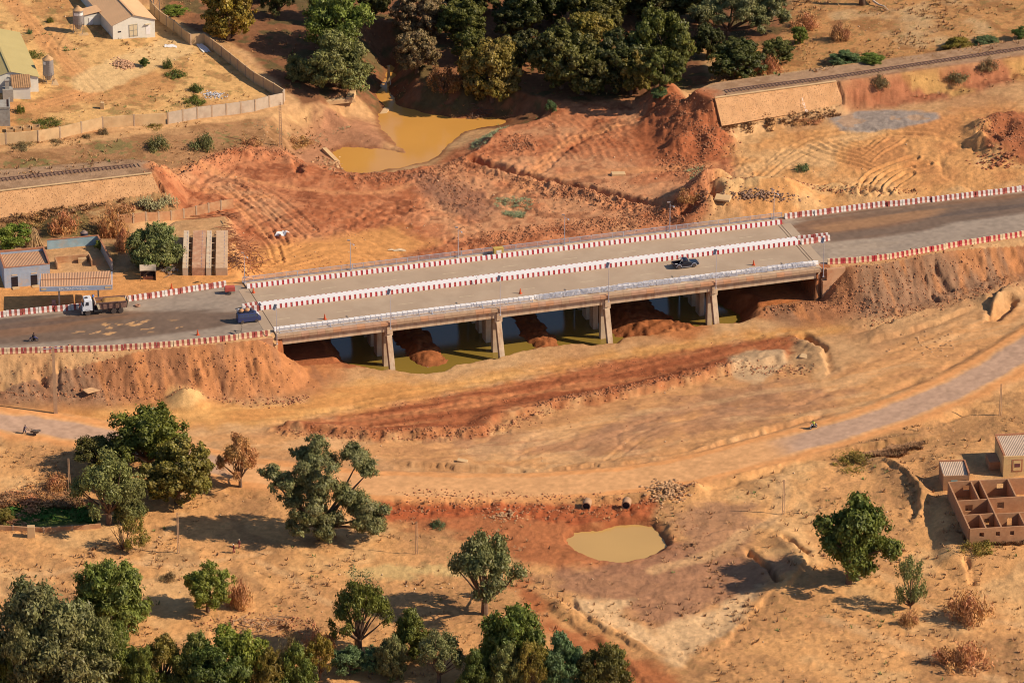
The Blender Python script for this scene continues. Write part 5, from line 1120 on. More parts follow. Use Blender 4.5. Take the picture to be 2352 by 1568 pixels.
# shrubs
SH = [
 ('neem',(1249,226,1281,270),'teal','small bluish green shrub alone on the bank right of the muddy pool'), ('neem',(1488,197,1536,232),'teal','bluish green shrub at the foot of the big grove'),
 ('bushtree',(1895,108,1990,160),'teal','wide spreading grey-green shrub beside the railway track'), ('bushtree',(1970,118,2035,150),'bright','green end of the spreading shrub by the railway'),
 ('bushtree',(2160,78,2240,122),'olive','olive shrub by the railway, right of the bare sandy patch'), ('bushtree',(2230,80,2300,110),'teal','grey shrub in the row along the railway, second from the frame'), ('neem',(2318,58,2375,98),'lush','dark green shrub at the right frame edge by the railway'),
 ('brush',(1725,120,1800,180),'brown','dry tan bush leaning on the small dark mango'), ('brush',(1995,165,2050,205),'greyb','dark twiggy bush on the red slope nearest the stone facing'), ('brush',(2160,155,2240,192),'greyb','pair of twiggy bushes in the middle of the red slope'), ('brush',(2240,128,2300,168),'greyb','twiggy bush on the red slope furthest to the right'),
 ('brush',(1900,40,1960,100),'brown','reddish dry brush beside the mango sapling'), ('brush',(1800,20,1890,75),'brown','brown dry brush behind the mango sapling'),
 ('brush',(105,480,185,542),'brown','brown thorn brush behind the blue courtyard'), ('brush',(215,470,300,556),'brown','tall brown brush between the water tank and round acacia'), ('brush',(262,510,315,580),'brown','brown brush against the round acacia'), ('brush',(20,486,130,524),'brown','brown brush at the foot of the stone facing'), ('brush',(250,462,320,500),'brown','dark dry brush heap at the end of the stone facing'),
 ('neem',(216,550,240,578),'fresh','small green shrub outside the courtyard corner'), 
 ('brush',(630,305,730,342),'brown','brown grassy bush at the foot of the ladder pole'), ('brush',(325,305,400,350),'grey','thin green bush on the verge left of centre'), ('brush',(425,300,500,350),'grey','thin green bush on the verge nearer the ladder pole'), ('brush',(540,310,610,340),'brown','low brown bush on the verge'),
 ('brush',(0,320,90,345),'greyb','brown weeds at the foot of the compound wall, far left'), ('brush',(95,318,150,335),'greyb','weeds at the foot of the compound wall near the cracked bay'), ('brush',(185,305,210,320),'greyb','round weed bush at the wall foot'), ('brush',(222,290,252,312),'greyb','second round weed bush at the wall foot'), ('brush',(320,280,380,300),'olive','weeds at the wall foot where it turns pale'),
 ('neem',(318,130,346,158),'lush','round green bush beside the rubble heap in the compound'), ('brush',(370,155,435,184),'lush','row of green crops in the compound'), ('brush',(430,185,475,215),'lush','green bush in the compound near the pale ash'), ('brush',(405,215,480,245),'green','green weeds along the compound wall'), ('brush',(370,130,400,160),'lush','green tuft above the crop row'),
 ('neem',(365,10,440,40),'fresh','low bright green bushes behind the warehouse wall'), ('brush',(60,62,76,80),'teal','small green weed on the orange bank top left'), ('brush',(105,36,125,54),'green','green weed by the warehouse silo'), ('brush',(50,112,110,138),'green','green weeds beside the left warehouse'), ('brush',(30,235,60,262),'green','leafy weed by the grey concrete box'), ('brush',(60,268,150,296),'green','green weeds beside the concrete troughs'),
 ('brush',(985,1192,1025,1216),'teal','small bluish bush below the red bank left of the pipes'), ('neem',(765,1495,840,1560),'teal','bluish green shrub below the branch-topped tree'), ('neem',(830,1495,880,1555),'teal','darker bluish shrub touching its twin, bottom centre'),
 ('brush',(2175,1350,2290,1430),'brown','wide bare brown bush on the lower right ground'), ('brush',(2140,1475,2270,1545),'brown','dark brown bush in a hollow, bottom right'), ('brush',(2065,1400,2110,1440),'brown','small brown bush under the grey-green sapling'), ('brush',(0,1120,160,1165),'brown','brown hedge above the green garden plot'), ('brush',(-20,1185,100,1215),'brown','brown weeds on the low wall by the garden plot'), ('neem',(-10,1170,30,1210),'olive','olive bush at the left frame edge by the garden'),
 ('brush',(100,1085,170,1130),'brown','reddish brush left of the lower left clump'), ('brush',(700,1440,770,1500),'brown','dry brown brush left of the branch-topped tree'), ('brush',(520,1330,580,1400),'brown','dry brown brush right of the small round tree'), ('brush',(365,1310,405,1335),'greyb','low dark weed on open ground left of the round tree'), ('brush',(2200,1235,2290,1270),'olive','weeds at the foot of the roofless house'),
 ('brush',(640,1460,710,1520),'greyb','dark brush in the shade at the bottom edge'), ('brush',(1550,430,1610,470),'brown','dry brush on the red earth near the bridge end'), ('brush',(1820,370,1865,395),'teal','low grey-green bush on the sand left of the furrows'),
 ('brush',(1800,262,1900,288),'brown','brown weeds at the facing foot near the grey gravel'),
 ('brush',(1900,1040,2020,1080),'olive','weeds on the bank left of the small houses')]
for S in SH:
    nm = 'shrub' if S[0] != 'brush' else 'dry_bush'
    plant(S[0], S[1], S[2], S[3], 'shrub', nm, leaf_only=False, ground=0.6)
# maize stalks
g0 = gnd(350,485); 
for i, (x, y) in enumerate([(325,478),(338,482),(350,486),(362,484),(345,474),(372,478),(385,470),(400,474)]):
    g = gnd(x, y); b = MB(); q = random.Random(i)
    for k in range(9):
        bx, by_ = q.uniform(-.7, .7), q.uniform(-.7, .7); h = q.uniform(1.6, 2.5); lx, ly = q.uniform(-.3, .3), q.uniform(-.3, .3); b.bar((bx, by_, -.1), (bx + lx, by_ + ly, h), 0.05)
        for j in range(5):
            z = h*(0.3 + 0.14*j); a = q.uniform(0, 6.28); c_ = Vector((bx + lx*z/h, by_ + ly*z/h, z)); d = Vector((math.cos(a), math.sin(a), 0.35)); e = c_ + d*0.5; f = e + Vector((math.cos(a)*.35, math.sin(a)*.35, -0.35)); w_ = Vector((-math.sin(a), math.cos(a), 0))*0.06
            b.add([c_ - w_, c_ + w_, e + w_, e - w_, f], [(0, 1, 2, 3), (3, 2, 4)])
    o = b.build('maize_clump', cm('dry_maize', 198,184,130, var=0.25)); o.location = g; tag(o, 'pale dry maize clump growing between the stone facing and the low wall', 'maize', 'maize clumps by the low wall')
# ------------------------------------------------------------------ ground cover: uncountable tufts and stones
def scatter_mask(n, zones, lo=-0.1, seed=0, scale=7.0, xr=(-115, 115), yr=(-130, 215)):
    x = rng.uniform(*xr, n); y = rng.uniform(*yr, n); m = np.zeros(n)
    for k, wgt in zones: m = np.maximum(m, wgt*sst(1, -1, samp(zone(k), x, y)))
    m = m*sst(lo, lo + 0.5, fbm(x, y, scale, 3, seed) + 0.4*fbm(x, y, 1.6, 2, seed + 5)); k = rng.random(n) < m
    ok = np.minimum(np.minimum(samp(sdl, x, y), samp(sdr, x, y)), samp(fields['lroad'][0], x, y) - HWID - 0.5) > 0
    for wk in ('w_pool', 'w_chan', 'w_qpool', 'w_river'): ok &= samp(fields[wk], x, y) > 0.6
    s, t = to_st(x, y); ok &= ~((s > S0 - 2) & (s < S1 + 2) & (t > T0 - 1) & (t < T1 + 1))
    k &= ok; return x[k], y[k]
def hz(x, y): return Hg(x, y)
def tufts(name, x, y, h, w_, m, label, cat, nb=6):
    n = len(x); z = hz(x, y); V = []; hh = h*rng.uniform(0.5, 1.3, n); sp = w_*rng.uniform(0.6, 1.3, n)
    for k in range(nb):
        a = rng.uniform(0, 6.28, n); r = rng.uniform(0, 1, n)*sp*0.5; bx = x + r*np.cos(a); by = y + r*np.sin(a)
        tx = bx + np.cos(a)*sp*0.45; ty = by + np.sin(a)*sp*0.45; bw_ = 0.16*hh + 0.03; ca, sa = -np.sin(a)*bw_, np.cos(a)*bw_
        V.append(np.stack([np.stack([bx - ca, by - sa, z - 0.03], 1), np.stack([bx + ca, by + sa, z - 0.03], 1), np.stack([tx, ty, z + hh*rng.uniform(0.6, 1, n)], 1)], 1))
    V = np.concatenate(V).reshape(-1, 3); N = len(V)//3
    me = bpy.data.meshes.new(name); me.vertices.add(len(V)); me.vertices.foreach_set('co', V.ravel()); me.loops.add(len(V)); me.loops.foreach_set('vertex_index', np.arange(len(V), dtype=np.int32))
    me.polygons.add(N); me.polygons.foreach_set('loop_start', np.arange(0, 3*N, 3, dtype=np.int32)); me.polygons.foreach_set('loop_total', np.full(N, 3, np.int32)); me.update(); me.materials.append(m)
    o = bpy.data.objects.new(name, me); col.objects.link(o); return tag(o, label, cat, kind='stuff')
x, y = scatter_mask(80000, [('scrub', 1.0), ('verge', 0.8), ('ssouth', 0.55), ('weeds', 1.0), ('yard', 0.6), ('redslope', 0.5), ('woods', 0.4), ('mauve', 0.2)], 0.12, 300)
tufts('dry_grass', x, y, 0.42, 0.55, cm('dry_grass_blades', 196,148,98, var=0.3, scale=0.3), 'dry tan grass tufts scattered over the open ground', 'grass', 5)
x, y = scatter_mask(42000, [('scrub', 1.0), ('verge', 0.7), ('ssouth', 0.5), ('weeds', 1.0), ('redslope', 0.4)], 0.15, 310, 9)
tufts('brown_weeds', x, y, 0.6, 0.8, cm('brown_weed_blades', 178,132,92, var=0.3, scale=0.3), 'brown dry weeds scattered over the rough ground', 'weeds', 6)
x, y = scatter_mask(14000, [('scrub', 0.7), ('verge', 0.9), ('ssouth', 0.25), ('weeds', 0.8), ('yard', 0.9), ('woods', 0.5), ('plot', 1.5)], 0.25, 320, 12)
tufts('green_weeds', x, y, 0.5, 0.8, cm('green_weed_blades', 120,128,68, var=0.3, scale=0.3), 'green weeds growing in patches on the open ground', 'weeds', 7)
def patch_pts(polys, n):
    X_, Y_ = [], []
    for pp in polys:
        P_ = np.array(WP(pp)); x = rng.uniform(P_[:, 0].min(), P_[:, 0].max(), n); y = rng.uniform(P_[:, 1].min(), P_[:, 1].max(), n); k = (poly_sd([tuple(p) for p in P_], x, y) + 1.2*fbm(x, y, 1.6, 2, 77)) < 0; X_.append(x[k]); Y_.append(y[k])
    return np.concatenate(X_), np.concatenate(Y_)
x, y = patch_pts([[(1140,455),(1190,450),(1235,468),(1200,482),(1150,478)], [(1570,392),(1610,385),(1640,400),(1600,420)], [(1080,300),(1120,288),(1165,290),(1140,310),(1095,330)], [(560,285),(640,275),(760,262),(815,245),(820,262),(700,285),(600,298)], [(1160,490),(1210,488),(1205,502),(1165,500)]], 260)
tufts('creeping_weed', x, y, 0.25, 1.0, cm('bluish_weed_blades', 158,158,112, var=0.25), 'low bluish green creeping weed in patches on the red earth', 'weeds', 8)
x, y = patch_pts([[(1640,282),(1760,272),(1900,255),(1940,262),(1850,285),(1660,305)], [(1980,1050),(2060,1025),(2120,1018),(2110,1030),(2060,1045),(1990,1062)], [(0,498),(120,488),(300,468),(375,458),(330,484),(150,506),(0,516)], [(2200,1235),(2352,1240),(2352,1262),(2210,1262)], [(0,1140),(160,1130),(210,1170),(0,1165)]], 2500)
tufts('bank_weeds', x, y, 0.55, 0.9, MATS['brown_weed_blades'], 'brown weeds thick along banks and wall feet', 'weeds', 7)
x = rng.uniform(-88, -60, 3000); y = rng.uniform(-60, -20, 3000); k = samp(zone('plot'), x, y) < 0; tufts('garden_crop', x[k], y[k], 0.5, 0.8, cm('crop_leaves', 76,116,44, var=0.3), 'low bright green crop in the small garden plot', 'crop', 7)
def stones(name, x, y, smin, smax, m, label):
    n = len(x); z = hz(x, y); s = smin + (smax - smin)*rng.random(n)**2.3; base = np.array([[1, 0, 0], [-1, 0, 0], [0, 1, 0], [0, -1, 0], [0, 0, 0.8], [0, 0, -0.6]], float)
    V = base[None]*s[:, None, None]*rng.uniform(0.6, 1.3, (n, 6, 1)); a = rng.uniform(0, 6.28, n); c, q = np.cos(a)[:, None], np.sin(a)[:, None]
    V = np.stack([V[..., 0]*c - V[..., 1]*q + x[:, None], V[..., 0]*q + V[..., 1]*c + y[:, None], V[..., 2] + z[:, None] + 0.2*s[:, None]], 2).reshape(-1, 3)
    F = np.array([(0, 2, 4), (2, 1, 4), (1, 3, 4), (3, 0, 4), (2, 0, 5), (1, 2, 5), (3, 1, 5), (0, 3, 5)]); F = (F[None] + 6*np.arange(n)[:, None, None]).reshape(-1)
    me = bpy.data.meshes.new(name); me.vertices.add(len(V)); me.vertices.foreach_set('co', V.ravel()); me.loops.add(len(F)); me.loops.foreach_set('vertex_index', F.astype(np.int32)); N = len(F)//3
    me.polygons.add(N); me.polygons.foreach_set('loop_start', np.arange(0, 3*N, 3, dtype=np.int32)); me.polygons.foreach_set('loop_total', np.full(N, 3, np.int32)); me.update(); me.materials.append(m)
    o = bpy.data.objects.new(name, me); col.objects.link(o); return tag(o, label, 'stones', kind='stuff')
x, y = scatter_mask(150000, [('basin', 0.9), ('clay', 1.0), ('scrape', 0.8), ('redbank', 0.8), ('quarry', 0.9), ('redslope', 0.3), ('mauve', 0.4), ('bankr', 0.6), ('bankl', 0.6), ('pale', 0.08)], 0.0, 330, 8)
stones('clods', x, y, 0.05, 0.19, cm('red_clods', 176,112,76, var=0.25, scale=0.5), 'loose clods of red earth over the excavated ground')
x, y = scatter_mask(26000, [('sand', 0.3), ('pale', 0.25), ('ssouth', 0.25), ('basin', 0.25), ('yard', 0.3), ('verge', 0.4), ('redbank', 0.8), ('scrub', 0.2)], 0.2, 340, 10)
stones('stones', x, y, 0.06, 0.30, cm('pale_stones', 222,182,142, var=0.2, scale=0.5), 'small pale stones scattered over the sand and earth')

# clods thick along the broken edges and spoil
X_, Y_ = [], []
for px, wd, am in BANDS:
    P_ = np.array(smooth(WP(px), 6)); n = int(260*wd*am*len(P_)/8); i = rng.integers(0, len(P_) - 1, n); f = rng.random(n)[:, None]; q = P_[i]*(1-f) + P_[i+1]*f + rng.normal(0, wd*0.55, (n, 2)); X_.append(q[:, 0]); Y_.append(q[:, 1])
X_ = np.concatenate(X_); Y_ = np.concatenate(Y_); k = samp(fields['w_pool'], X_, Y_) > 0.5
stones('edge_clods', X_[k], Y_[k], 0.05, 0.30, cm('brown_clods', 184,122,84, var=0.3, scale=0.4), 'broken clods of earth along the banks, trench and spoil edges')

# ------------------------------------------------------------------ buildings, walls and site objects
def corr_sheet(b, c00, c10, c11, c01, pitch=0.25, amp=0.05, th=0.03, mi=0):
    """corrugated sheet between four corners; ribs run from edge c00-c10 to edge c01-c11"""
    c00, c10, c11, c01 = [np.array(c, float) for c in (c00, c10, c11, c01)]; L_ = np.linalg.norm(c10 - c00); n = max(2, int(L_/pitch))*2
    nrm = np.cross(c10 - c00, c01 - c00); nrm /= np.linalg.norm(nrm); vs = []; fs = []
    for i in range(n+1):
        u = i/n; o = nrm*(amp if i % 2 else 0.0); a = c00*(1-u) + c10*u + o; e = c01*(1-u) + c11*u + o; vs += [a, e, a - nrm*th, e - nrm*th]
    for i in range(n):
        q = 4*i; fs += [(q, q+4, q+5, q+1), (q+2, q+3, q+7, q+6), (q, q+2, q+6, q+4), (q+1, q+5, q+7, q+3)]
    fs += [(0, 1, 3, 2), (4*n, 4*n+2, 4*n+3, 4*n+1)]
    b.add(vs, fs, mi)
def wall_panels(pts, H, name, label, cat, m, mpost, th=0.22, bay=3.2, sink=0.8, postw=0.32, slope_top=True, cap=None, parts=True):
    """a wall on the ground along world points, one panel per bay with posts"""
    g0 = np.array([pts[0][0], pts[0][1], Hg(*pts[0][:2])]); o = thing(name, label, cat, tuple(g0)); P = [np.array(p[:2], float) for p in pts]
    for a, c in zip(P[:-1], P[1:]):
        L_ = np.hypot(*(c - a)); n = max(1, int(round(L_/bay)))
        for k in range(n):
            p = a + (c-a)*k/n; q = a + (c-a)*(k+1)/n; d = (q - p)/np.hypot(*(q-p)); w_ = np.array([-d[1], d[0]])*th/2
            za = Hg(*p) - g0[2]; zb = Hg(*q) - g0[2]; p2 = p - g0[:2]; q2 = q - g0[:2]; zt = max(za, zb)*0.5 + min(za, zb)*0.5
            b = MB(); bt = min(za, zb) - sink; ta = (za + H) ; tb_ = (zb + H)
            b.add([(*(p2 - w_), bt), (*(q2 - w_), bt), (*(q2 + w_), bt), (*(p2 + w_), bt), (*(p2 - w_), ta), (*(q2 - w_), tb_), (*(q2 + w_), tb_), (*(p2 + w_), ta)], [(3, 2, 1, 0), (4, 5, 6, 7), (0, 1, 5, 4), (1, 2, 6, 5), (2, 3, 7, 6), (3, 0, 4, 7)])
            b.build('wall_panel', m if not isinstance(m, list) else m[min(len(m)-1, k % len(m))], o)
            b = MB(); b.box((p2[0], p2[1], (ta + bt)/2 + 0.04), (postw, postw, ta - bt + 0.1), 0, math.atan2(d[1], d[0])); b.build('post', mpost, o)
    return o
M_wall_tan = cm('tan_render', 222,180,130, rough=0.95, var=0.1, scale=0.7, stain=tuple(soil(196,150,104))); M_wall_grey = cm('grey_block', 206,180,152, rough=0.95, var=0.12, scale=0.7, stain=tuple(soil(178,146,122))); M_brickw = cm('mud_brick', 196,140,98, rough=0.95, var=0.15, scale=1.0, stain=tuple(soil(220,176,128)))
M_post = cm('concrete_post', 190,156,124, rough=0.9)
# compound wall: tan stretch, grey stretch with block top, side stretch behind
def LP(px): return [tuple(gnd(a, b_)[:2]) for a, b_ in px]
wa = LP([(-60,338),(88,326),(236,295),(380,286)]); wall_panels(wa, 2.4, 'compound_wall', 'tan rendered compound wall stretch along the foot path, left of the grey stretch', 'wall', M_wall_tan, M_post, bay=6.0)
wb = LP([(386,285),(586,256),(650,240)]); wall_panels(wb, 2.5, 'compound_wall', 'grey compound wall stretch with block courses on top and close posts', 'wall', M_wall_grey, M_post, bay=3.4)
c_ = U(655, 215, 12.4+0); wc = [wb[-1]] + LP([(653,232),(583,190),(530,148),(470,102),(438,104),(400,72),(367,50),(345,25)])
wall_panels(wc[1:], 2.4, 'compound_wall', 'long side compound wall running back towards the warehouse, in shade', 'wall', M_wall_tan, M_post, bay=3.4)
wall_panels([wb[-1], wc[1]], 2.6, 'compound_wall', 'short corner stretch of compound wall behind the ladder pole', 'wall', M_wall_grey, M_post, bay=4)
wd_ = LP([(272,514),(306,512),(536,479)]); wall_panels(wd_, 1.9, 'boundary_wall', 'brown boundary wall with six bays behind the round acacia', 'wall', M_brickw, M_post, bay=3.0, th=0.2)
# stone pitched slopes
def slab(C, name, label, n=14):
    g = np.array(C[0]); b = MB(); C = [np.array(c) - g for c in C]; nr = np.cross(C[1] - C[0], C[3] - C[0]); nr /= np.linalg.norm(nr); nr *= np.sign(nr[2]); vs = []
    N1, N2 = 40, 12
    for j in range(N2+1):
        for i in range(N1+1):
            u, v = i/N1, j/N2; p = (C[0]*(1-u) + C[1]*u)*(1-v) + (C[3]*(1-u) + C[2]*u)*v; vs.append(p + nr*0.32)
    for j in range(N2+1):
        for i in range(N1+1): vs.append(np.array(vs[j*(N1+1)+i]) - nr*0.75)
    S = (N1+1)*(N2+1); fs = []
    for j in range(N2):
        for i in range(N1): a = j*(N1+1)+i; fs.append((a, a+1, a+N1+2, a+N1+1)); fs.append((a+S, a+S+N1+1, a+S+N1+2, a+S+1))
    for i in range(N1): fs += [(i, i+S, i+1+S, i+1), (N2*(N1+1)+i, N2*(N1+1)+i+1, N2*(N1+1)+i+1+S, N2*(N1+1)+i+S)]
    for j in range(N2): a = j*(N1+1); fs += [(a, a+N1+1, a+N1+1+S, a+S), (a+N1, a+N1+S, a+2*N1+1+S, a+2*N1+1)]
    b.add(vs, fs); o = thing(name, label, 'embankment', tuple(g)); b.build('facing', M_pitch, o)
    b = MB(); b.bar(C[0] + nr*0.36, C[1] + nr*0.36, 0.5, 0.12); b.build('coping', cm('pale_coping', 226,184,132), o)
    # stones showing in the mortar
    xs = rng.random((n*150, 2)); b = MB(); P = []
    for u, v in xs:
        if rng.random() < 0.55: P.append((C[0]*(1-u) + C[1]*u)*(1-v) + (C[3]*(1-u) + C[2]*u)*v + nr*0.33)
    du = (C[1]-C[0])/np.linalg.norm(C[1]-C[0]); dv = (C[3]-C[0])/np.linalg.norm(C[3]-C[0])
    for p in P:
        r = rng.uniform(0.05, 0.12); b.add([p - du*r, p - dv*r*1.2, p + du*r, p + dv*r*1.2, p + nr*0.05], [(0, 1, 4), (1, 2, 4), (2, 3, 4), (3, 0, 4)])
    s_ = b.build('bedded_stones', cm('brown_bedded_stone', 198,146,102, var=0.3, scale=2), o); s_['kind'] = 'stuff'
    return o, C, nr
M_pitch = cm('mortared_stone', 222,166,114, rough=0.95, var=0.14, scale=0.5, stain=tuple(soil(206,148,96)), bump=0.05, bscale=3.0)
slab(FACE_A, 'stone_facing', 'mortared stone facing of the left railway embankment above the brown brush')
o, C, nr = slab(FACE_B, 'stone_facing', 'mortared stone facing of the right railway embankment beside the red spoil heap')
du = (C[1]-C[0])/np.linalg.norm(C[1]-C[0]); dv = (C[3]-C[0])/np.linalg.norm(C[3]-C[0]); b = MB()
# small white chalk figures painted on the facing, reading down the slope
def stroke(pts, w_=0.09):
    cc = C[0] + du*21.0*(np.linalg.norm(C[1]-C[0])/22.6)*0.745 + dv*2.6 + nr*0.40
    for a, e in zip(pts[:-1], pts[1:]): b.bar(cc + du*a[1]*0.0 + du*a[0] + dv*a[1], cc + du*e[0] + dv*e[1], w_, 0.02)
stroke([(0,0),(0.05,.9)]); stroke([(-.15,1.2),(.25,1.25),(.25,1.6),(-.1,1.65),(-.15,1.2)]); stroke([(-.1,1.9),(.3,1.95),(-.05,2.3),(.3,2.4)]); stroke([(.1,2.7),(.4,2.75),(.4,3.2),(.1,3.15),(.1,2.7)])
b.build('chalk_mark', M_white, o)
# railway: rails and sleepers, one track each side
M_rail = cm('rusty_rail', 124,92,82, rough=0.6, metal=0.1); M_sleep = cm('sleeper', 172,136,108)
def track(px, z, label):
    P = smooth([U(a, b_, z)[:2] for a, b_ in px], 6); g = (*P[0], z); o = thing('railway_track', label, 'railway track', g); d = [0]
    for a, c in zip(P[:-1], P[1:]): d.append(d[-1] + math.hypot(*(c-a)))
    at = lambda q: np.array([np.interp(q, d, [p[0] for p in P]), np.interp(q, d, [p[1] for p in P])])
    S = np.arange(0, d[-1], 4.0); off = []
    for sgn in (-0.5, 0.5):
        b = MB()
        for q in S[:-1]:
            a, c = at(q), at(min(q + 4, d[-1])); t = (c-a)/np.hypot(*(c-a)); w_ = np.array([-t[1], t[0]])*sgn; b.bar((*(a + w_ - g[:2]), 0.2), (*(c + w_ - g[:2]), 0.2), 0.08, 0.14)
        b.build('rail', M_rail, o)
    b = MB(); q = 0.3
    while q < d[-1] - 1:
        a, c = at(q), at(q + 0.5); t = (c-a)/np.hypot(*(c-a)); b.box((*(a - g[:2]), 0.08), (0.22, 1.7, 0.10), 0, math.atan2(t[1], t[0])); q += 0.8
    s_ = b.build('sleepers', M_sleep, o); s_['kind'] = 'stuff'; return o
track([(-60,422),(0,414),(170,395),(300,382),(338,377)], 15.0, 'railway track ending above the left stone facing')
track([(1665,211),(1750,199),(1900,180),(2100,150),(2352,112),(2480,92)], 14.0, 'railway track curving away above the right stone facing')
# ---------------- warehouses
M_sheetw = cm('white_sheet_wall', 238,226,206, rough=0.7, var=0.05); M_sheetc = cm('cream_sheet_wall', 226,202,162, rough=0.7, var=0.06); M_roofy = cm('tan_sheet_roof', 240,186,134, rough=0.6, var=0.06, scale=0.3); M_roofo = cm('olive_sheet_roof', 196,172,112, rough=0.6, var=0.05, scale=0.3)
M_winD = cm('dark_opening', 52,44,48, rough=0.5); M_grey = cm('grey_cement', 178,166,150, rough=0.95, var=0.12, stain=tuple(soil(150,132,116)))
def warehouse(loc, rz, Wd, Ln, He, Hr, label, roof, ov=0.35):
    o = thing('warehouse', label, 'warehouse', loc, rz); h = Wd/2
    b = MB(); b.prism([(0, -1), (0, He), (h, Hr), (Wd, He), (Wd, -1)], 0, Ln); b.build('wall', M_sheetw, o)
    for sg in (0, 1):
        b = MB(); x0, x1 = (-ov, h) if sg == 0 else (Wd + ov, h); z0 = He - ov*(Hr-He)/h + 0.10; z1 = Hr + 0.10
        pts = [(x0, -ov, z0), (x0, Ln, z0), (x1, Ln, z1), (x1, -ov, z1)]
        if sg: pts = [pts[1], pts[0], pts[3], pts[2]]
        corr_sheet(b, pts[0], pts[1], pts[2], pts[3], 0.55, 0.05); b.build('roof', roof, o)
    b = MB(); b.bar((h, -ov, Hr + 0.16), (h, Ln, Hr + 0.16), 0.4, 0.08); b.build('ridge_cap', roof, o); return o
zw = 15.8
A = gnd(260, 92); w1 = warehouse(tuple(A), R(22), 9.3, 30, 3.3, 4.9, 'white walled warehouse with tan ribbed roof and double doors, top left', M_roofy)
b = MB(); b.span((3.6, -0.06, 0.1), (5.4, 0.0, 2.9)); b.build('door', M_sheetc, w1); b = MB()
for q in (3.6, 4.5, 5.4): b.span((q - .03, -0.09, 0.1), (q + .03, -0.06, 2.9))
for q in (0.3, 1.5, 2.7): b.span((3.6, -0.10, q), (5.4, -0.065, q + .06))
b.build('door_frame', cm('grey_frame', 150,146,140), w1)
b = MB(); b.span((7.3, -0.05, 0.15), (8.25, 0.0, 2.1)); b.build('door', M_white, w1); b = MB(); b.span((1.1, -0.04, 1.45), (1.8, 0.0, 1.75)); b.build('window', M_winD, w1)
b = MB(); b.span((7.1, -0.5, 2.5), (8.3, 0, 2.58)); b.build('door_canopy', M_sheetc, w1)
b = MB(); b.prismx([(8.5, 0), (8.5, 3.0), (11.5, 3.0), (11.5, 0)], -3.6, -0.02); b.build('side_wing', M_sheetw, w1); b = MB(); b.span((-2.6, 8.42, 0.1), (-1.7, 8.48, 2.3)); b.build('door', M_white, w1)
b = MB(); corr_sheet(b, (-4.0, 8.1, 3.1), (-4.0, 12.0, 3.1), (0.2, 12.0, 3.55), (0.2, 8.1, 3.55), 0.55); b.build('roof', M_roofy, w1)
Bp = U(-60, 222, 15.6); 
B2 = gnd(89, 211); w2 = warehouse((B2[0] - 11.6*math.cos(R(14)), B2[1] - 11.6*math.sin(R(14)), B2[2]), R(14), 11.6, 26, 3.3, 5.0, 'second warehouse with olive roof cut by the left frame edge', M_roofo)
b = MB(); g = gnd(31, 228); sh = thing('lean_to_shed', 'small shed with white front and brown ribbed lean-to roof by the second warehouse', 'shed', tuple(g), R(6))
b.span((0, 0, -0.5), (3.5, 2.6, 2.4)); b.build('wall', M_sheetw, sh); b = MB(); corr_sheet(b, (-0.25, -0.2, 2.5), (3.7, -0.2, 2.5), (3.5, 2.9, 4.2), (-0.45, 2.9, 4.2), 0.42, 0.07); b.build('roof', cm('brown_ribbed_roof', 176,132,92, var=0.2), sh)
g = gnd(18, 230); b = MB(); ch = thing('chimney_stack', 'square masonry chimney on a stepped base beside the white shed', 'chimney', tuple(g), R(8)); b.span((-1.0, -1.0, -.5), (1.1, 1.0, 2.6)); b.build('base', M_grey, ch); b = MB(); b.span((-.45, -.45, 2.601), (.4, .4, 4.3)); b.span((-.55, -.55, 4.301), (.5, .5, 4.5)); b.build('stack', M_grey, ch)
g = gnd(-40, 290); gb = thing('cement_building', 'grey cement building with flat roof rim at the left frame edge', 'building', tuple(g), R(6)); b = MB(); b.span((0, 0, -1), (5.6, 5.0, 3.6)); b.build('wall', M_grey, gb); b = MB(); b.span((-.1, -.1, 3.601), (5.7, .15, 3.95)); b.span((5.45, .151, 3.601), (5.7, 5.1, 3.95)); b.build('parapet', M_grey, gb); b = MB(); b.span((5.0, -0.1, 3.602), (5.4, 4.9, 3.61)); b.build('roof', cm('red_dusty_roof', 190,116,80), gb)
for i in range(4):
    g = gnd(14 + 20*i, 306 - 2*i); b = MB(); b.span((0, 0, -.4), (1.5, .12, .7)); b.span((0, 1.5, -.4), (1.5, 1.62, .7)); b.span((0, .121, -.4), (.12, 1.499, .7)); b.span((1.38, .121, -.4), (1.5, 1.499, .7)); o = b.build('concrete_trough', M_wall_tan); o.location = g; o.rotation_euler = (0, 0, R(6)); tag(o, 'open concrete trough in the row of four by the grey building', 'trough', 'row of four concrete troughs')
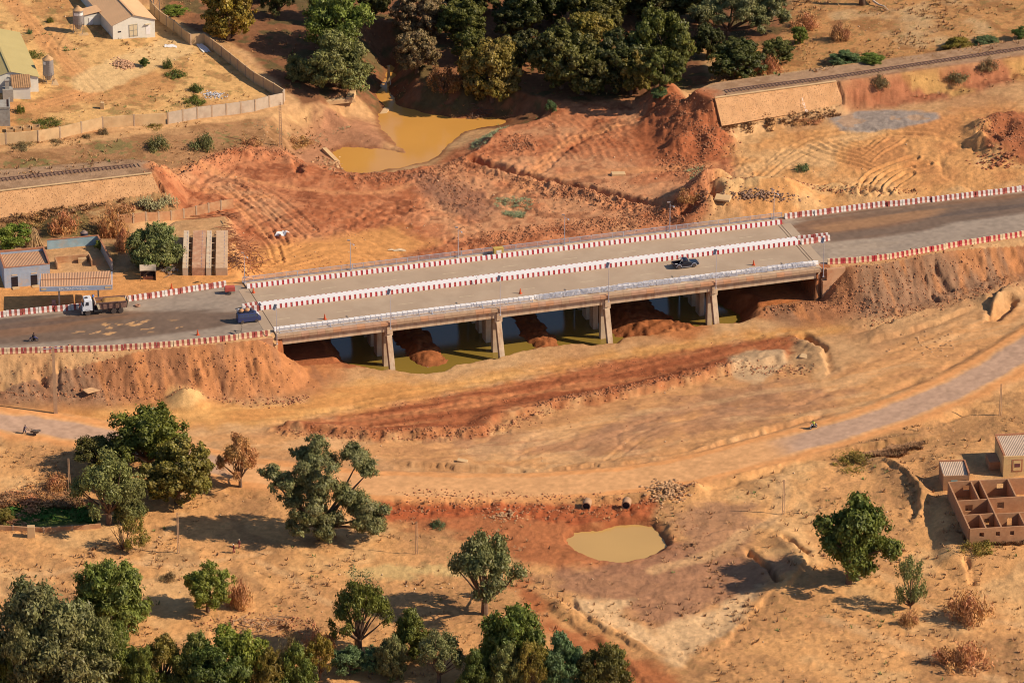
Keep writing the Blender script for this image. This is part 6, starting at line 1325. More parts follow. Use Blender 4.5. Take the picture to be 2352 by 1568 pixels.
# silos and tanks
def silo(px, py, z, r, Hc, Ht, label, band):
    g = gnd(px, py); o = thing('feed_silo', label, 'silo', tuple(g), R(15)); z0 = Ht - Hc
    b = MB(); b.lathe([(0.22, z0 - 1.3), (0.35, z0 - 1.25), (r, z0), (r, z0 + Hc)], n=24); o1 = b.build('tank', M_galvd, o, smooth=False)
    b = MB(); b.lathe([(r + .04, z0 + Hc), (r + .04, z0 + Hc + .05), (0.45, z0 + Hc + .62), (0.3, z0 + Hc + .66), (0.3, z0 + Hc + .85), (0.01, z0 + Hc + .9)], n=24); b.build('lid', M_tanlid, o)
    for k in range(6):
        a = math.pi/3*k; b = MB(); b.bar((r*math.cos(a), r*math.sin(a), 0), (r*math.cos(a), r*math.sin(a), z0 + .5), 0.11); b.build('leg', M_galvd, o)
    b = MB(); b.span((-r - .7, -r - .7, -.8), (r + .7, r + .7, .0)); b.build('plinth', M_wall_tan, o)
    b = MB(); n = 10
    for k in range(n):
        a0 = R(band[0] + (band[1]-band[0])*k/n); a1 = R(band[0] + (band[1]-band[0])*(k+1)/n); q = r + .02
        b.add([(q*math.cos(a0), q*math.sin(a0), z0 + Hc*band[2]), (q*math.cos(a1), q*math.sin(a1), z0 + Hc*band[2]), (q*math.cos(a1), q*math.sin(a1), z0 + Hc*band[3]), (q*math.cos(a0), q*math.sin(a0), z0 + Hc*band[3])], [(0, 1, 2, 3)])
    b.build('label_panel', M_white, o)
    b = MB(); [b.bar((s_, -r - .12, 1.0), (s_, -r - .12, Ht + .3), .05) for s_ in (-.2, .2)]; [b.bar((-.2, -r - .12, 1.2 + .4*k), (.2, -r - .12, 1.2 + .4*k), .04) for k in range(12)]; b.build('ladder', M_galvd, o); return o
M_galvd = cm('dull_galvanised', 158,146,138, rough=0.5, var=0.1, metal=0.2); M_tanlid = cm('dusty_lid', 214,166,116)
silo(181, 76, 15.8, 1.12, 3.0, 5.2, 'dusty grey feed silo on legs beside the ribbed roof warehouse', (-150, -40, 0.66, 0.86)); silo(112, 190, 15.2, 1.12, 3.3, 5.2, 'galvanised feed silo on legs with a small red and white plate', (-160, -125, 0.72, 0.92))
g = gnd(360, 30); o = thing('water_tank', 'dark tank on a steel tower behind the warehouse corner', 'tank', tuple(g)); b = MB(); b.lathe([(.65, 3.4), (.7, 4.8), (.4, 5.1), (.01, 5.15)], n=16); b.build('tank', M_winD, o); b = MB(); [b.bar((x, y, -.5), (x, y, 3.4), .1) for x in (-.6, .6) for y in (-.6, .6)]; [b.bar((-.6, -.6, z), (.6, -.6, z), .06) for z in (1, 2, 3.2)]; b.bar((-.6, -.6, 1), (.6, -.6, 3.2), .05); b.build('stand', M_galvd, o)
# rubble heaps in the compound
def heap(px, py, n, sx, sy, s0_, s1_, m, name, label, cat='rubble', hz_=0.8):
    g = gnd(px, py); b = MB(); q = random.Random(int(px))
    for k in range(n):
        x, y = q.gauss(0, sx/2.2), q.gauss(0, sy/2.2); h = max(0, 1 - math.hypot(x/sx, y/sy))*hz_; r = q.uniform(s0_, s1_); zz = Hg(g[0] + x, g[1] + y) - g[2]; b.blob((x, y, zz + h*q.uniform(0.4, 1)), r, q.randint(0, 9999), 0, 6, 0.3, (1.2, 1, 0.8))
    o = b.build(name, m); o.location = g; tag(o, label, cat); o['kind'] = 'stuff'; return o
heap(283, 150, 200, 2.6, 2.6, .1, .28, cm('broken_brick', 214,164,124, var=0.3, scale=3), 'rubble_heap', 'heap of broken bricks beside the round bush in the compound')
heap(488, 218, 120, 2.8, 2.0, .05, .2, cm('ash_grey', 206,200,200, var=0.3, scale=2), 'ash_heap', 'pale grey ash heap in the compound corner', 'ash', 0.3)
heap(1535, 1128, 260, 4.2, 4.2, .10, .34, cm('pale_rock', 208,160,114, var=0.35, scale=2), 'rock_heap', 'heap of pale rocks on the road bank right of the pipes')
heap(1160, 1185, 140, 4, 2.5, .06, .22, MATS['pale_rock'], 'rock_heap', 'line of pale rocks spilling down the red bank left of the pipes', 'rubble', 0.3)
heap(1735, 452, 260, 10, 1.6, .06, .26, cm('grey_brown_rock', 168,130,104, var=0.3), 'rock_heap', 'band of grey brown stones at the edge of the furrowed sand', 'rubble', 0.4)
heap(765, 378, 70, 3.0, 4.5, .1, .38, MATS['pale_rock'], 'rock_heap', 'broken pale rocks on the left shore of the muddy pool', 'rubble', 0.2)
heap(2290, 372, 90, 5, 4, .1, .4, cm('red_clods', 184,112,76), 'clod_heap', 'red clods under the eroded mound at the right frame edge', 'rubble', 0.5)
heap(2140, 795, 60, 8, 6, .08, .26, MATS['pale_rock'], 'rock_scatter', 'scattered pale rocks beside the paved road bend', 'rubble', 0.05)
# white sheets
def sheet(px, py, w_, d_, rz, label, name='white_sheet', m=None, cat='sheet'):
    g = gnd(px, py); b = MB(); n = 6; vs = []; q = random.Random(int(px))
    for k in (0.05, 0.0):
        for j in range(n+1):
            for i in range(n+1):
                x, y = (i/n - .5)*w_*(1 + .15*math.sin(j)), (j/n - .5)*d_*(1 + .1*math.cos(i*2)); X_, Y_ = x*math.cos(rz) - y*math.sin(rz), x*math.sin(rz) + y*math.cos(rz); vs.append((X_, Y_, Hg(g[0] + X_, g[1] + Y_) - g[2] + 0.06 + k + 0.08*math.sin(i*1.9 + j)))
    S = (n+1)**2; fs = [(a, a+1, a+n+2, a+n+1) for j in range(n) for i in range(n) for a in [j*(n+1)+i]]; fs += [(a+S, a+n+1+S, a+n+2+S, a+1+S) for j in range(n) for i in range(n) for a in [j*(n+1)+i]]
    b.add(vs, fs); o = b.build(name, m or M_white, smooth=True); o.location = g; return tag(o, label, cat)
sheet(465, 110, 1.6, 5.0, R(25), 'crumpled white sheet lying in the shade of the compound wall'); sheet(391, 107, 2.4, 1.4, 0.2, 'flat white sheet on the sand in front of the warehouse'); sheet(648, 538, 1.7, 2.8, R(-30), 'crumpled white plastic sheet in the digger furrows')
sheet(988, 856, 1.6, .9, R(-20), 'white rag at the water edge by the first red bar', 'rag', None, 'rag'); sheet(912, 575, 3.2, .9, 0, 'pale spill of cement behind the bridge railing', 'cement_spill', M_cream, 'spill')
# ---------------- blue shop, courtyard and canopy
M_blue = cm('faded_blue_paint', 182,190,202, rough=0.85, var=0.10, scale=1.2, stain=tuple(soil(216,186,156))); M_bluec = cm('turquoise_faded_paint', 166,190,194, rough=0.85, var=0.12, scale=0.8, stain=tuple(soil(200,176,150))); M_corr = cm('tan_corrugated_iron', 212,160,118, rough=0.6, var=0.08, scale=0.4); M_brk = cm('red_brown_block', 186,124,88, rough=0.95, var=0.15)
g = U(11, 661.5, 10.6); bs = thing('blue_shop', 'faded blue shop with two dark doors and ribbed roof inside a parapet', 'building', tuple(g), R(13))
def shop_wall(b, Wd, Dp, H, th=.25):
    b.span((0, 0, -.6), (Wd, th, H)); b.span((0, Dp - th, -.6), (Wd, Dp, H + .1)); b.span((0, th + .001, -.6), (th, Dp - th - .001, H)); b.span((Wd - th, th + .001, -.6), (Wd, Dp - th - .001, H))
b = MB(); shop_wall(b, 8.7, 7.6, 4.1); b.build('wall', M_blue, bs)
b = MB(); b.span((-.05, -.05, 4.101), (8.75, .3, 4.16)); b.span((-.05, 7.3, 4.201), (8.75, 7.65, 4.5)); b.span((8.42, .301, 4.101), (8.75, 7.299, 4.45)); b.span((-.05, .301, 4.101), (.28, 7.299, 4.3)); b.build('parapet', M_brk, bs)
b = MB(); corr_sheet(b, (.3, .32, 4.02), (8.35, .32, 4.02), (8.35, 7.2, 3.75), (.3, 7.2, 3.75), .27, .06); b.build('roof', M_corr, bs)
for x in (1.3, 5.0):
    b = MB(); b.span((x, -.03, 0.05), (x + 1.25, .02, 2.15)); b.build('door', M_winD, bs); b = MB(); b.span((x + .1, -.04, 2.4), (x + 1.15, -.005, 2.62)); b.build('sign_board', M_cream, bs)
    b = MB(); b.span((x + .1, -1.2, -.1), (x + 1.4, -.1, .12)); b.build('doorstep', M_wall_tan, bs)
cy = thing('courtyard_wall', 'turquoise courtyard wall enclosing weeds behind the canopy', 'wall', tuple(U(118, 604, 10.6)), R(13))
b = MB(); b.span((0.2, 6.6, -.6), (9.9, 6.85, 1.9)); b.build('wall_panel', M_bluec, cy)
b = MB(); vs = [(9.9, 6.85), (10.15, 6.85), (10.9, -6.2), (10.65, -6.2)]; b.prismz([(9.9, 6.85), (10.65, -6.2), (10.9, -6.2), (10.15, 6.85)], -.6, 1.9); b.build('wall_panel', cm('grey_plaster', 176,166,156, var=0.1), cy)
b = MB(); b.prismz([(9.88, 6.9), (10.62, -6.25), (10.95, -6.25), (10.2, 6.9)], 1.901, 2.02); b.span((.2, 6.55, 1.901), (9.87, 6.9, 2.0)); b.build('coping', M_brk, cy)
b = MB(); b.span((.6, -.4, -.5), (7.4, -.2, 1.3)); b.span((7.2, -3.4, -.5), (7.4, -.401, 1.3)); b.span((.6, -3.4, -.5), (.8, -.401, 1.3)); b.build('low_wall', M_brickw, cy); b = MB(); b.span((5.0, -1.4, -.4), (6.6, -.7, .9)); b.build('block', M_wall_tan, cy)
ca = thing('fuel_canopy', 'ribbed roof canopy with a faded blue lettered fascia on two posts', 'canopy', tuple(U(137, 711, 10.6)), R(4))
cxl, cxr = -3.4, 9.6; zf = 4.45
b = MB(); corr_sheet(b, (cxl, -1.3, zf + .95), (cxr + .3, -1.3, zf + .95), (cxr, 4.9, zf + 1.0), (cxl, 4.9, zf + .8), .3, .07); b.build('roof', M_corr, ca)
b = MB(); b.bar((cxl, 1.7, zf + 1.07), (cxr + .1, 1.7, zf + 1.1), .12, .05); b.build('roof_batten', M_brk, ca)
b = MB(); b.span((cxl - .15, -1.5, zf), (cxr + .4, -1.32, zf + .88)); b.span((cxr + .22, -1.319, zf), (cxr + .4, 4.9, zf + .88)); b.span((cxl - .15, -1.319, zf), (cxl + .03, 4.9, zf + .86)); b.build('fascia', cm('faded_sign_blue', 176,182,196, var=0.1, stain=tuple(soil(200,188,180))), ca)
for x in (0, 7.3):
    b = MB(); b.box((x, 0.4, zf/2 - .2), (.3, .3, zf + .4)); b.build('post', cm('dusty_post', 214,186,160), ca)
    b = MB(); b.span((x - .45, -.1, -.4), (x + .45, .9, .18)); b.build('post_foot', M_conc, ca)
def text(s, size, loc, rot, m, parent, name='lettering'):
    c = bpy.data.curves.new(name, 'FONT'); c.body = s; c.size = size; c.extrude = 0.01; c.space_word = 1.2; c.space_character = 1.05; c.materials.append(m); o = bpy.data.objects.new(name, c); col.objects.link(o); c.offset = 0.012
    me = bpy.data.meshes.new_from_object(o.evaluated_get(bpy.context.evaluated_depsgraph_get())); bpy.data.objects.remove(o); o = bpy.data.objects.new(name, me); col.objects.link(o); o.parent = parent; o.location = loc; o.rotation_euler = rot; return o
text('BM TRADING OIL', .66, (0.0, -1.515, zf + .2), (R(90), 0, 0), M_white, ca)
b = MB(); b.span((cxl + .1, -1.53, zf + .22), (cxl + 1.1, -1.502, zf + .7)); b.span((cxr - 1.0, -1.53, zf + .22), (cxr + .15, -1.502, zf + .7)); b.build('sign_plate', M_cream, ca)
g = gnd(194, 557); o = thing('water_tank', 'black plastic water tank standing behind the turquoise courtyard wall', 'tank', tuple(g)); b = MB(); b.lathe([(.72, -.3), (.74, .6), (.70, .65), (.74, .7), (.74, 1.3), (.70, 1.35), (.74, 1.4), (.72, 2.1), (.35, 2.35), (.3, 2.45), (.01, 2.46)], n=20); b.build('tank', cm('black_plastic', 66,62,74, rough=0.4), o); b = MB(); b.lathe([(.74, 2.08), (.36, 2.37), (.31, 2.47), (.01, 2.48)], n=20); b.build('lid', cm('dusty_black', 150,124,110), o)
g = gnd(180, 556); b = MB(); b.span((-1.2, -.1, -.2), (1.0, .1, .5)); b.span((-1.2, .11, -.2), (-1.0, 1.6, .5)); o = b.build('low_block_wall', M_wall_tan); o.location = g; tag(o, 'low block wall corner beside the black water tank', 'wall')
# fuel pump block under canopy
g = U(124, 706, 10.65); b = MB(); b.span((-.6, -.4, -.2), (.6, .4, .45)); b.span((-.35, -.25, .451), (.35, .25, 1.5)); o = b.build('fuel_pump', cm('pinkish_block', 196,150,136)); o.location = g; tag(o, 'old fuel pump block in the shade under the canopy', 'pump')
# straw stack
b = MB(); q = random.Random(5); g = gnd(78, 566)
for k in range(260):
    a = q.uniform(0, 6.28); r = q.uniform(.2, 1.9); x, y = r*math.cos(a)*1.1, r*math.sin(a); b.bar((x, y, 0), (x*0.25 + q.uniform(-.3, .3), y*0.25 + q.uniform(-.3, .3), q.uniform(2.2, 3.9)), .06, .05)
o = b.build('straw_stack', cm('maize_straw', 222,180,126, var=0.3, scale=3)); o.location = g; tag(o, 'leaning stack of pale maize straw behind the blue shop', 'straw stack'); o['kind'] = 'thing'
# market stall
g = U(341, 641, 10.5); st_ = thing('market_stall', 'small roadside stall with a sagging cloth roof and dark inside', 'stall', tuple(g), R(4))
b = MB(); [b.bar((x, y, -.2), (x, y, h), .09) for x, y, h in ((-1.5, -.9, 2.1), (1.4, -.9, 2.2), (-1.5, 1.2, 2.4), (1.4, 1.2, 2.6))]; b.bar((-1.5, -.9, 2.1), (1.4, -.9, 2.2), .07); b.build('frame', M_bark, st_)
b = MB(); n = 8; vs = []
for j in range(n+1):
    for i in range(n+1):
        u, v = i/n, j/n; vs.append((-1.6 + 3.1*u, -1.0 + 2.3*v, 2.12 + .35*v - .45*math.sin(math.pi*u)*math.sin(math.pi*v)))
vs += [(a, c, z - .03) for a, c, z in vs]; S = (n+1)**2; fs = [(a, a+1, a+n+2, a+n+1) for j in range(n) for i in range(n) for a in [j*(n+1)+i]] + [(a+S, a+n+1+S, a+n+2+S, a+1+S) for j in range(n) for i in range(n) for a in [j*(n+1)+i]]
b.add(vs, fs); b.build('cloth_roof', cm('grey_cloth', 190,166,140, var=0.15), st_, smooth=True); b = MB(); b.span((-1.45, 1.0, -.2), (1.35, 1.06, 1.9)); b.span((1.3, -.85, -.2), (1.36, .99, 1.9)); b.build('side_panel', cm('dark_cloth', 96,70,58), st_); b = MB(); b.span((-1.0, -.4, -.1), (.9, .3, .7)); b.build('counter', M_brk, st_)
# steel girder forms
for i, (x0, x1, m, lab, lad) in enumerate(((411,424,cm('pale_steel', 226,196,160, var=0.1, stain=tuple(soil(200,150,110))), 'dotted pale steel form nearest the round acacia', 1), (433,464,cm('rust_dusted_steel', 200,144,108, var=0.15, stain=tuple(soil(226,186,146))), 'wide rust dusted steel form, second from the acacia', 0), (465,477,MATS['pale_steel'], 'narrow pale steel form with a dotted flange beside the open slot', 1), (487,515,cm('tan_steel', 222,180,140, var=0.1, stain=tuple(soil(196,150,112))), 'wide tan steel form nearest the timber pile', 0))):
    g = U(x0 + 8, 612, 12.5); wd = (x1 - x0)/12.46; o = thing('steel_girder_form', lab, 'steel form', (g[0], g[1], g[2] - 1.5), R(2.5)); Lg = 18.0
    b = MB(); b.span((0, 0, 1.1), (wd, Lg, 1.2)); b.span((0, 0, -.9), (.12, Lg, 1.099)); b.span((wd - .12, 0, -.9), (wd, Lg, 1.099)); b.span((.121, 0, -.9), (wd - .121, .1, 1.099)); b.build('form_body', m, o)
    b = MB(); n = 26
    for k in range(n): b.span((wd*.72 - .05, .4 + k*Lg/n*.98, 1.201), (wd*.72 + .06, .55 + k*Lg/n*.98, 1.26))
    s_ = b.build('bolt_row', cm('bluish_bolts', 150,146,168), o); s_['kind'] = 'stuff'
    if lad:
        b = MB(); b.span((wd + .01, .3, .0), (wd + .06, Lg - .3, .08)); b.span((wd + .62, .3, .0), (wd + .68, Lg - .3, .08))
        for k in range(5): b.bar((wd + .0, 2 + 3.6*k, .8), (wd + .7, 2 + 3.6*k, .8), .12)
        b.build('cross_ties', m, o)
# piles of timber and scrap steel
def pile(px, py, n, sx, sy, Lm, m, name, label, cat, hz_=.7, seed=1):
    g = gnd(px, py); b = MB(); q = random.Random(seed)
    for k in range(n):
        x, y = q.gauss(0, sx/2.4), q.gauss(0, sy/2.4); a = q.uniform(0, 3.14); l = q.uniform(.4, 1)*Lm; z = q.uniform(.1, hz_); zz = Hg(g[0] + x, g[1] + y) - g[2]
        b.bar((x - math.cos(a)*l/2, y - math.sin(a)*l/2, zz + z - q.uniform(-.3, .3)), (x + math.cos(a)*l/2, y + math.sin(a)*l/2, zz + z + q.uniform(-.3, .3)), q.uniform(.04, .11))
    o = b.build(name, m); o.location = g; tag(o, label, cat); o['kind'] = 'stuff'; return o
pile(552, 572, 300, 5.2, 7.5, 2.8, cm('weathered_timber', 176,116,80, var=0.35, scale=3), 'timber_pile', 'tangled pile of weathered timber right of the steel forms', 'timber', 1.0, 2)
pile(540, 603, 90, 3.4, 5, 3.2, cm('rusty_scrap', 120,78,58, var=0.3), 'scrap_pile', 'dark tangle of bent scrap bars below the timber pile', 'scrap', 1.3, 3)
pile(385, 622, 70, 2.5, 3, 1.5, cm('grey_junk', 150,130,116, var=0.4), 'junk_heap', 'grey heap of junk beside the roadside stall', 'junk', .5, 4)
pile(595, 1438, 60, 6, 3.5, 3.4, cm('pale_driftwood', 200,156,116, var=0.3), 'dead_branch_heap', 'heap of dead pale branches in the lower gully', 'branches', .8, 6); pile(1100, 270, 60, 2.6, 3, 2.4, M_bark, 'root_tangle', 'tangle of bare roots on the pool bank under the mango', 'roots', .6, 7)
pile(1460, 492, 20, 3, 2.5, 3.2, M_brk, 'timber_stack', 'small stack of boards on the red earth behind the railing', 'timber', .4, 8)
for i, (x, y, l, a) in enumerate(((440,498,15,9),(440,504,14,11),(500,490,8,-25),(512,494,7,-32),(505,487,7,-28))):
    g = gnd(x, y); b = MB(); b.bar((-l/2*math.cos(R(a)), -l/2*math.sin(R(a)), .15), (l/2*math.cos(R(a)), l/2*math.sin(R(a)), .2), .18, .14); o = b.build('long_beam', cm('weathered_timber', 176,116,80)); o.location = g; tag(o, ('long straight beam on the ground behind the steel forms', 'long beam parallel to its twin behind the steel forms', 'leaning log above the forms, lowest of three', 'curved log above the forms on the right', 'topmost log above the steel forms')[i], 'beam')
# concrete remains near the inlet
def chunk(px, py, d, rz, label, tilt=8, dz=0, name='concrete_block'):
    g = gnd(px, py); b = MB(); b.box((0, 0, d[2]*.3), d, taper=.93); o = b.build(name, M_wall_tan if 'plank' not in name else cm('weathered_board', 206,158,112), bevel=.04); o.location = (g[0], g[1], g[2] + dz); o.rotation_euler = (R(tilt), R(tilt*.6), rz); return tag(o, label, 'concrete')
chunk(765, 236, (9.5, 1.2, .9), R(14), 'long low concrete wall remnant beside the green weeds at the inlet', 0, 0, 'concrete_wall'); chunk(806, 226, (1.5, 4.5, 1.2), R(-8), 'end block of the old wall pointing back at the inlet', 0, .1); chunk(882, 262, (1.4, 4.2, .6), R(-18), 'tilted concrete beam lying in the inlet mud'); chunk(888, 291, (3.2, 1.6, .5), R(10), 'broken slab at the water edge below the inlet beam')
chunk(785, 376, (.9, 3.6, .4), R(20), 'upright slab leaning at the left shore of the pool', 25); chunk(760, 360, (1.1, 6.5, .6), R(32), 'long pale broken kerb above the left pool shore', 10)
chunk(1660, 459, (3.2, 2.6, .35), R(-12), 'tan concrete slab lying on the sand edge behind the far railing', 4, .35); chunk(1420, 402, (3.0, 1.4, .6), R(10), 'pale flat rock lying alone between the trench and spoil heap', 5); chunk(892, 195, (.6, .6, 5.5), R(5), 'leaning stump post at the inlet mouth', 3)
chunk(235, 250, (.8, .8, 1.8), 0, 'short concrete post standing in the compound weeds', 3); chunk(72, 1232, (1.4, 1.0, 2.6), R(5), 'square brick pillar standing on open ground, lower left', 0); chunk(1062, 1060, (2.0, .9, .5), R(-10), 'half buried ring on the flat above the lower road', 12)
chunk(218, 895, (5.0, 1.6, .12), R(48), 'weathered plank board lying at the foot of the left slope', 12, .15, 'plank_board'); chunk(1850, 820, (2.2, 1.6, .3), R(-25), 'tan slab at the foot of the eroded pit', 6)
wall_panels(LP([(-40,1215),(100,1222),(232,1212)]), .8, 'garden_wall', 'low shaded wall along the garden plot, lower left', 'wall', M_brickw, M_post, bay=6, th=.3)
# ---------------- utility poles
def pole(base, top, label, w_=0.32, arms=False, ladder=False, double=False, m=None):
    g = gnd(*base); H = (base[1] - top[1])/11.34; o = thing('utility_pole', label, 'utility pole', tuple(g), R(8)); m = m or cm('pole_concrete', 196,154,118, var=.12)
    if ladder:
        b = MB(); [b.bar((x, 0, -.8), (x*.6, 0, H), .12) for x in (-w_, w_)]; [b.bar((-w_*.9, 0, .4 + .35*k), (w_*.9, 0, .4 + .35*k), .07) for k in range(int((H - .6)/.35))]; b.build('pole', m, o)
    elif double:
        b = MB(); [b.tube([(x, 0, -.8), (x*.5, 0, H)], [.09, .06], 7) for x in (-.17, .17)]; [b.bar((-.17, 0, h), (.17, 0, h), .05) for h in (.6, H*.5, H - .3)]; b.build('pole', m, o)
    else: b = MB(); b.box((0, 0, H/2 - .4), (w_*1.6, w_*1.2, H + .8), taper=.55); b.build('pole', m, o)
    if arms:
        b = MB(); b.bar((-1.8, -.2, H - .2), (1.8, .2, H - .35), .1); b.bar((-1.2, 0, H - .5), (1.0, 0, H + .3), .06); b.build('crossarm', M_galv, o); b = MB(); [b.lathe([(.06, 0), (.09, .1), (.05, .25)], (x, .0, H - .22), 8) for x in (-1.5, 0, 1.5)]; b.build('insulators', M_winD, o)
    return o
pole((128,949), (122,799), 'tall square concrete pole with crossarm beside the lower road, left', .46, arms=True); pole((645,341), (641,227), 'ladder-like concrete pole standing on the verge by the wall corner', .28, ladder=True)
pole((410,1271), (412,1182), 'thin double pole on open ground below the lower left clump', double=True); pole((957,1272), (957,1201), 'thin double pole left of the small open acacia', double=True); pole((2297,954), (2297,882), 'thin pole beside the paved road near the right frame edge', double=True); pole((1799,1180), (1799,1104), 'thin double pole on the bank below the road, right of the pipes', double=True); pole((160,1130), (160,1055), 'thin dark pole in the shade left of the lower left clump', double=True)
# culvert pipes
for px, py, lb in ((1346,1168,'concrete culvert pipe end on the red bank, left of the pair'), (1437,1166,'concrete culvert pipe end nearer the pale rocks, right of the pair')):
    g = gnd(px, py + 4); o = thing('culvert_pipe', lb, 'pipe', (g[0], g[1], g[2] + .7), R(-8)); b = MB(); n = 24
    b.lathe([(.62, .2), (.78, .2), (.78, 2.2), (.62, 2.2)], (0, 0, 0), n, 0, 'Y', cap=False); b.build('pipe', cm('dusty_pipe_concrete', 186,142,106), o, smooth=False); b = MB(); b.lathe([(.61, .5), (.61, 2.0)], (0, 0, 0), n, 0, 'Y'); b.build('pipe_mouth_shade', M_winD, o)  # dark disc stands in for the shade inside the pipe
# ---------------- houses at the right edge
M_yel = cm('yellow_plaster', 232,190,128, rough=.9, var=.08, stain=tuple(soil(206,150,104))); M_mud = cm('mud_block_wall', 190,138,98, rough=.95, var=.14, scale=1.2, stain=tuple(soil(180,122,84))); M_iron = cm('grey_corrugated_iron', 214,182,152, rough=.5, var=.1, scale=.5)
g = U(2304, 1092, 4.5); ho = thing('yellow_house', 'yellow plastered house with ribbed iron roof cut by the right frame edge', 'house', tuple(g), R(6)); b = MB(); shop_wall(b, 8.5, 8.2, 3.7); b.build('wall', M_yel, ho)
b = MB(); corr_sheet(b, (.0, .3, 3.62), (8.2, .3, 3.62), (8.2, 7.9, 4.0), (.0, 7.9, 4.0), .3, .07); b.build('roof', M_iron, ho); b = MB(); b.span((-.08, 7.9, 4.0), (8.5, 8.28, 4.25)); b.span((-.08, .31, 3.701), (.2, 7.899, 4.1)); b.build('parapet', M_brk, ho)
b = MB(); b.span((1.5, -.05, .7), (3.4, 0, 3.1)); b.build('window_surround', M_brk, ho); b = MB(); b.span((1.75, -.08, .9), (3.15, -.045, 2.9)); b.build('window_panel', M_yel, ho); b = MB(); b.span((1.95, -.10, 1.6), (2.95, -.075, 2.3)); b.build('window', cm('plum_shutter', 120,70,66), ho)
b = MB(); b.span((-1.9, 3.0, -.3), (-.02, 6.8, 1.3)); b.build('side_wall', M_mud, ho)
g = U(2166, 1126, 4.3); h2 = thing('small_hut', 'small mud block hut with iron roof and turquoise shutter', 'hut', tuple(g), R(4)); b = MB(); shop_wall(b, 4.6, 5.4, 2.8, .2); b.build('wall', M_mud, h2); b = MB(); corr_sheet(b, (.0, .1, 2.72), (4.4, .1, 2.72), (4.4, 5.2, 3.05), (.0, 5.2, 3.05), .3, .07); b.build('roof', M_iron, h2); b = MB(); b.span((4.38, .0, 2.801), (4.65, 5.45, 3.3)); b.span((-.05, 5.2, 2.801), (4.379, 5.45, 3.3)); b.build('parapet', M_brk, h2)
b = MB(); b.span((1.3, -.04, 1.0), (2.5, 0, 1.95)); b.build('window', cm('turquoise_shutter', 116,176,176), h2); b = MB(); b.span((3.2, -.04, 1.0), (4.1, 0, 1.9)); b.build('window', M_winD, h2)
g = U(2226, 1252, 4.2); uh = thing('roofless_house', 'roofless mud block house with open rooms and small square windows', 'house', tuple(g), R(7)); Wd, Dp, H = 15.0, 18.5, 3.2; t_ = .26
def wall_open(parent, a, c, H, holes, m, name='wall', sill=1.2, head=2.1):
    """wall from a to c (local) with openings (start, end, sill, head) along its run"""
    a = np.array(a, float); c = np.array(c, float); L_ = np.hypot(*(c-a)); d = (c-a)/L_; ang = math.atan2(d[1], d[0]); b = MB(); cur = 0.0
    def piece(u0, u1, z0, z1):
        if u1 - u0 < .01: return
        m_ = a + d*(u0+u1)/2; b.box((m_[0], m_[1], (z0+z1)/2), (u1-u0, t_, z1-z0), 0, ang)
    for (u0, u1, s_, h_) in holes:
        piece(cur, u0, -.6, H)
        if s_ > 0: piece(u0, u1, -.6, s_)
        piece(u0, u1, h_, H); cur = u1
    piece(cur, L_, -.6, H); return b.build(name, m, parent)
wall_open(uh, (0, 0), (Wd, 0), H, [(1.7, 2.5, 1.6, 2.4), (4.6, 5.3, 1.6, 2.4), (7.1, 7.8, 1.6, 2.4), (11, 11.8, 1.6, 2.4)], M_mud); wall_open(uh, (.0, .14), (.0, Dp), H, [], M_mud); wall_open(uh, (0.14, Dp), (Wd, Dp), H, [(2.5, 3.6, 1.4, 2.4), (8.5, 9.7, 1.4, 2.4)], M_mud)
wall_open(uh, (.14, 5.6), (5.4, 5.6), H - .1, [(3.6, 4.5, 0, 2.2)], M_mud); wall_open(uh, (5.7, 5.4), (Wd, 5.4), H - .1, [(2, 2.9, 0, 2.2)], M_mud); wall_open(uh, (.14, 11.2), (5.4, 11.2), H - .1, [(1.4, 2.7, 1.0, 2.2)], M_mud); wall_open(uh, (5.7, 11.6), (Wd, 11.6), H - .15, [(1.6, 2.8, 1.0, 2.2)], M_mud)
wall_open(uh, (5.55, .14), (5.55, Dp - .14), H, [(7, 8, 0, 2.2)], M_mud); wall_open(uh, (2.9, .14), (2.9, 5.4), H - .1, [], M_mud); wall_open(uh, (9.8, .14), (9.8, 5.2), H - .1, [], M_mud); wall_open(uh, (4.0, 11.4), (4.0, Dp - .14), H - .1, [], M_mud); wall_open(uh, (10.6, 11.8), (10.6, Dp - .14), H, [], M_mud)

# ------------------------------------------------------------------ vehicles
M_tyre = cm('dusty_tyre', 92,78,70, rough=.9, var=.15); M_rim = cm('dusty_rim', 150,132,120, rough=.5, metal=.3); M_chrome = cm('chrome_trim', 236,232,232, rough=.2, metal=.7, spec=.7); M_glass = cm('tinted_glass', 58,62,72, rough=.08, spec=.8, var=.02); M_blk = cm('black_trim', 46,42,44, rough=.6)
def wheel(parent, c, r, w_, m=None, rimr=.6, name='wheel'):
    o = MB(); o.lathe([(r*.62, -w_/2), (r*.92, -w_/2), (r, -w_*.3), (r, w_*.3), (r*.92, w_/2), (r*.62, w_/2)], (0, 0, 0), 24, 0, 'Y'); t = o.build(name, M_tyre, parent); t.location = c
    o = MB(); s_ = 1 if c[1] > 0 else -1; o.lathe([(r*.61, -w_*.35), (r*.61, w_*.38), (r*.5, w_*.25), (r*.25, w_*.22), (r*.2, w_*.4), (.01, w_*.42)], (0, 0, 0), 20, 0, 'Y'); k = o.build('rim', m or M_rim, t)
    if s_ < 0: k.rotation_euler = (0, 0, math.pi)
    return t
def extr(b, side, w0, mi=0, y0=None):
    """side: list of (x, z) outline extruded across the width"""
    b.prism(side, -w0/2, w0/2, mi)
# dump truck: heading -x (left); origin on the road below its middle
g = U(238, 716, 11.0); tk = thing('dump_truck', 'dusty dump truck with white cab and a brown load of earth', 'truck', (g[0], g[1], 11.0), math.pi + R(11.5)); 
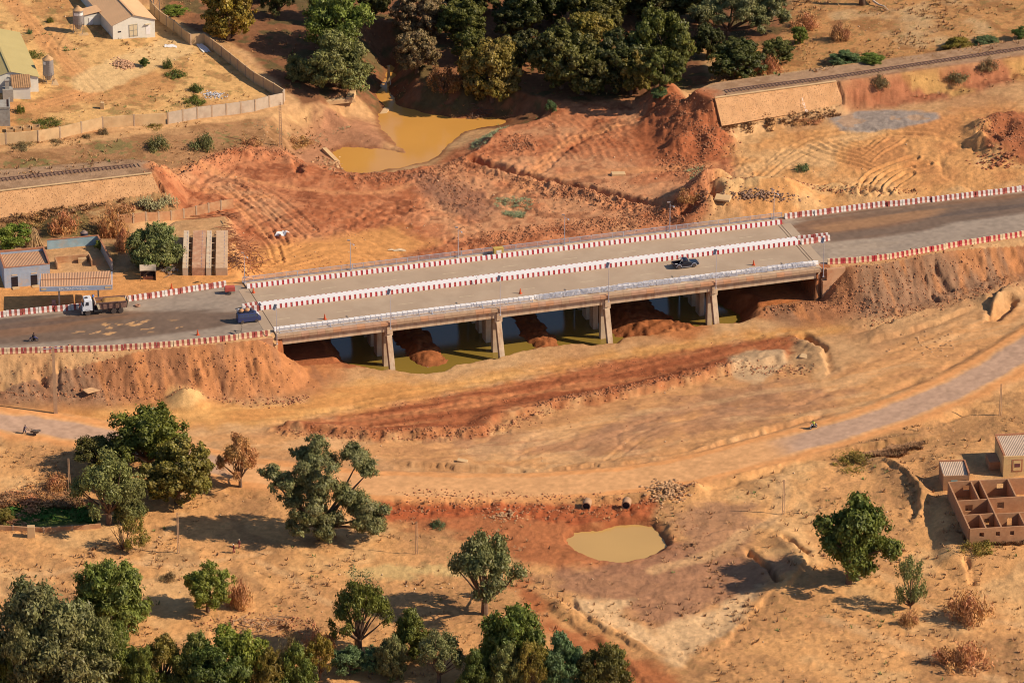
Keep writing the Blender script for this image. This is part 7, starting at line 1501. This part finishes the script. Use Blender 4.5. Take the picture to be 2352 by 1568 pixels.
# local +x is forward
M_cab = cm('white_cab_paint', 244,240,238, rough=.35, var=.04, spec=.5); M_bed = cm('brown_dusty_steel', 150,112,96, rough=.7, var=.18, stain=tuple(soil(206,156,116))); M_bedp = cm('cream_dusty_steel', 226,200,160, rough=.8, var=.1); M_load = cm('brown_earth_load', 186,136,78, rough=.95, var=.15, bump=.05)
b = MB()
for s_ in (-1, 1): pass
prof = [(4.05, .95), (4.1, 1.45), (3.98, 2.15), (3.65, 3.05), (2.35, 3.12), (2.2, 2.9), (2.2, .95)]
extr(b, prof, 2.4); b.build('cab', M_cab, tk, bevel=.06)
b = MB(); b.add([(4.0, -1.1, 2.15), (4.0, 1.1, 2.15), (3.7, 1.02, 2.98), (3.7, -1.02, 2.98)], [(0, 1, 2, 3)]); b.add([(3.93, -1.1, 2.12), (3.93, 1.1, 2.12), (3.63, 1.02, 2.95), (3.63, -1.02, 2.95)], [(3, 2, 1, 0)]); vs = b.v; b.f += [(0, 4, 5, 1), (1, 5, 6, 2), (2, 6, 7, 3), (3, 7, 4, 0)]; b.m += [0]*4
o = b.build('windscreen', M_glass, tk); o.location = (.06, 0, .0)
for s_ in (-1, 1):
    b = MB(); b.prism([(3.55, 2.05), (3.35, 2.75), (2.85, 2.75), (2.85, 2.05)], s_*1.19, s_*1.215); b.build('window', M_glass, tk)
    b = MB(); b.box((3.85, s_*1.42, 2.3), (.14, .26, .5)); b.bar((3.7, s_*1.2, 2.6), (3.85, s_*1.4, 2.5), .04); b.build('mirror', M_blk, tk)
b = MB(); b.box((3.15, -.1, 3.14), (.5, .6, .06)); b.build('roof_hatch', M_glass, tk)
b = MB(); b.box((4.12, 0, .72), (.22, 2.4, .5)); b.box((4.14, 0, 1.35), (.05, 1.7, .5)); b.build('bumper', cm('grey_bumper', 150,138,132), tk)
for s_ in (-1, 1): b = MB(); b.box((4.24, s_*.9, .75), (.05, .35, .2)); b.build('headlight', M_chrome, tk)
b = MB(); [b.span((-4.0, y - .1, .75), (3.9, y + .1, 1.0)) for y in (-.45, .45)]; [b.span((x, -.45, .78), (x + .15, .45, .95)) for x in (-3.8, -1, 1, 2)]; b.build('chassis', M_blk, tk)
for x, rr_ in ((3.1, .52), (-1.75, .52), (-3.1, .52)):
    for s_ in (-1, 1): wheel(tk, (x, s_*1.02, .52), .52, .36 if x > 0 else .5)
b = MB(); [b.prism([(x + .75*math.cos(a), .55 + .75*math.sin(a)) for a in np.linspace(.25, math.pi - .25, 9)] + [(x + .68*math.cos(a), .55 + .68*math.sin(a)) for a in np.linspace(math.pi - .25, .25, 9)], s_*1.22 - .25, s_*1.22 - .02) for x in (3.1,) for s_ in (1,)]; b.build('mudguard', M_blk, tk)
b = MB(); b.span((.7, 1.05, .55), (2.0, .6, .95)); b.lathe([(.28, .4), (.28, 1.9)], (0, 1.0, .72), 14, 0, 'X'); b.span((.7, -1.1, .5), (2.0, -.6, .95)); b.build('fuel_tank', M_blk, tk)
b = MB(); b.span((1.75, -1.0, .95), (2.12, 1.0, 2.6)); b.lathe([(.1, 1.4), (.1, 3.3)], (1.93, -.85, 0), 10); b.build('air_stack', M_blk, tk)
b = MB()
# tipper body: floor, ribbed sides, headboard, tail
b.span((-4.3, -1.12, 1.06), (1.4, 1.12, 1.16)); 
for s_ in (-1, 1): b.add([(-4.3, s_*1.12, 1.1), (1.15, s_*1.12, 1.1), (1.5, s_*1.25, 2.35), (-4.3, s_*1.25, 2.35), (-4.3, s_*1.05, 1.1), (1.15, s_*1.05, 1.1), (1.5, s_*1.17, 2.35), (-4.3, s_*1.17, 2.35)], [(0, 1, 2, 3), (7, 6, 5, 4), (3, 2, 6, 7), (0, 4, 5, 1), (1, 5, 6, 2), (0, 3, 7, 4)])
b.build('tipper_body', M_bed, tk)
b = MB(); [b.bar((x, s_*1.15, 1.1), (x + .12, s_*1.31, 2.35), .14, .1) for x in (-3.2, -2.1, -1.0, .1) for s_ in (-1, 1)]; [b.bar((-4.3, s_*1.29, 2.4), (1.5, s_*1.29, 2.4), .13, .14) for s_ in (-1, 1)]; b.build('side_ribs', cm('dark_rib_steel', 122,92,84), tk)
b = MB(); b.add([(1.16, -1.12, 1.05), (1.16, 1.12, 1.05), (1.62, 1.25, 2.6), (1.62, -1.25, 2.6), (1.08, -1.12, 1.05), (1.08, 1.12, 1.05), (1.52, 1.25, 2.6), (1.52, -1.25, 2.6)], [(0, 1, 2, 3), (7, 6, 5, 4), (3, 2, 6, 7), (0, 4, 5, 1), (1, 5, 6, 2), (0, 3, 7, 4)]); [b.prism([(.75, 1.12), (1.1, 1.12), (1.5, 2.36), (.98, 2.36)], s_*1.27, s_*1.30) for s_ in (-1, 1)]; b.build('headboard', M_bedp, tk)
b = MB(); b.add([(-4.32, -1.2, 1.05), (-4.32, 1.2, 1.05), (-4.5, 1.27, 2.45), (-4.5, -1.27, 2.45), (-4.42, -1.2, 1.05), (-4.42, 1.2, 1.05), (-4.6, 1.27, 2.45), (-4.6, -1.27, 2.45)], [(3, 2, 1, 0), (4, 5, 6, 7), (3, 7, 6, 2), (0, 1, 5, 4), (1, 2, 6, 5), (0, 4, 7, 3)]); b.build('tailgate', M_bedp, tk)
b = MB(); [b.bar((-2.55, 1.34, 1.25 + .22*k), (-2.15, 1.36, 1.25 + .22*k), .04) for k in range(5)]; [b.bar((x, 1.33, 1.2), (x + .1, 1.37, 2.5), .04) for x in (-2.55, -2.15)]; b.build('ladder', M_blk, tk)
b = MB(); nx_, ny_ = 16, 8; vs = []
for j in range(ny_+1):
    for i in range(nx_+1):
        u, v = i/nx_*2 - 1, j/ny_*2 - 1; vs.append((-1.5 + 2.75*u, 1.13*v, 2.1 + .62*(1 - u*u*u*u)*(1 - .8*v*v) + .05*math.sin(i*3 + j*5) - (.35 if u > .6 else 0)))
b.add(vs, [(a, a+1, a+nx_+2, a+nx_+1) for j in range(ny_) for i in range(nx_) for a in [j*(nx_+1)+i]]); b.build('load', M_load, tk, smooth=True)
b = MB(); b.blob((1.8, -1.0, 2.9), .3, 5); b.build('blue_bundle', cm('blue_cloth', 110,140,200), tk)
# pickup
g = U(1573, 612, 11.03); pk = thing('pickup_truck', 'black pickup truck with chrome bars driving right over the bridge', 'pickup', (g[0], g[1], 11.037), BA)
M_navy = cm('midnight_paint', 26,24,38, rough=.25, var=.03, spec=.5, coat=.2)
def carbody(b, wd, secs, mi=0):
    """secs: (x, z bottom, z top, half width bottom, half width top) stations joined into a closed shell"""
    vs = []
    for x, zb, zt, wb, wt in secs: vs += [(x, -wb, zb), (x, -wb*1.0, (zb*.4+zt*.6)), (x, -wt, zt), (x, wt, zt), (x, wb*1.0, (zb*.4+zt*.6)), (x, wb, zb)]
    n = len(secs); fs = [(i*6+k, (i+1)*6+k, (i+1)*6+(k+1) % 6, i*6+(k+1) % 6) for i in range(n-1) for k in range(6)]; fs += [tuple(range(6)), tuple(range((n-1)*6, n*6))[::-1]]; b.add(vs, fs, mi)
b = MB(); carbody(b, 1.8, [(2.55, .5, .85, .74, .66), (2.45, .42, .98, .82, .74), (1.2, .38, 1.08, .88, .80), (.95, .38, 1.12, .88, .82), (-.35, .38, 1.12, .88, .82), (-.55, .38, 1.06, .88, .82), (-.6, .38, .62, .88, .86), (-2.3, .38, .62, .88, .86), (-2.35, .38, .62, .88, .86)]); b.build('body', M_navy, pk, bevel=.03)
b = MB(); [b.span((-2.4, s_*.87, .6), (-.5, s_*.76, 1.06)) for s_ in (-1, 1)]; b.span((-2.46, -.87, .5), (-2.401, .87, 1.06)); b.build('load_bed', M_navy, pk, bevel=.02)
b = MB(); carbody(b, 1.6, [(.95, 1.08, 1.13, .78, .76), (.38, 1.08, 1.68, .80, .64), (-.1, 1.08, 1.74, .80, .64), (-.55, 1.08, 1.66, .80, .64), (-.72, 1.06, 1.12, .78, .74)]); b.build('cabin', M_navy, pk, bevel=.02)
b = MB(); b.add([(.96, -.68, 1.16), (.96, .68, 1.16), (.45, .58, 1.66), (.45, -.58, 1.66)], [(0, 1, 2, 3)]); b.build('windscreen', M_glass, pk)
for s_ in (-1, 1): b = MB(); b.add([(.75, s_*.815, 1.16), (.35, s_*.70, 1.6), (-.45, s_*.70, 1.6), (-.55, s_*.815, 1.16)], [(0, 1, 2, 3) if s_ < 0 else (3, 2, 1, 0)]); b.build('window', M_glass, pk)
for x in (1.55, -1.45):
    for s_ in (-1, 1):
        wheel(pk, (x, s_*.80, .38), .38, .26, M_chrome); b = MB(); b.prism([(x + .56*math.cos(a), .38 + .56*math.sin(a)) for a in np.linspace(0, math.pi, 11)] + [(x + .46*math.cos(a), .38 + .46*math.sin(a)) for a in np.linspace(math.pi, 0, 11)], s_*.80, s_*.95); b.build('wheel_arch', cm('silver_arch', 190,188,200, rough=.3, metal=.3), pk)
b = MB(); [b.bar((-.55, s_*.6, 1.1), (-.75, s_*.62, 1.85), .06) for s_ in (-1, 1)]; b.bar((-.75, -.62, 1.85), (-.75, .62, 1.85), .07); [b.bar((-.75, s_*.62, 1.8), (-1.3, s_*.7, 1.05), .05) for s_ in (-1, 1)]; b.build('roll_bar', M_chrome, pk)
b = MB(); b.box((2.62, 0, .5), (.14, 1.6, .18)); b.bar((2.68, -.5, .5), (2.68, -.4, 1.05), .05); b.bar((2.68, .5, .5), (2.68, .4, 1.05), .05); b.bar((2.68, -.4, 1.05), (2.68, .4, 1.05), .05); b.build('bull_bar', M_chrome, pk); b = MB(); [b.box((.05, s_*.95, .33), (1.9, .16, .07)) for s_ in (-1,)]; b.build('side_step', M_chrome, pk)
b = MB(); b.box((-1.9, -.55, .82), (.5, .3, .3)); b.box((-1.4, -.6, .78), (.5, .2, .2)); b.build('cargo', M_white, pk)
# minibus with roof load
g = U(571, 738, 11.0); mbs = thing('minibus', 'dark blue minibus with loaded roof rack at the left bridge end', 'minibus', (g[0], g[1], 11.035), BA)
M_bus = cm('dark_blue_paint', 60,66,104, rough=.3, var=.05, spec=.5)
b = MB(); carbody(b, 1.7, [(2.25, .35, .95, .76, .72), (2.12, .3, 1.12, .84, .80), (1.72, .3, 1.55, .85, .74), (1.3, .3, 1.90, .85, .68), (-1.9, .3, 1.93, .85, .68), (-2.15, .3, 1.80, .84, .66), (-2.25, .35, 1.1, .80, .72)]); b.build('body', M_bus, mbs, bevel=.04)
b = MB(); b.add([(2.13, -.74, 1.14), (2.13, .74, 1.14), (1.45, .62, 1.84), (1.45, -.62, 1.84)], [(0, 1, 2, 3)]); b.build('windscreen', cm('glare_glass', 210,206,216, rough=.1, spec=.8), mbs)
for s_ in (-1, 1):
    for x0, x1 in ((1.0, 1.7), (-.1, .9), (-1.0, -.2), (-1.9, -1.1)):
        b = MB(); b.add([(x0, s_*.868, 1.15), (x1, s_*.868, 1.15), (x1 - .15, s_*.755, 1.66), (x0, s_*.755, 1.66)], [(0, 1, 2, 3) if s_ < 0 else (3, 2, 1, 0)]); b.build('window', M_glass, mbs)
b = MB(); b.add([(-2.26, -.68, 1.15), (-2.26, .68, 1.15), (-2.16, .6, 1.78), (-2.16, -.6, 1.78)], [(3, 2, 1, 0)]); b.build('rear_window', M_glass, mbs)
for x in (1.35, -1.35):
    for s_ in (-1, 1): wheel(mbs, (x, s_*.76, .33), .33, .22)
b = MB(); [b.bar((-1.9, y, 2.12), (.9, y, 2.12), .05) for y in (-.66, .66)]; [b.bar((x, -.66, 2.05), (x, .66, 2.05), .05) for x in (-1.9, -1, 0, .9)]; [b.bar((x, y, 1.9), (x, y, 2.12), .04) for x in (-1.9, 0, .9) for y in (-.66, .66)]; b.build('roof_rack', M_blk, mbs)
for i, (x, y, r, m, nm, lb) in enumerate(((-1.4, -.15, .48, cm('brown_sack', 206,150,104, var=.2), 'sack', 'big brown sack at the rear of the minibus roof'), (-.3, -.1, .5, MATS['brown_sack'], 'sack', 'brown sack in the middle of the minibus roof'), (-1.7, .35, .36, M_white, 'sack', 'white sack at the rear of the minibus roof'), (-.7, .3, .34, cm('grey_bundle', 170,170,190), 'bundle', 'grey bundle between the sacks on the minibus roof'), (.6, .1, .34, cm('dark_bundle', 84,76,84), 'bundle', 'dark bundle at the front of the minibus roof rack'))):
    b = MB(); b.blob((0, 0, 0), r, 20 + i, 0, 10, .12, (1.1, 1, .75)); o = b.build(nm, m, smooth=True); p = Matrix.Rotation(BA, 3, 'Z') @ Vector((x, y, 0)); o.location = (g[0] + p.x, g[1] + p.y, 11.035 + 2.1 + r*.65); tag(o, lb, nm)
# people: one continuous skinned body each
M_skin = cm('brown_skin', 110,72,56, rough=.6)
def person(loc, rz, J, shirt, trousers, label, hair=None, extra=None, sc_=1.0):
    """J: joint positions (pelvis, chest, neck, head, shoulders ... ) of the pose"""
    o = thing('person', label, 'person', loc, rz)
    order_ = ['pel', 'wst', 'chs', 'nck', 'hdb', 'hdt', 'shl', 'ell', 'wrl', 'hal', 'shr', 'elr', 'wrr', 'har', 'hil', 'knl', 'anl', 'tol', 'hir', 'knr', 'anr', 'tor']
    rad = dict(pel=.15, wst=.13, chs=.17, nck=.06, hdb=.085, hdt=.10, shl=.075, ell=.05, wrl=.035, hal=.045, shr=.075, elr=.05, wrr=.035, har=.045, hil=.10, knl=.065, anl=.045, tol=.045, hir=.10, knr=.065, anr=.045, tor=.045)
    ed = [('pel','wst'),('wst','chs'),('chs','nck'),('nck','hdb'),('hdb','hdt'),('chs','shl'),('shl','ell'),('ell','wrl'),('wrl','hal'),('chs','shr'),('shr','elr'),('elr','wrr'),('wrr','har'),('pel','hil'),('hil','knl'),('knl','anl'),('anl','tol'),('pel','hir'),('hir','knr'),('knr','anr'),('anr','tor')]
    v = [J[k] for k in order_]; e = [(order_.index(a), order_.index(c)) for a, c in ed]
    for hnd, wr in (('hal','wrl'), ('har','wrr')):
        h = Vector(J[hnd]); d = (h - Vector(J[wr])).normalized(); sd = d.cross(Vector((0, 0, 1))).normalized() if abs(d.z) < .95 else Vector((0, 1, 0)); bi = order_.index(hnd)
        for k in range(5):
            off = sd*(k - 2)*.022 if k < 4 else sd*.05; v.append(tuple(h + off + d*.05)); v.append(tuple(h + off*1.2 + d*(.085 if k != 4 else .06))); e += [(bi, len(v)-2), (len(v)-2, len(v)-1)]
    me = bpy.data.meshes.new('body'); me.from_pydata(v, e, []); bo = bpy.data.objects.new('body', me); col.objects.link(bo); bo.parent = o; me.materials.append(M_skin)
    sk = bo.modifiers.new('skin', 'SKIN'); sk.use_smooth_shade = True
    for i, sv in enumerate(me.skin_vertices[0].data): r = rad[order_[i]] if i < len(order_) else .011; sv.radius = (r, r); sv.use_root = i == 0
    su = bo.modifiers.new('sub', 'SUBSURF'); su.levels = su.render_levels = 1
    b = MB(); b.tube([J['pel'], J['wst'], J['chs'], tuple(Vector(J['chs']).lerp(Vector(J['nck']), .6))], [.19, .17, .21, .11], 12); [b.tube([J['sh' + s_], tuple(Vector(J['sh' + s_]).lerp(Vector(J['el' + s_]), .8))], [.10, .08], 8) for s_ in 'lr']; b.build('shirt', shirt, o, smooth=True)
    b = MB(); [b.tube([J['hi' + s_], J['kn' + s_], tuple(Vector(J['kn' + s_]).lerp(Vector(J['an' + s_]), .85))], [.13, .095, .08], 10) for s_ in 'lr']; b.tube([J['hil'], J['hir']], [.15, .15], 10); b.build('trousers', trousers, o, smooth=True)
    ht = Vector(J['hdt']); b = MB(); b.blob(tuple(ht + Vector((-.01, 0, .02))), .115, 3, 0, 12, .02, (1, .95, .9)); b.build('hair' if hair is None else 'headscarf', hair or M_blk, o, smooth=True)
    hb = Vector(J['hdb']).lerp(ht, .6); f = Vector(J.get('face', (1, 0, 0))).normalized(); b = MB(); b.blob(tuple(hb + f*.105), .018, 1, 0, 6); s_ = f.cross(Vector((0, 0, 1))).normalized(); [b.blob(tuple(hb + f*.09 + s_*k*.035 + Vector((0, 0, .03))), .012, 2, 0, 6) for k in (-1, 1)]; b.build('face', M_blk, o)
    return o
def pose(lean=0.0, stride=.28, arm=.25, crouch=0, arms=None):
    J = dict(pel=(0, 0, .95), wst=(lean*.3, 0, 1.12), chs=(lean*.7, 0, 1.36), nck=(lean, 0, 1.52), hdb=(lean + .02, 0, 1.60), hdt=(lean + .03, 0, 1.70))
    for s_, q in (('l', 1), ('r', -1)):
        J['sh' + s_] = (lean*.75, .2*q, 1.43); J['hi' + s_] = (0, .1*q, .9); J['kn' + s_] = (stride*.5*q + .04, .1*q, .5); J['an' + s_] = (stride*q - .02, .1*q, .08); J['to' + s_] = (stride*q + .15, .11*q, .03)
        if arms: J['el' + s_] = (arms[0][0], .24*q, arms[0][1]); J['wr' + s_] = (arms[1][0], .22*q, arms[1][1]); J['ha' + s_] = (arms[1][0] + .06, .22*q, arms[1][1] - .02)
        else: J['el' + s_] = (lean*.6 - arm*.3*q, .26*q, 1.15); J['wr' + s_] = (lean*.6 - arm*q, .24*q, .92); J['ha' + s_] = (lean*.6 - arm*1.1*q, .24*q, .85)
    return J
def ride(x0=0.0):
    J = dict(pel=(x0 - .1, 0, .92), wst=(x0 - .05, 0, 1.08), chs=(x0 + .03, 0, 1.32), nck=(x0 + .08, 0, 1.48), hdb=(x0 + .11, 0, 1.56), hdt=(x0 + .12, 0, 1.67))
    for s_, q in (('l', 1), ('r', -1)): J.update({'sh' + s_: (x0 + .05, .2*q, 1.4), 'el' + s_: (x0 + .28, .28*q, 1.18), 'wr' + s_: (x0 + .5, .3*q, 1.12), 'ha' + s_: (x0 + .57, .3*q, 1.1), 'hi' + s_: (x0 - .05, .12*q, .88), 'kn' + s_: (x0 + .32, .2*q, .72), 'an' + s_: (x0 + .15, .18*q, .36), 'to' + s_: (x0 + .3, .18*q, .32)})
    return J
def motorbike(loc, rz, m, label):
    o = thing('motorcycle', label, 'motorcycle', loc, rz)
    for x in (.62, -.62):
        t = MB(); t.lathe([(.24, -.05), (.31, -.05), (.32, 0), (.31, .05), (.24, .05)], (0, 0, 0), 20, 0, 'Y'); w_ = t.build('wheel', M_tyre, o); w_.location = (x, 0, .31); t = MB(); t.lathe([(.24, -.03), (.05, -.06), (.05, .06), (.24, .03)], (0, 0, 0), 16, 0, 'Y'); t.build('rim', M_chrome, w_)
    b = MB(); b.bar((.62, 0, .31), (.4, 0, .95), .09); b.bar((.42, 0, .8), (-.6, 0, .31), .08); b.bar((.35, 0, .45), (-.5, 0, .4), .09); b.box((.05, 0, .42), (.4, .26, .34)); b.build('frame', M_blk, o)
    b = MB(); b.blob((.2, 0, .82), .2, 7, 0, 10, .05, (1.3, .7, .7)); b.box((.62, 0, .66), (.4, .12, .04)); b.box((-.55, 0, .72), (.4, .16, .05)); b.build('fuel_tank', m, o, smooth=True)
    b = MB(); b.box((-.25, 0, .84), (.75, .24, .1)); b.build('saddle', M_blk, o); b = MB(); b.bar((.4, -.33, 1.03), (.4, .33, 1.03), .04); b.blob((.52, 0, .93), .09, 3); b.build('handlebar', M_chrome, o); return o
g = U(77, 784, 11.0); a_ = R(11) + math.pi; motorbike((g[0], g[1], 11.0), R(11), cm('blue_tank', 70,76,150, rough=.3), 'blue motorcycle riding on the wet road near the left frame edge'); person((g[0], g[1], 11.0), R(11), ride(), cm('dark_shirt', 70,60,64), cm('dark_trousers', 60,56,66), 'person in dark clothes riding the blue motorcycle')
g = gnd(1868, 984); motorbike(tuple(g), R(36) + math.pi, cm('white_tank', 216,216,222, rough=.3), 'pale motorcycle on the paved bend of the lower road'); person(tuple(g), R(36) + math.pi, ride(), cm('lime_vest', 214,222,96), M_blk, 'person in a lime vest riding the pale motorcycle')
g = gnd(56, 996); person(tuple(g), R(-10), pose(.18, .3, arms=((.42, 1.15), (.68, .98))), cm('grey_shirt', 104,92,104), cm('grey_trousers', 84,76,86), 'person in grey pushing a handcart along the lower road')
hc = thing('handcart', 'loaded two wheeled handcart pushed along the lower road', 'handcart', tuple(g + np.array([1.75, -.3, 0])), R(-10)); b = MB(); b.box((.2, 0, .62), (1.5, .9, .08)); [b.bar((-.9, y, 1.0), (.9, y, .5), .06) for y in (-.35, .35)]; [b.bar((x, y, .6), (x, y, .95), .05) for x in (-.5, .9) for y in (-.42, .42)]; b.build('frame', M_bark, hc)
for s_ in (-1, 1): wheel(hc, (.25, s_*.52, .34), .34, .1)
b = MB(); q = random.Random(4); [b.bar((q.uniform(-.5, 0), q.uniform(-.4, .4), q.uniform(.7, 1.0)), (q.uniform(.6, 1.4), q.uniform(-.4, .4), q.uniform(.7, 1.0)), .08) for k in range(14)]; b.build('load', cm('grey_poles_load', 150,128,112), hc)
g = gnd(537, 1270); person(tuple(g), R(200), pose(.02, .2), cm('red_dress', 150,72,66), cm('red_skirt', 150,80,72), 'person in red with a white headscarf on the foot path, nearer of two', M_white); g = gnd(550, 1259); person(tuple(g), R(200), pose(.02, .16), cm('rose_dress', 170,96,84), cm('rose_skirt', 160,90,80), 'person in rose with a pale headscarf, walking just behind the other', M_cream)
# small site things
M_cone = cm('cone_orange', 226,96,52, rough=.6)
def cone(px, py, z, label):
    g = U(px, py, z) if z else gnd(px, py); o = thing('traffic_cone', label, 'traffic cone', tuple(g), rnd.uniform(0, 3)); b = MB(); b.box((0, 0, .03), (.46, .46, .06)); b.lathe([(.18, .06), (.05, .85), (.04, .86), (.01, .87)], n=14); b.build('cone', M_cone, o); b = MB(); b.lathe([(.125, .38), (.086, .58)], n=14); b.build('band', M_whitew, o); o.scale = (1.25,)*3
for c in ((394,663,10.6,'orange traffic cone on the orange yard behind the barrier line'), (454,769,11,'orange traffic cone on the wet road below the minibus'), (746,733,11.04,'orange traffic cone on the near carriageway by the first lamp'), (582,672,11.04,'orange and white cone at the left end of the far kerb'), (1195,674,11.04,'orange traffic cone on the near carriageway, middle of the bridge'), (1731,609,11.04,'dark orange cone on the near carriageway right of the pickup')): cone(*c)
g = U(528, 674, 11.0); o = thing('site_generator', 'red towed generator cart standing by the far barriers', 'generator', tuple(g), R(10)); b = MB(); b.box((0, 0, 1.05), (2.0, 1.1, .9), taper=.92); b.build('housing', cm('faded_red_paint', 196,92,76, var=.15), o, bevel=.04); [wheel(o, (-.1, s_*.62, .32), .32, .18) for s_ in (-1, 1)]; b = MB(); b.bar((-.9, 0, .5), (-2.1, 0, .35), .1); b.bar((.8, 0, .5), (.8, 0, 0), .07); b.bar((-.9, -.3, .5), (.9, -.3, .5), .08); b.bar((-.9, .3, .5), (.9, .3, .5), .08); b.build('drawbar', M_tyre, o)
x, y = bw(8.9, 38.6)[:2]; o = thing('grit_box', 'mustard yellow cabinet on the far walkway by the railing', 'cabinet', (x, y, 11.2), BA); b = MB(); b.box((0, 0, .75), (1.9, 1.0, 1.4)); b.box((0, 0, 1.48), (2.0, 1.1, .08)); b.build('cabinet', cm('mustard_paint', 206,168,88, var=.15), o, bevel=.03); b = MB(); b.box((0, -.51, .75), (1.0, .04, .8)); b.build('door', M_whitew, o)
g = U(316, 703, 11.0); b = MB(); b.lathe([(.26, 0), (.5, 0), (.56, .14), (.5, .28), (.26, .28), (.24, .14)], n=22); o = b.build('tyre', cm('dusty_brown_tyre', 176,128,100)); o.location = (g[0], g[1], 11.01); tag(o, 'old brown tyre lying on the road behind the dump truck', 'tyre')
for i, (px, py, lb) in enumerate(((545,790,'bent wire frame lying on the road below the minibus'), (1085,742-88,'bent wire frame on the near carriageway beside the kerb'))):
    g = U(px, py - (0 if i else 25), 11.04); b = MB(); b.tube([(-1.2, 0, .02), (-1.2, .1, .5), (-.2, 0, .45), (.6, .1, .5), (.7, 0, .02)], .035, 5); b.tube([(.7, 0, .02), (.9, 0, 1.3), (.6, .1, 1.9)], .03, 5); o = b.build('wire_frame', M_blk); o.location = g; tag(o, lb, 'wire frame')
# debris along the walkway edge
for i, s in enumerate((-14.0, 3.5, 14.2, 29.0)):
    x, y = bw(s, 17.8)[:2]; b = MB(); b.blob((0, 0, .08), .22, i, 0, 7, .3, (1.4, 1, .5)); o = b.build('debris_lump', M_blk); o.location = (x, y, 11.04); tag(o, ('dark lump beside the near kerb left of the second pier', 'dark lump beside the near kerb right of the second pier', 'dark lump beside the near kerb by the loose panels', 'dark lump beside the near kerb ahead of the pickup')[i], 'debris')
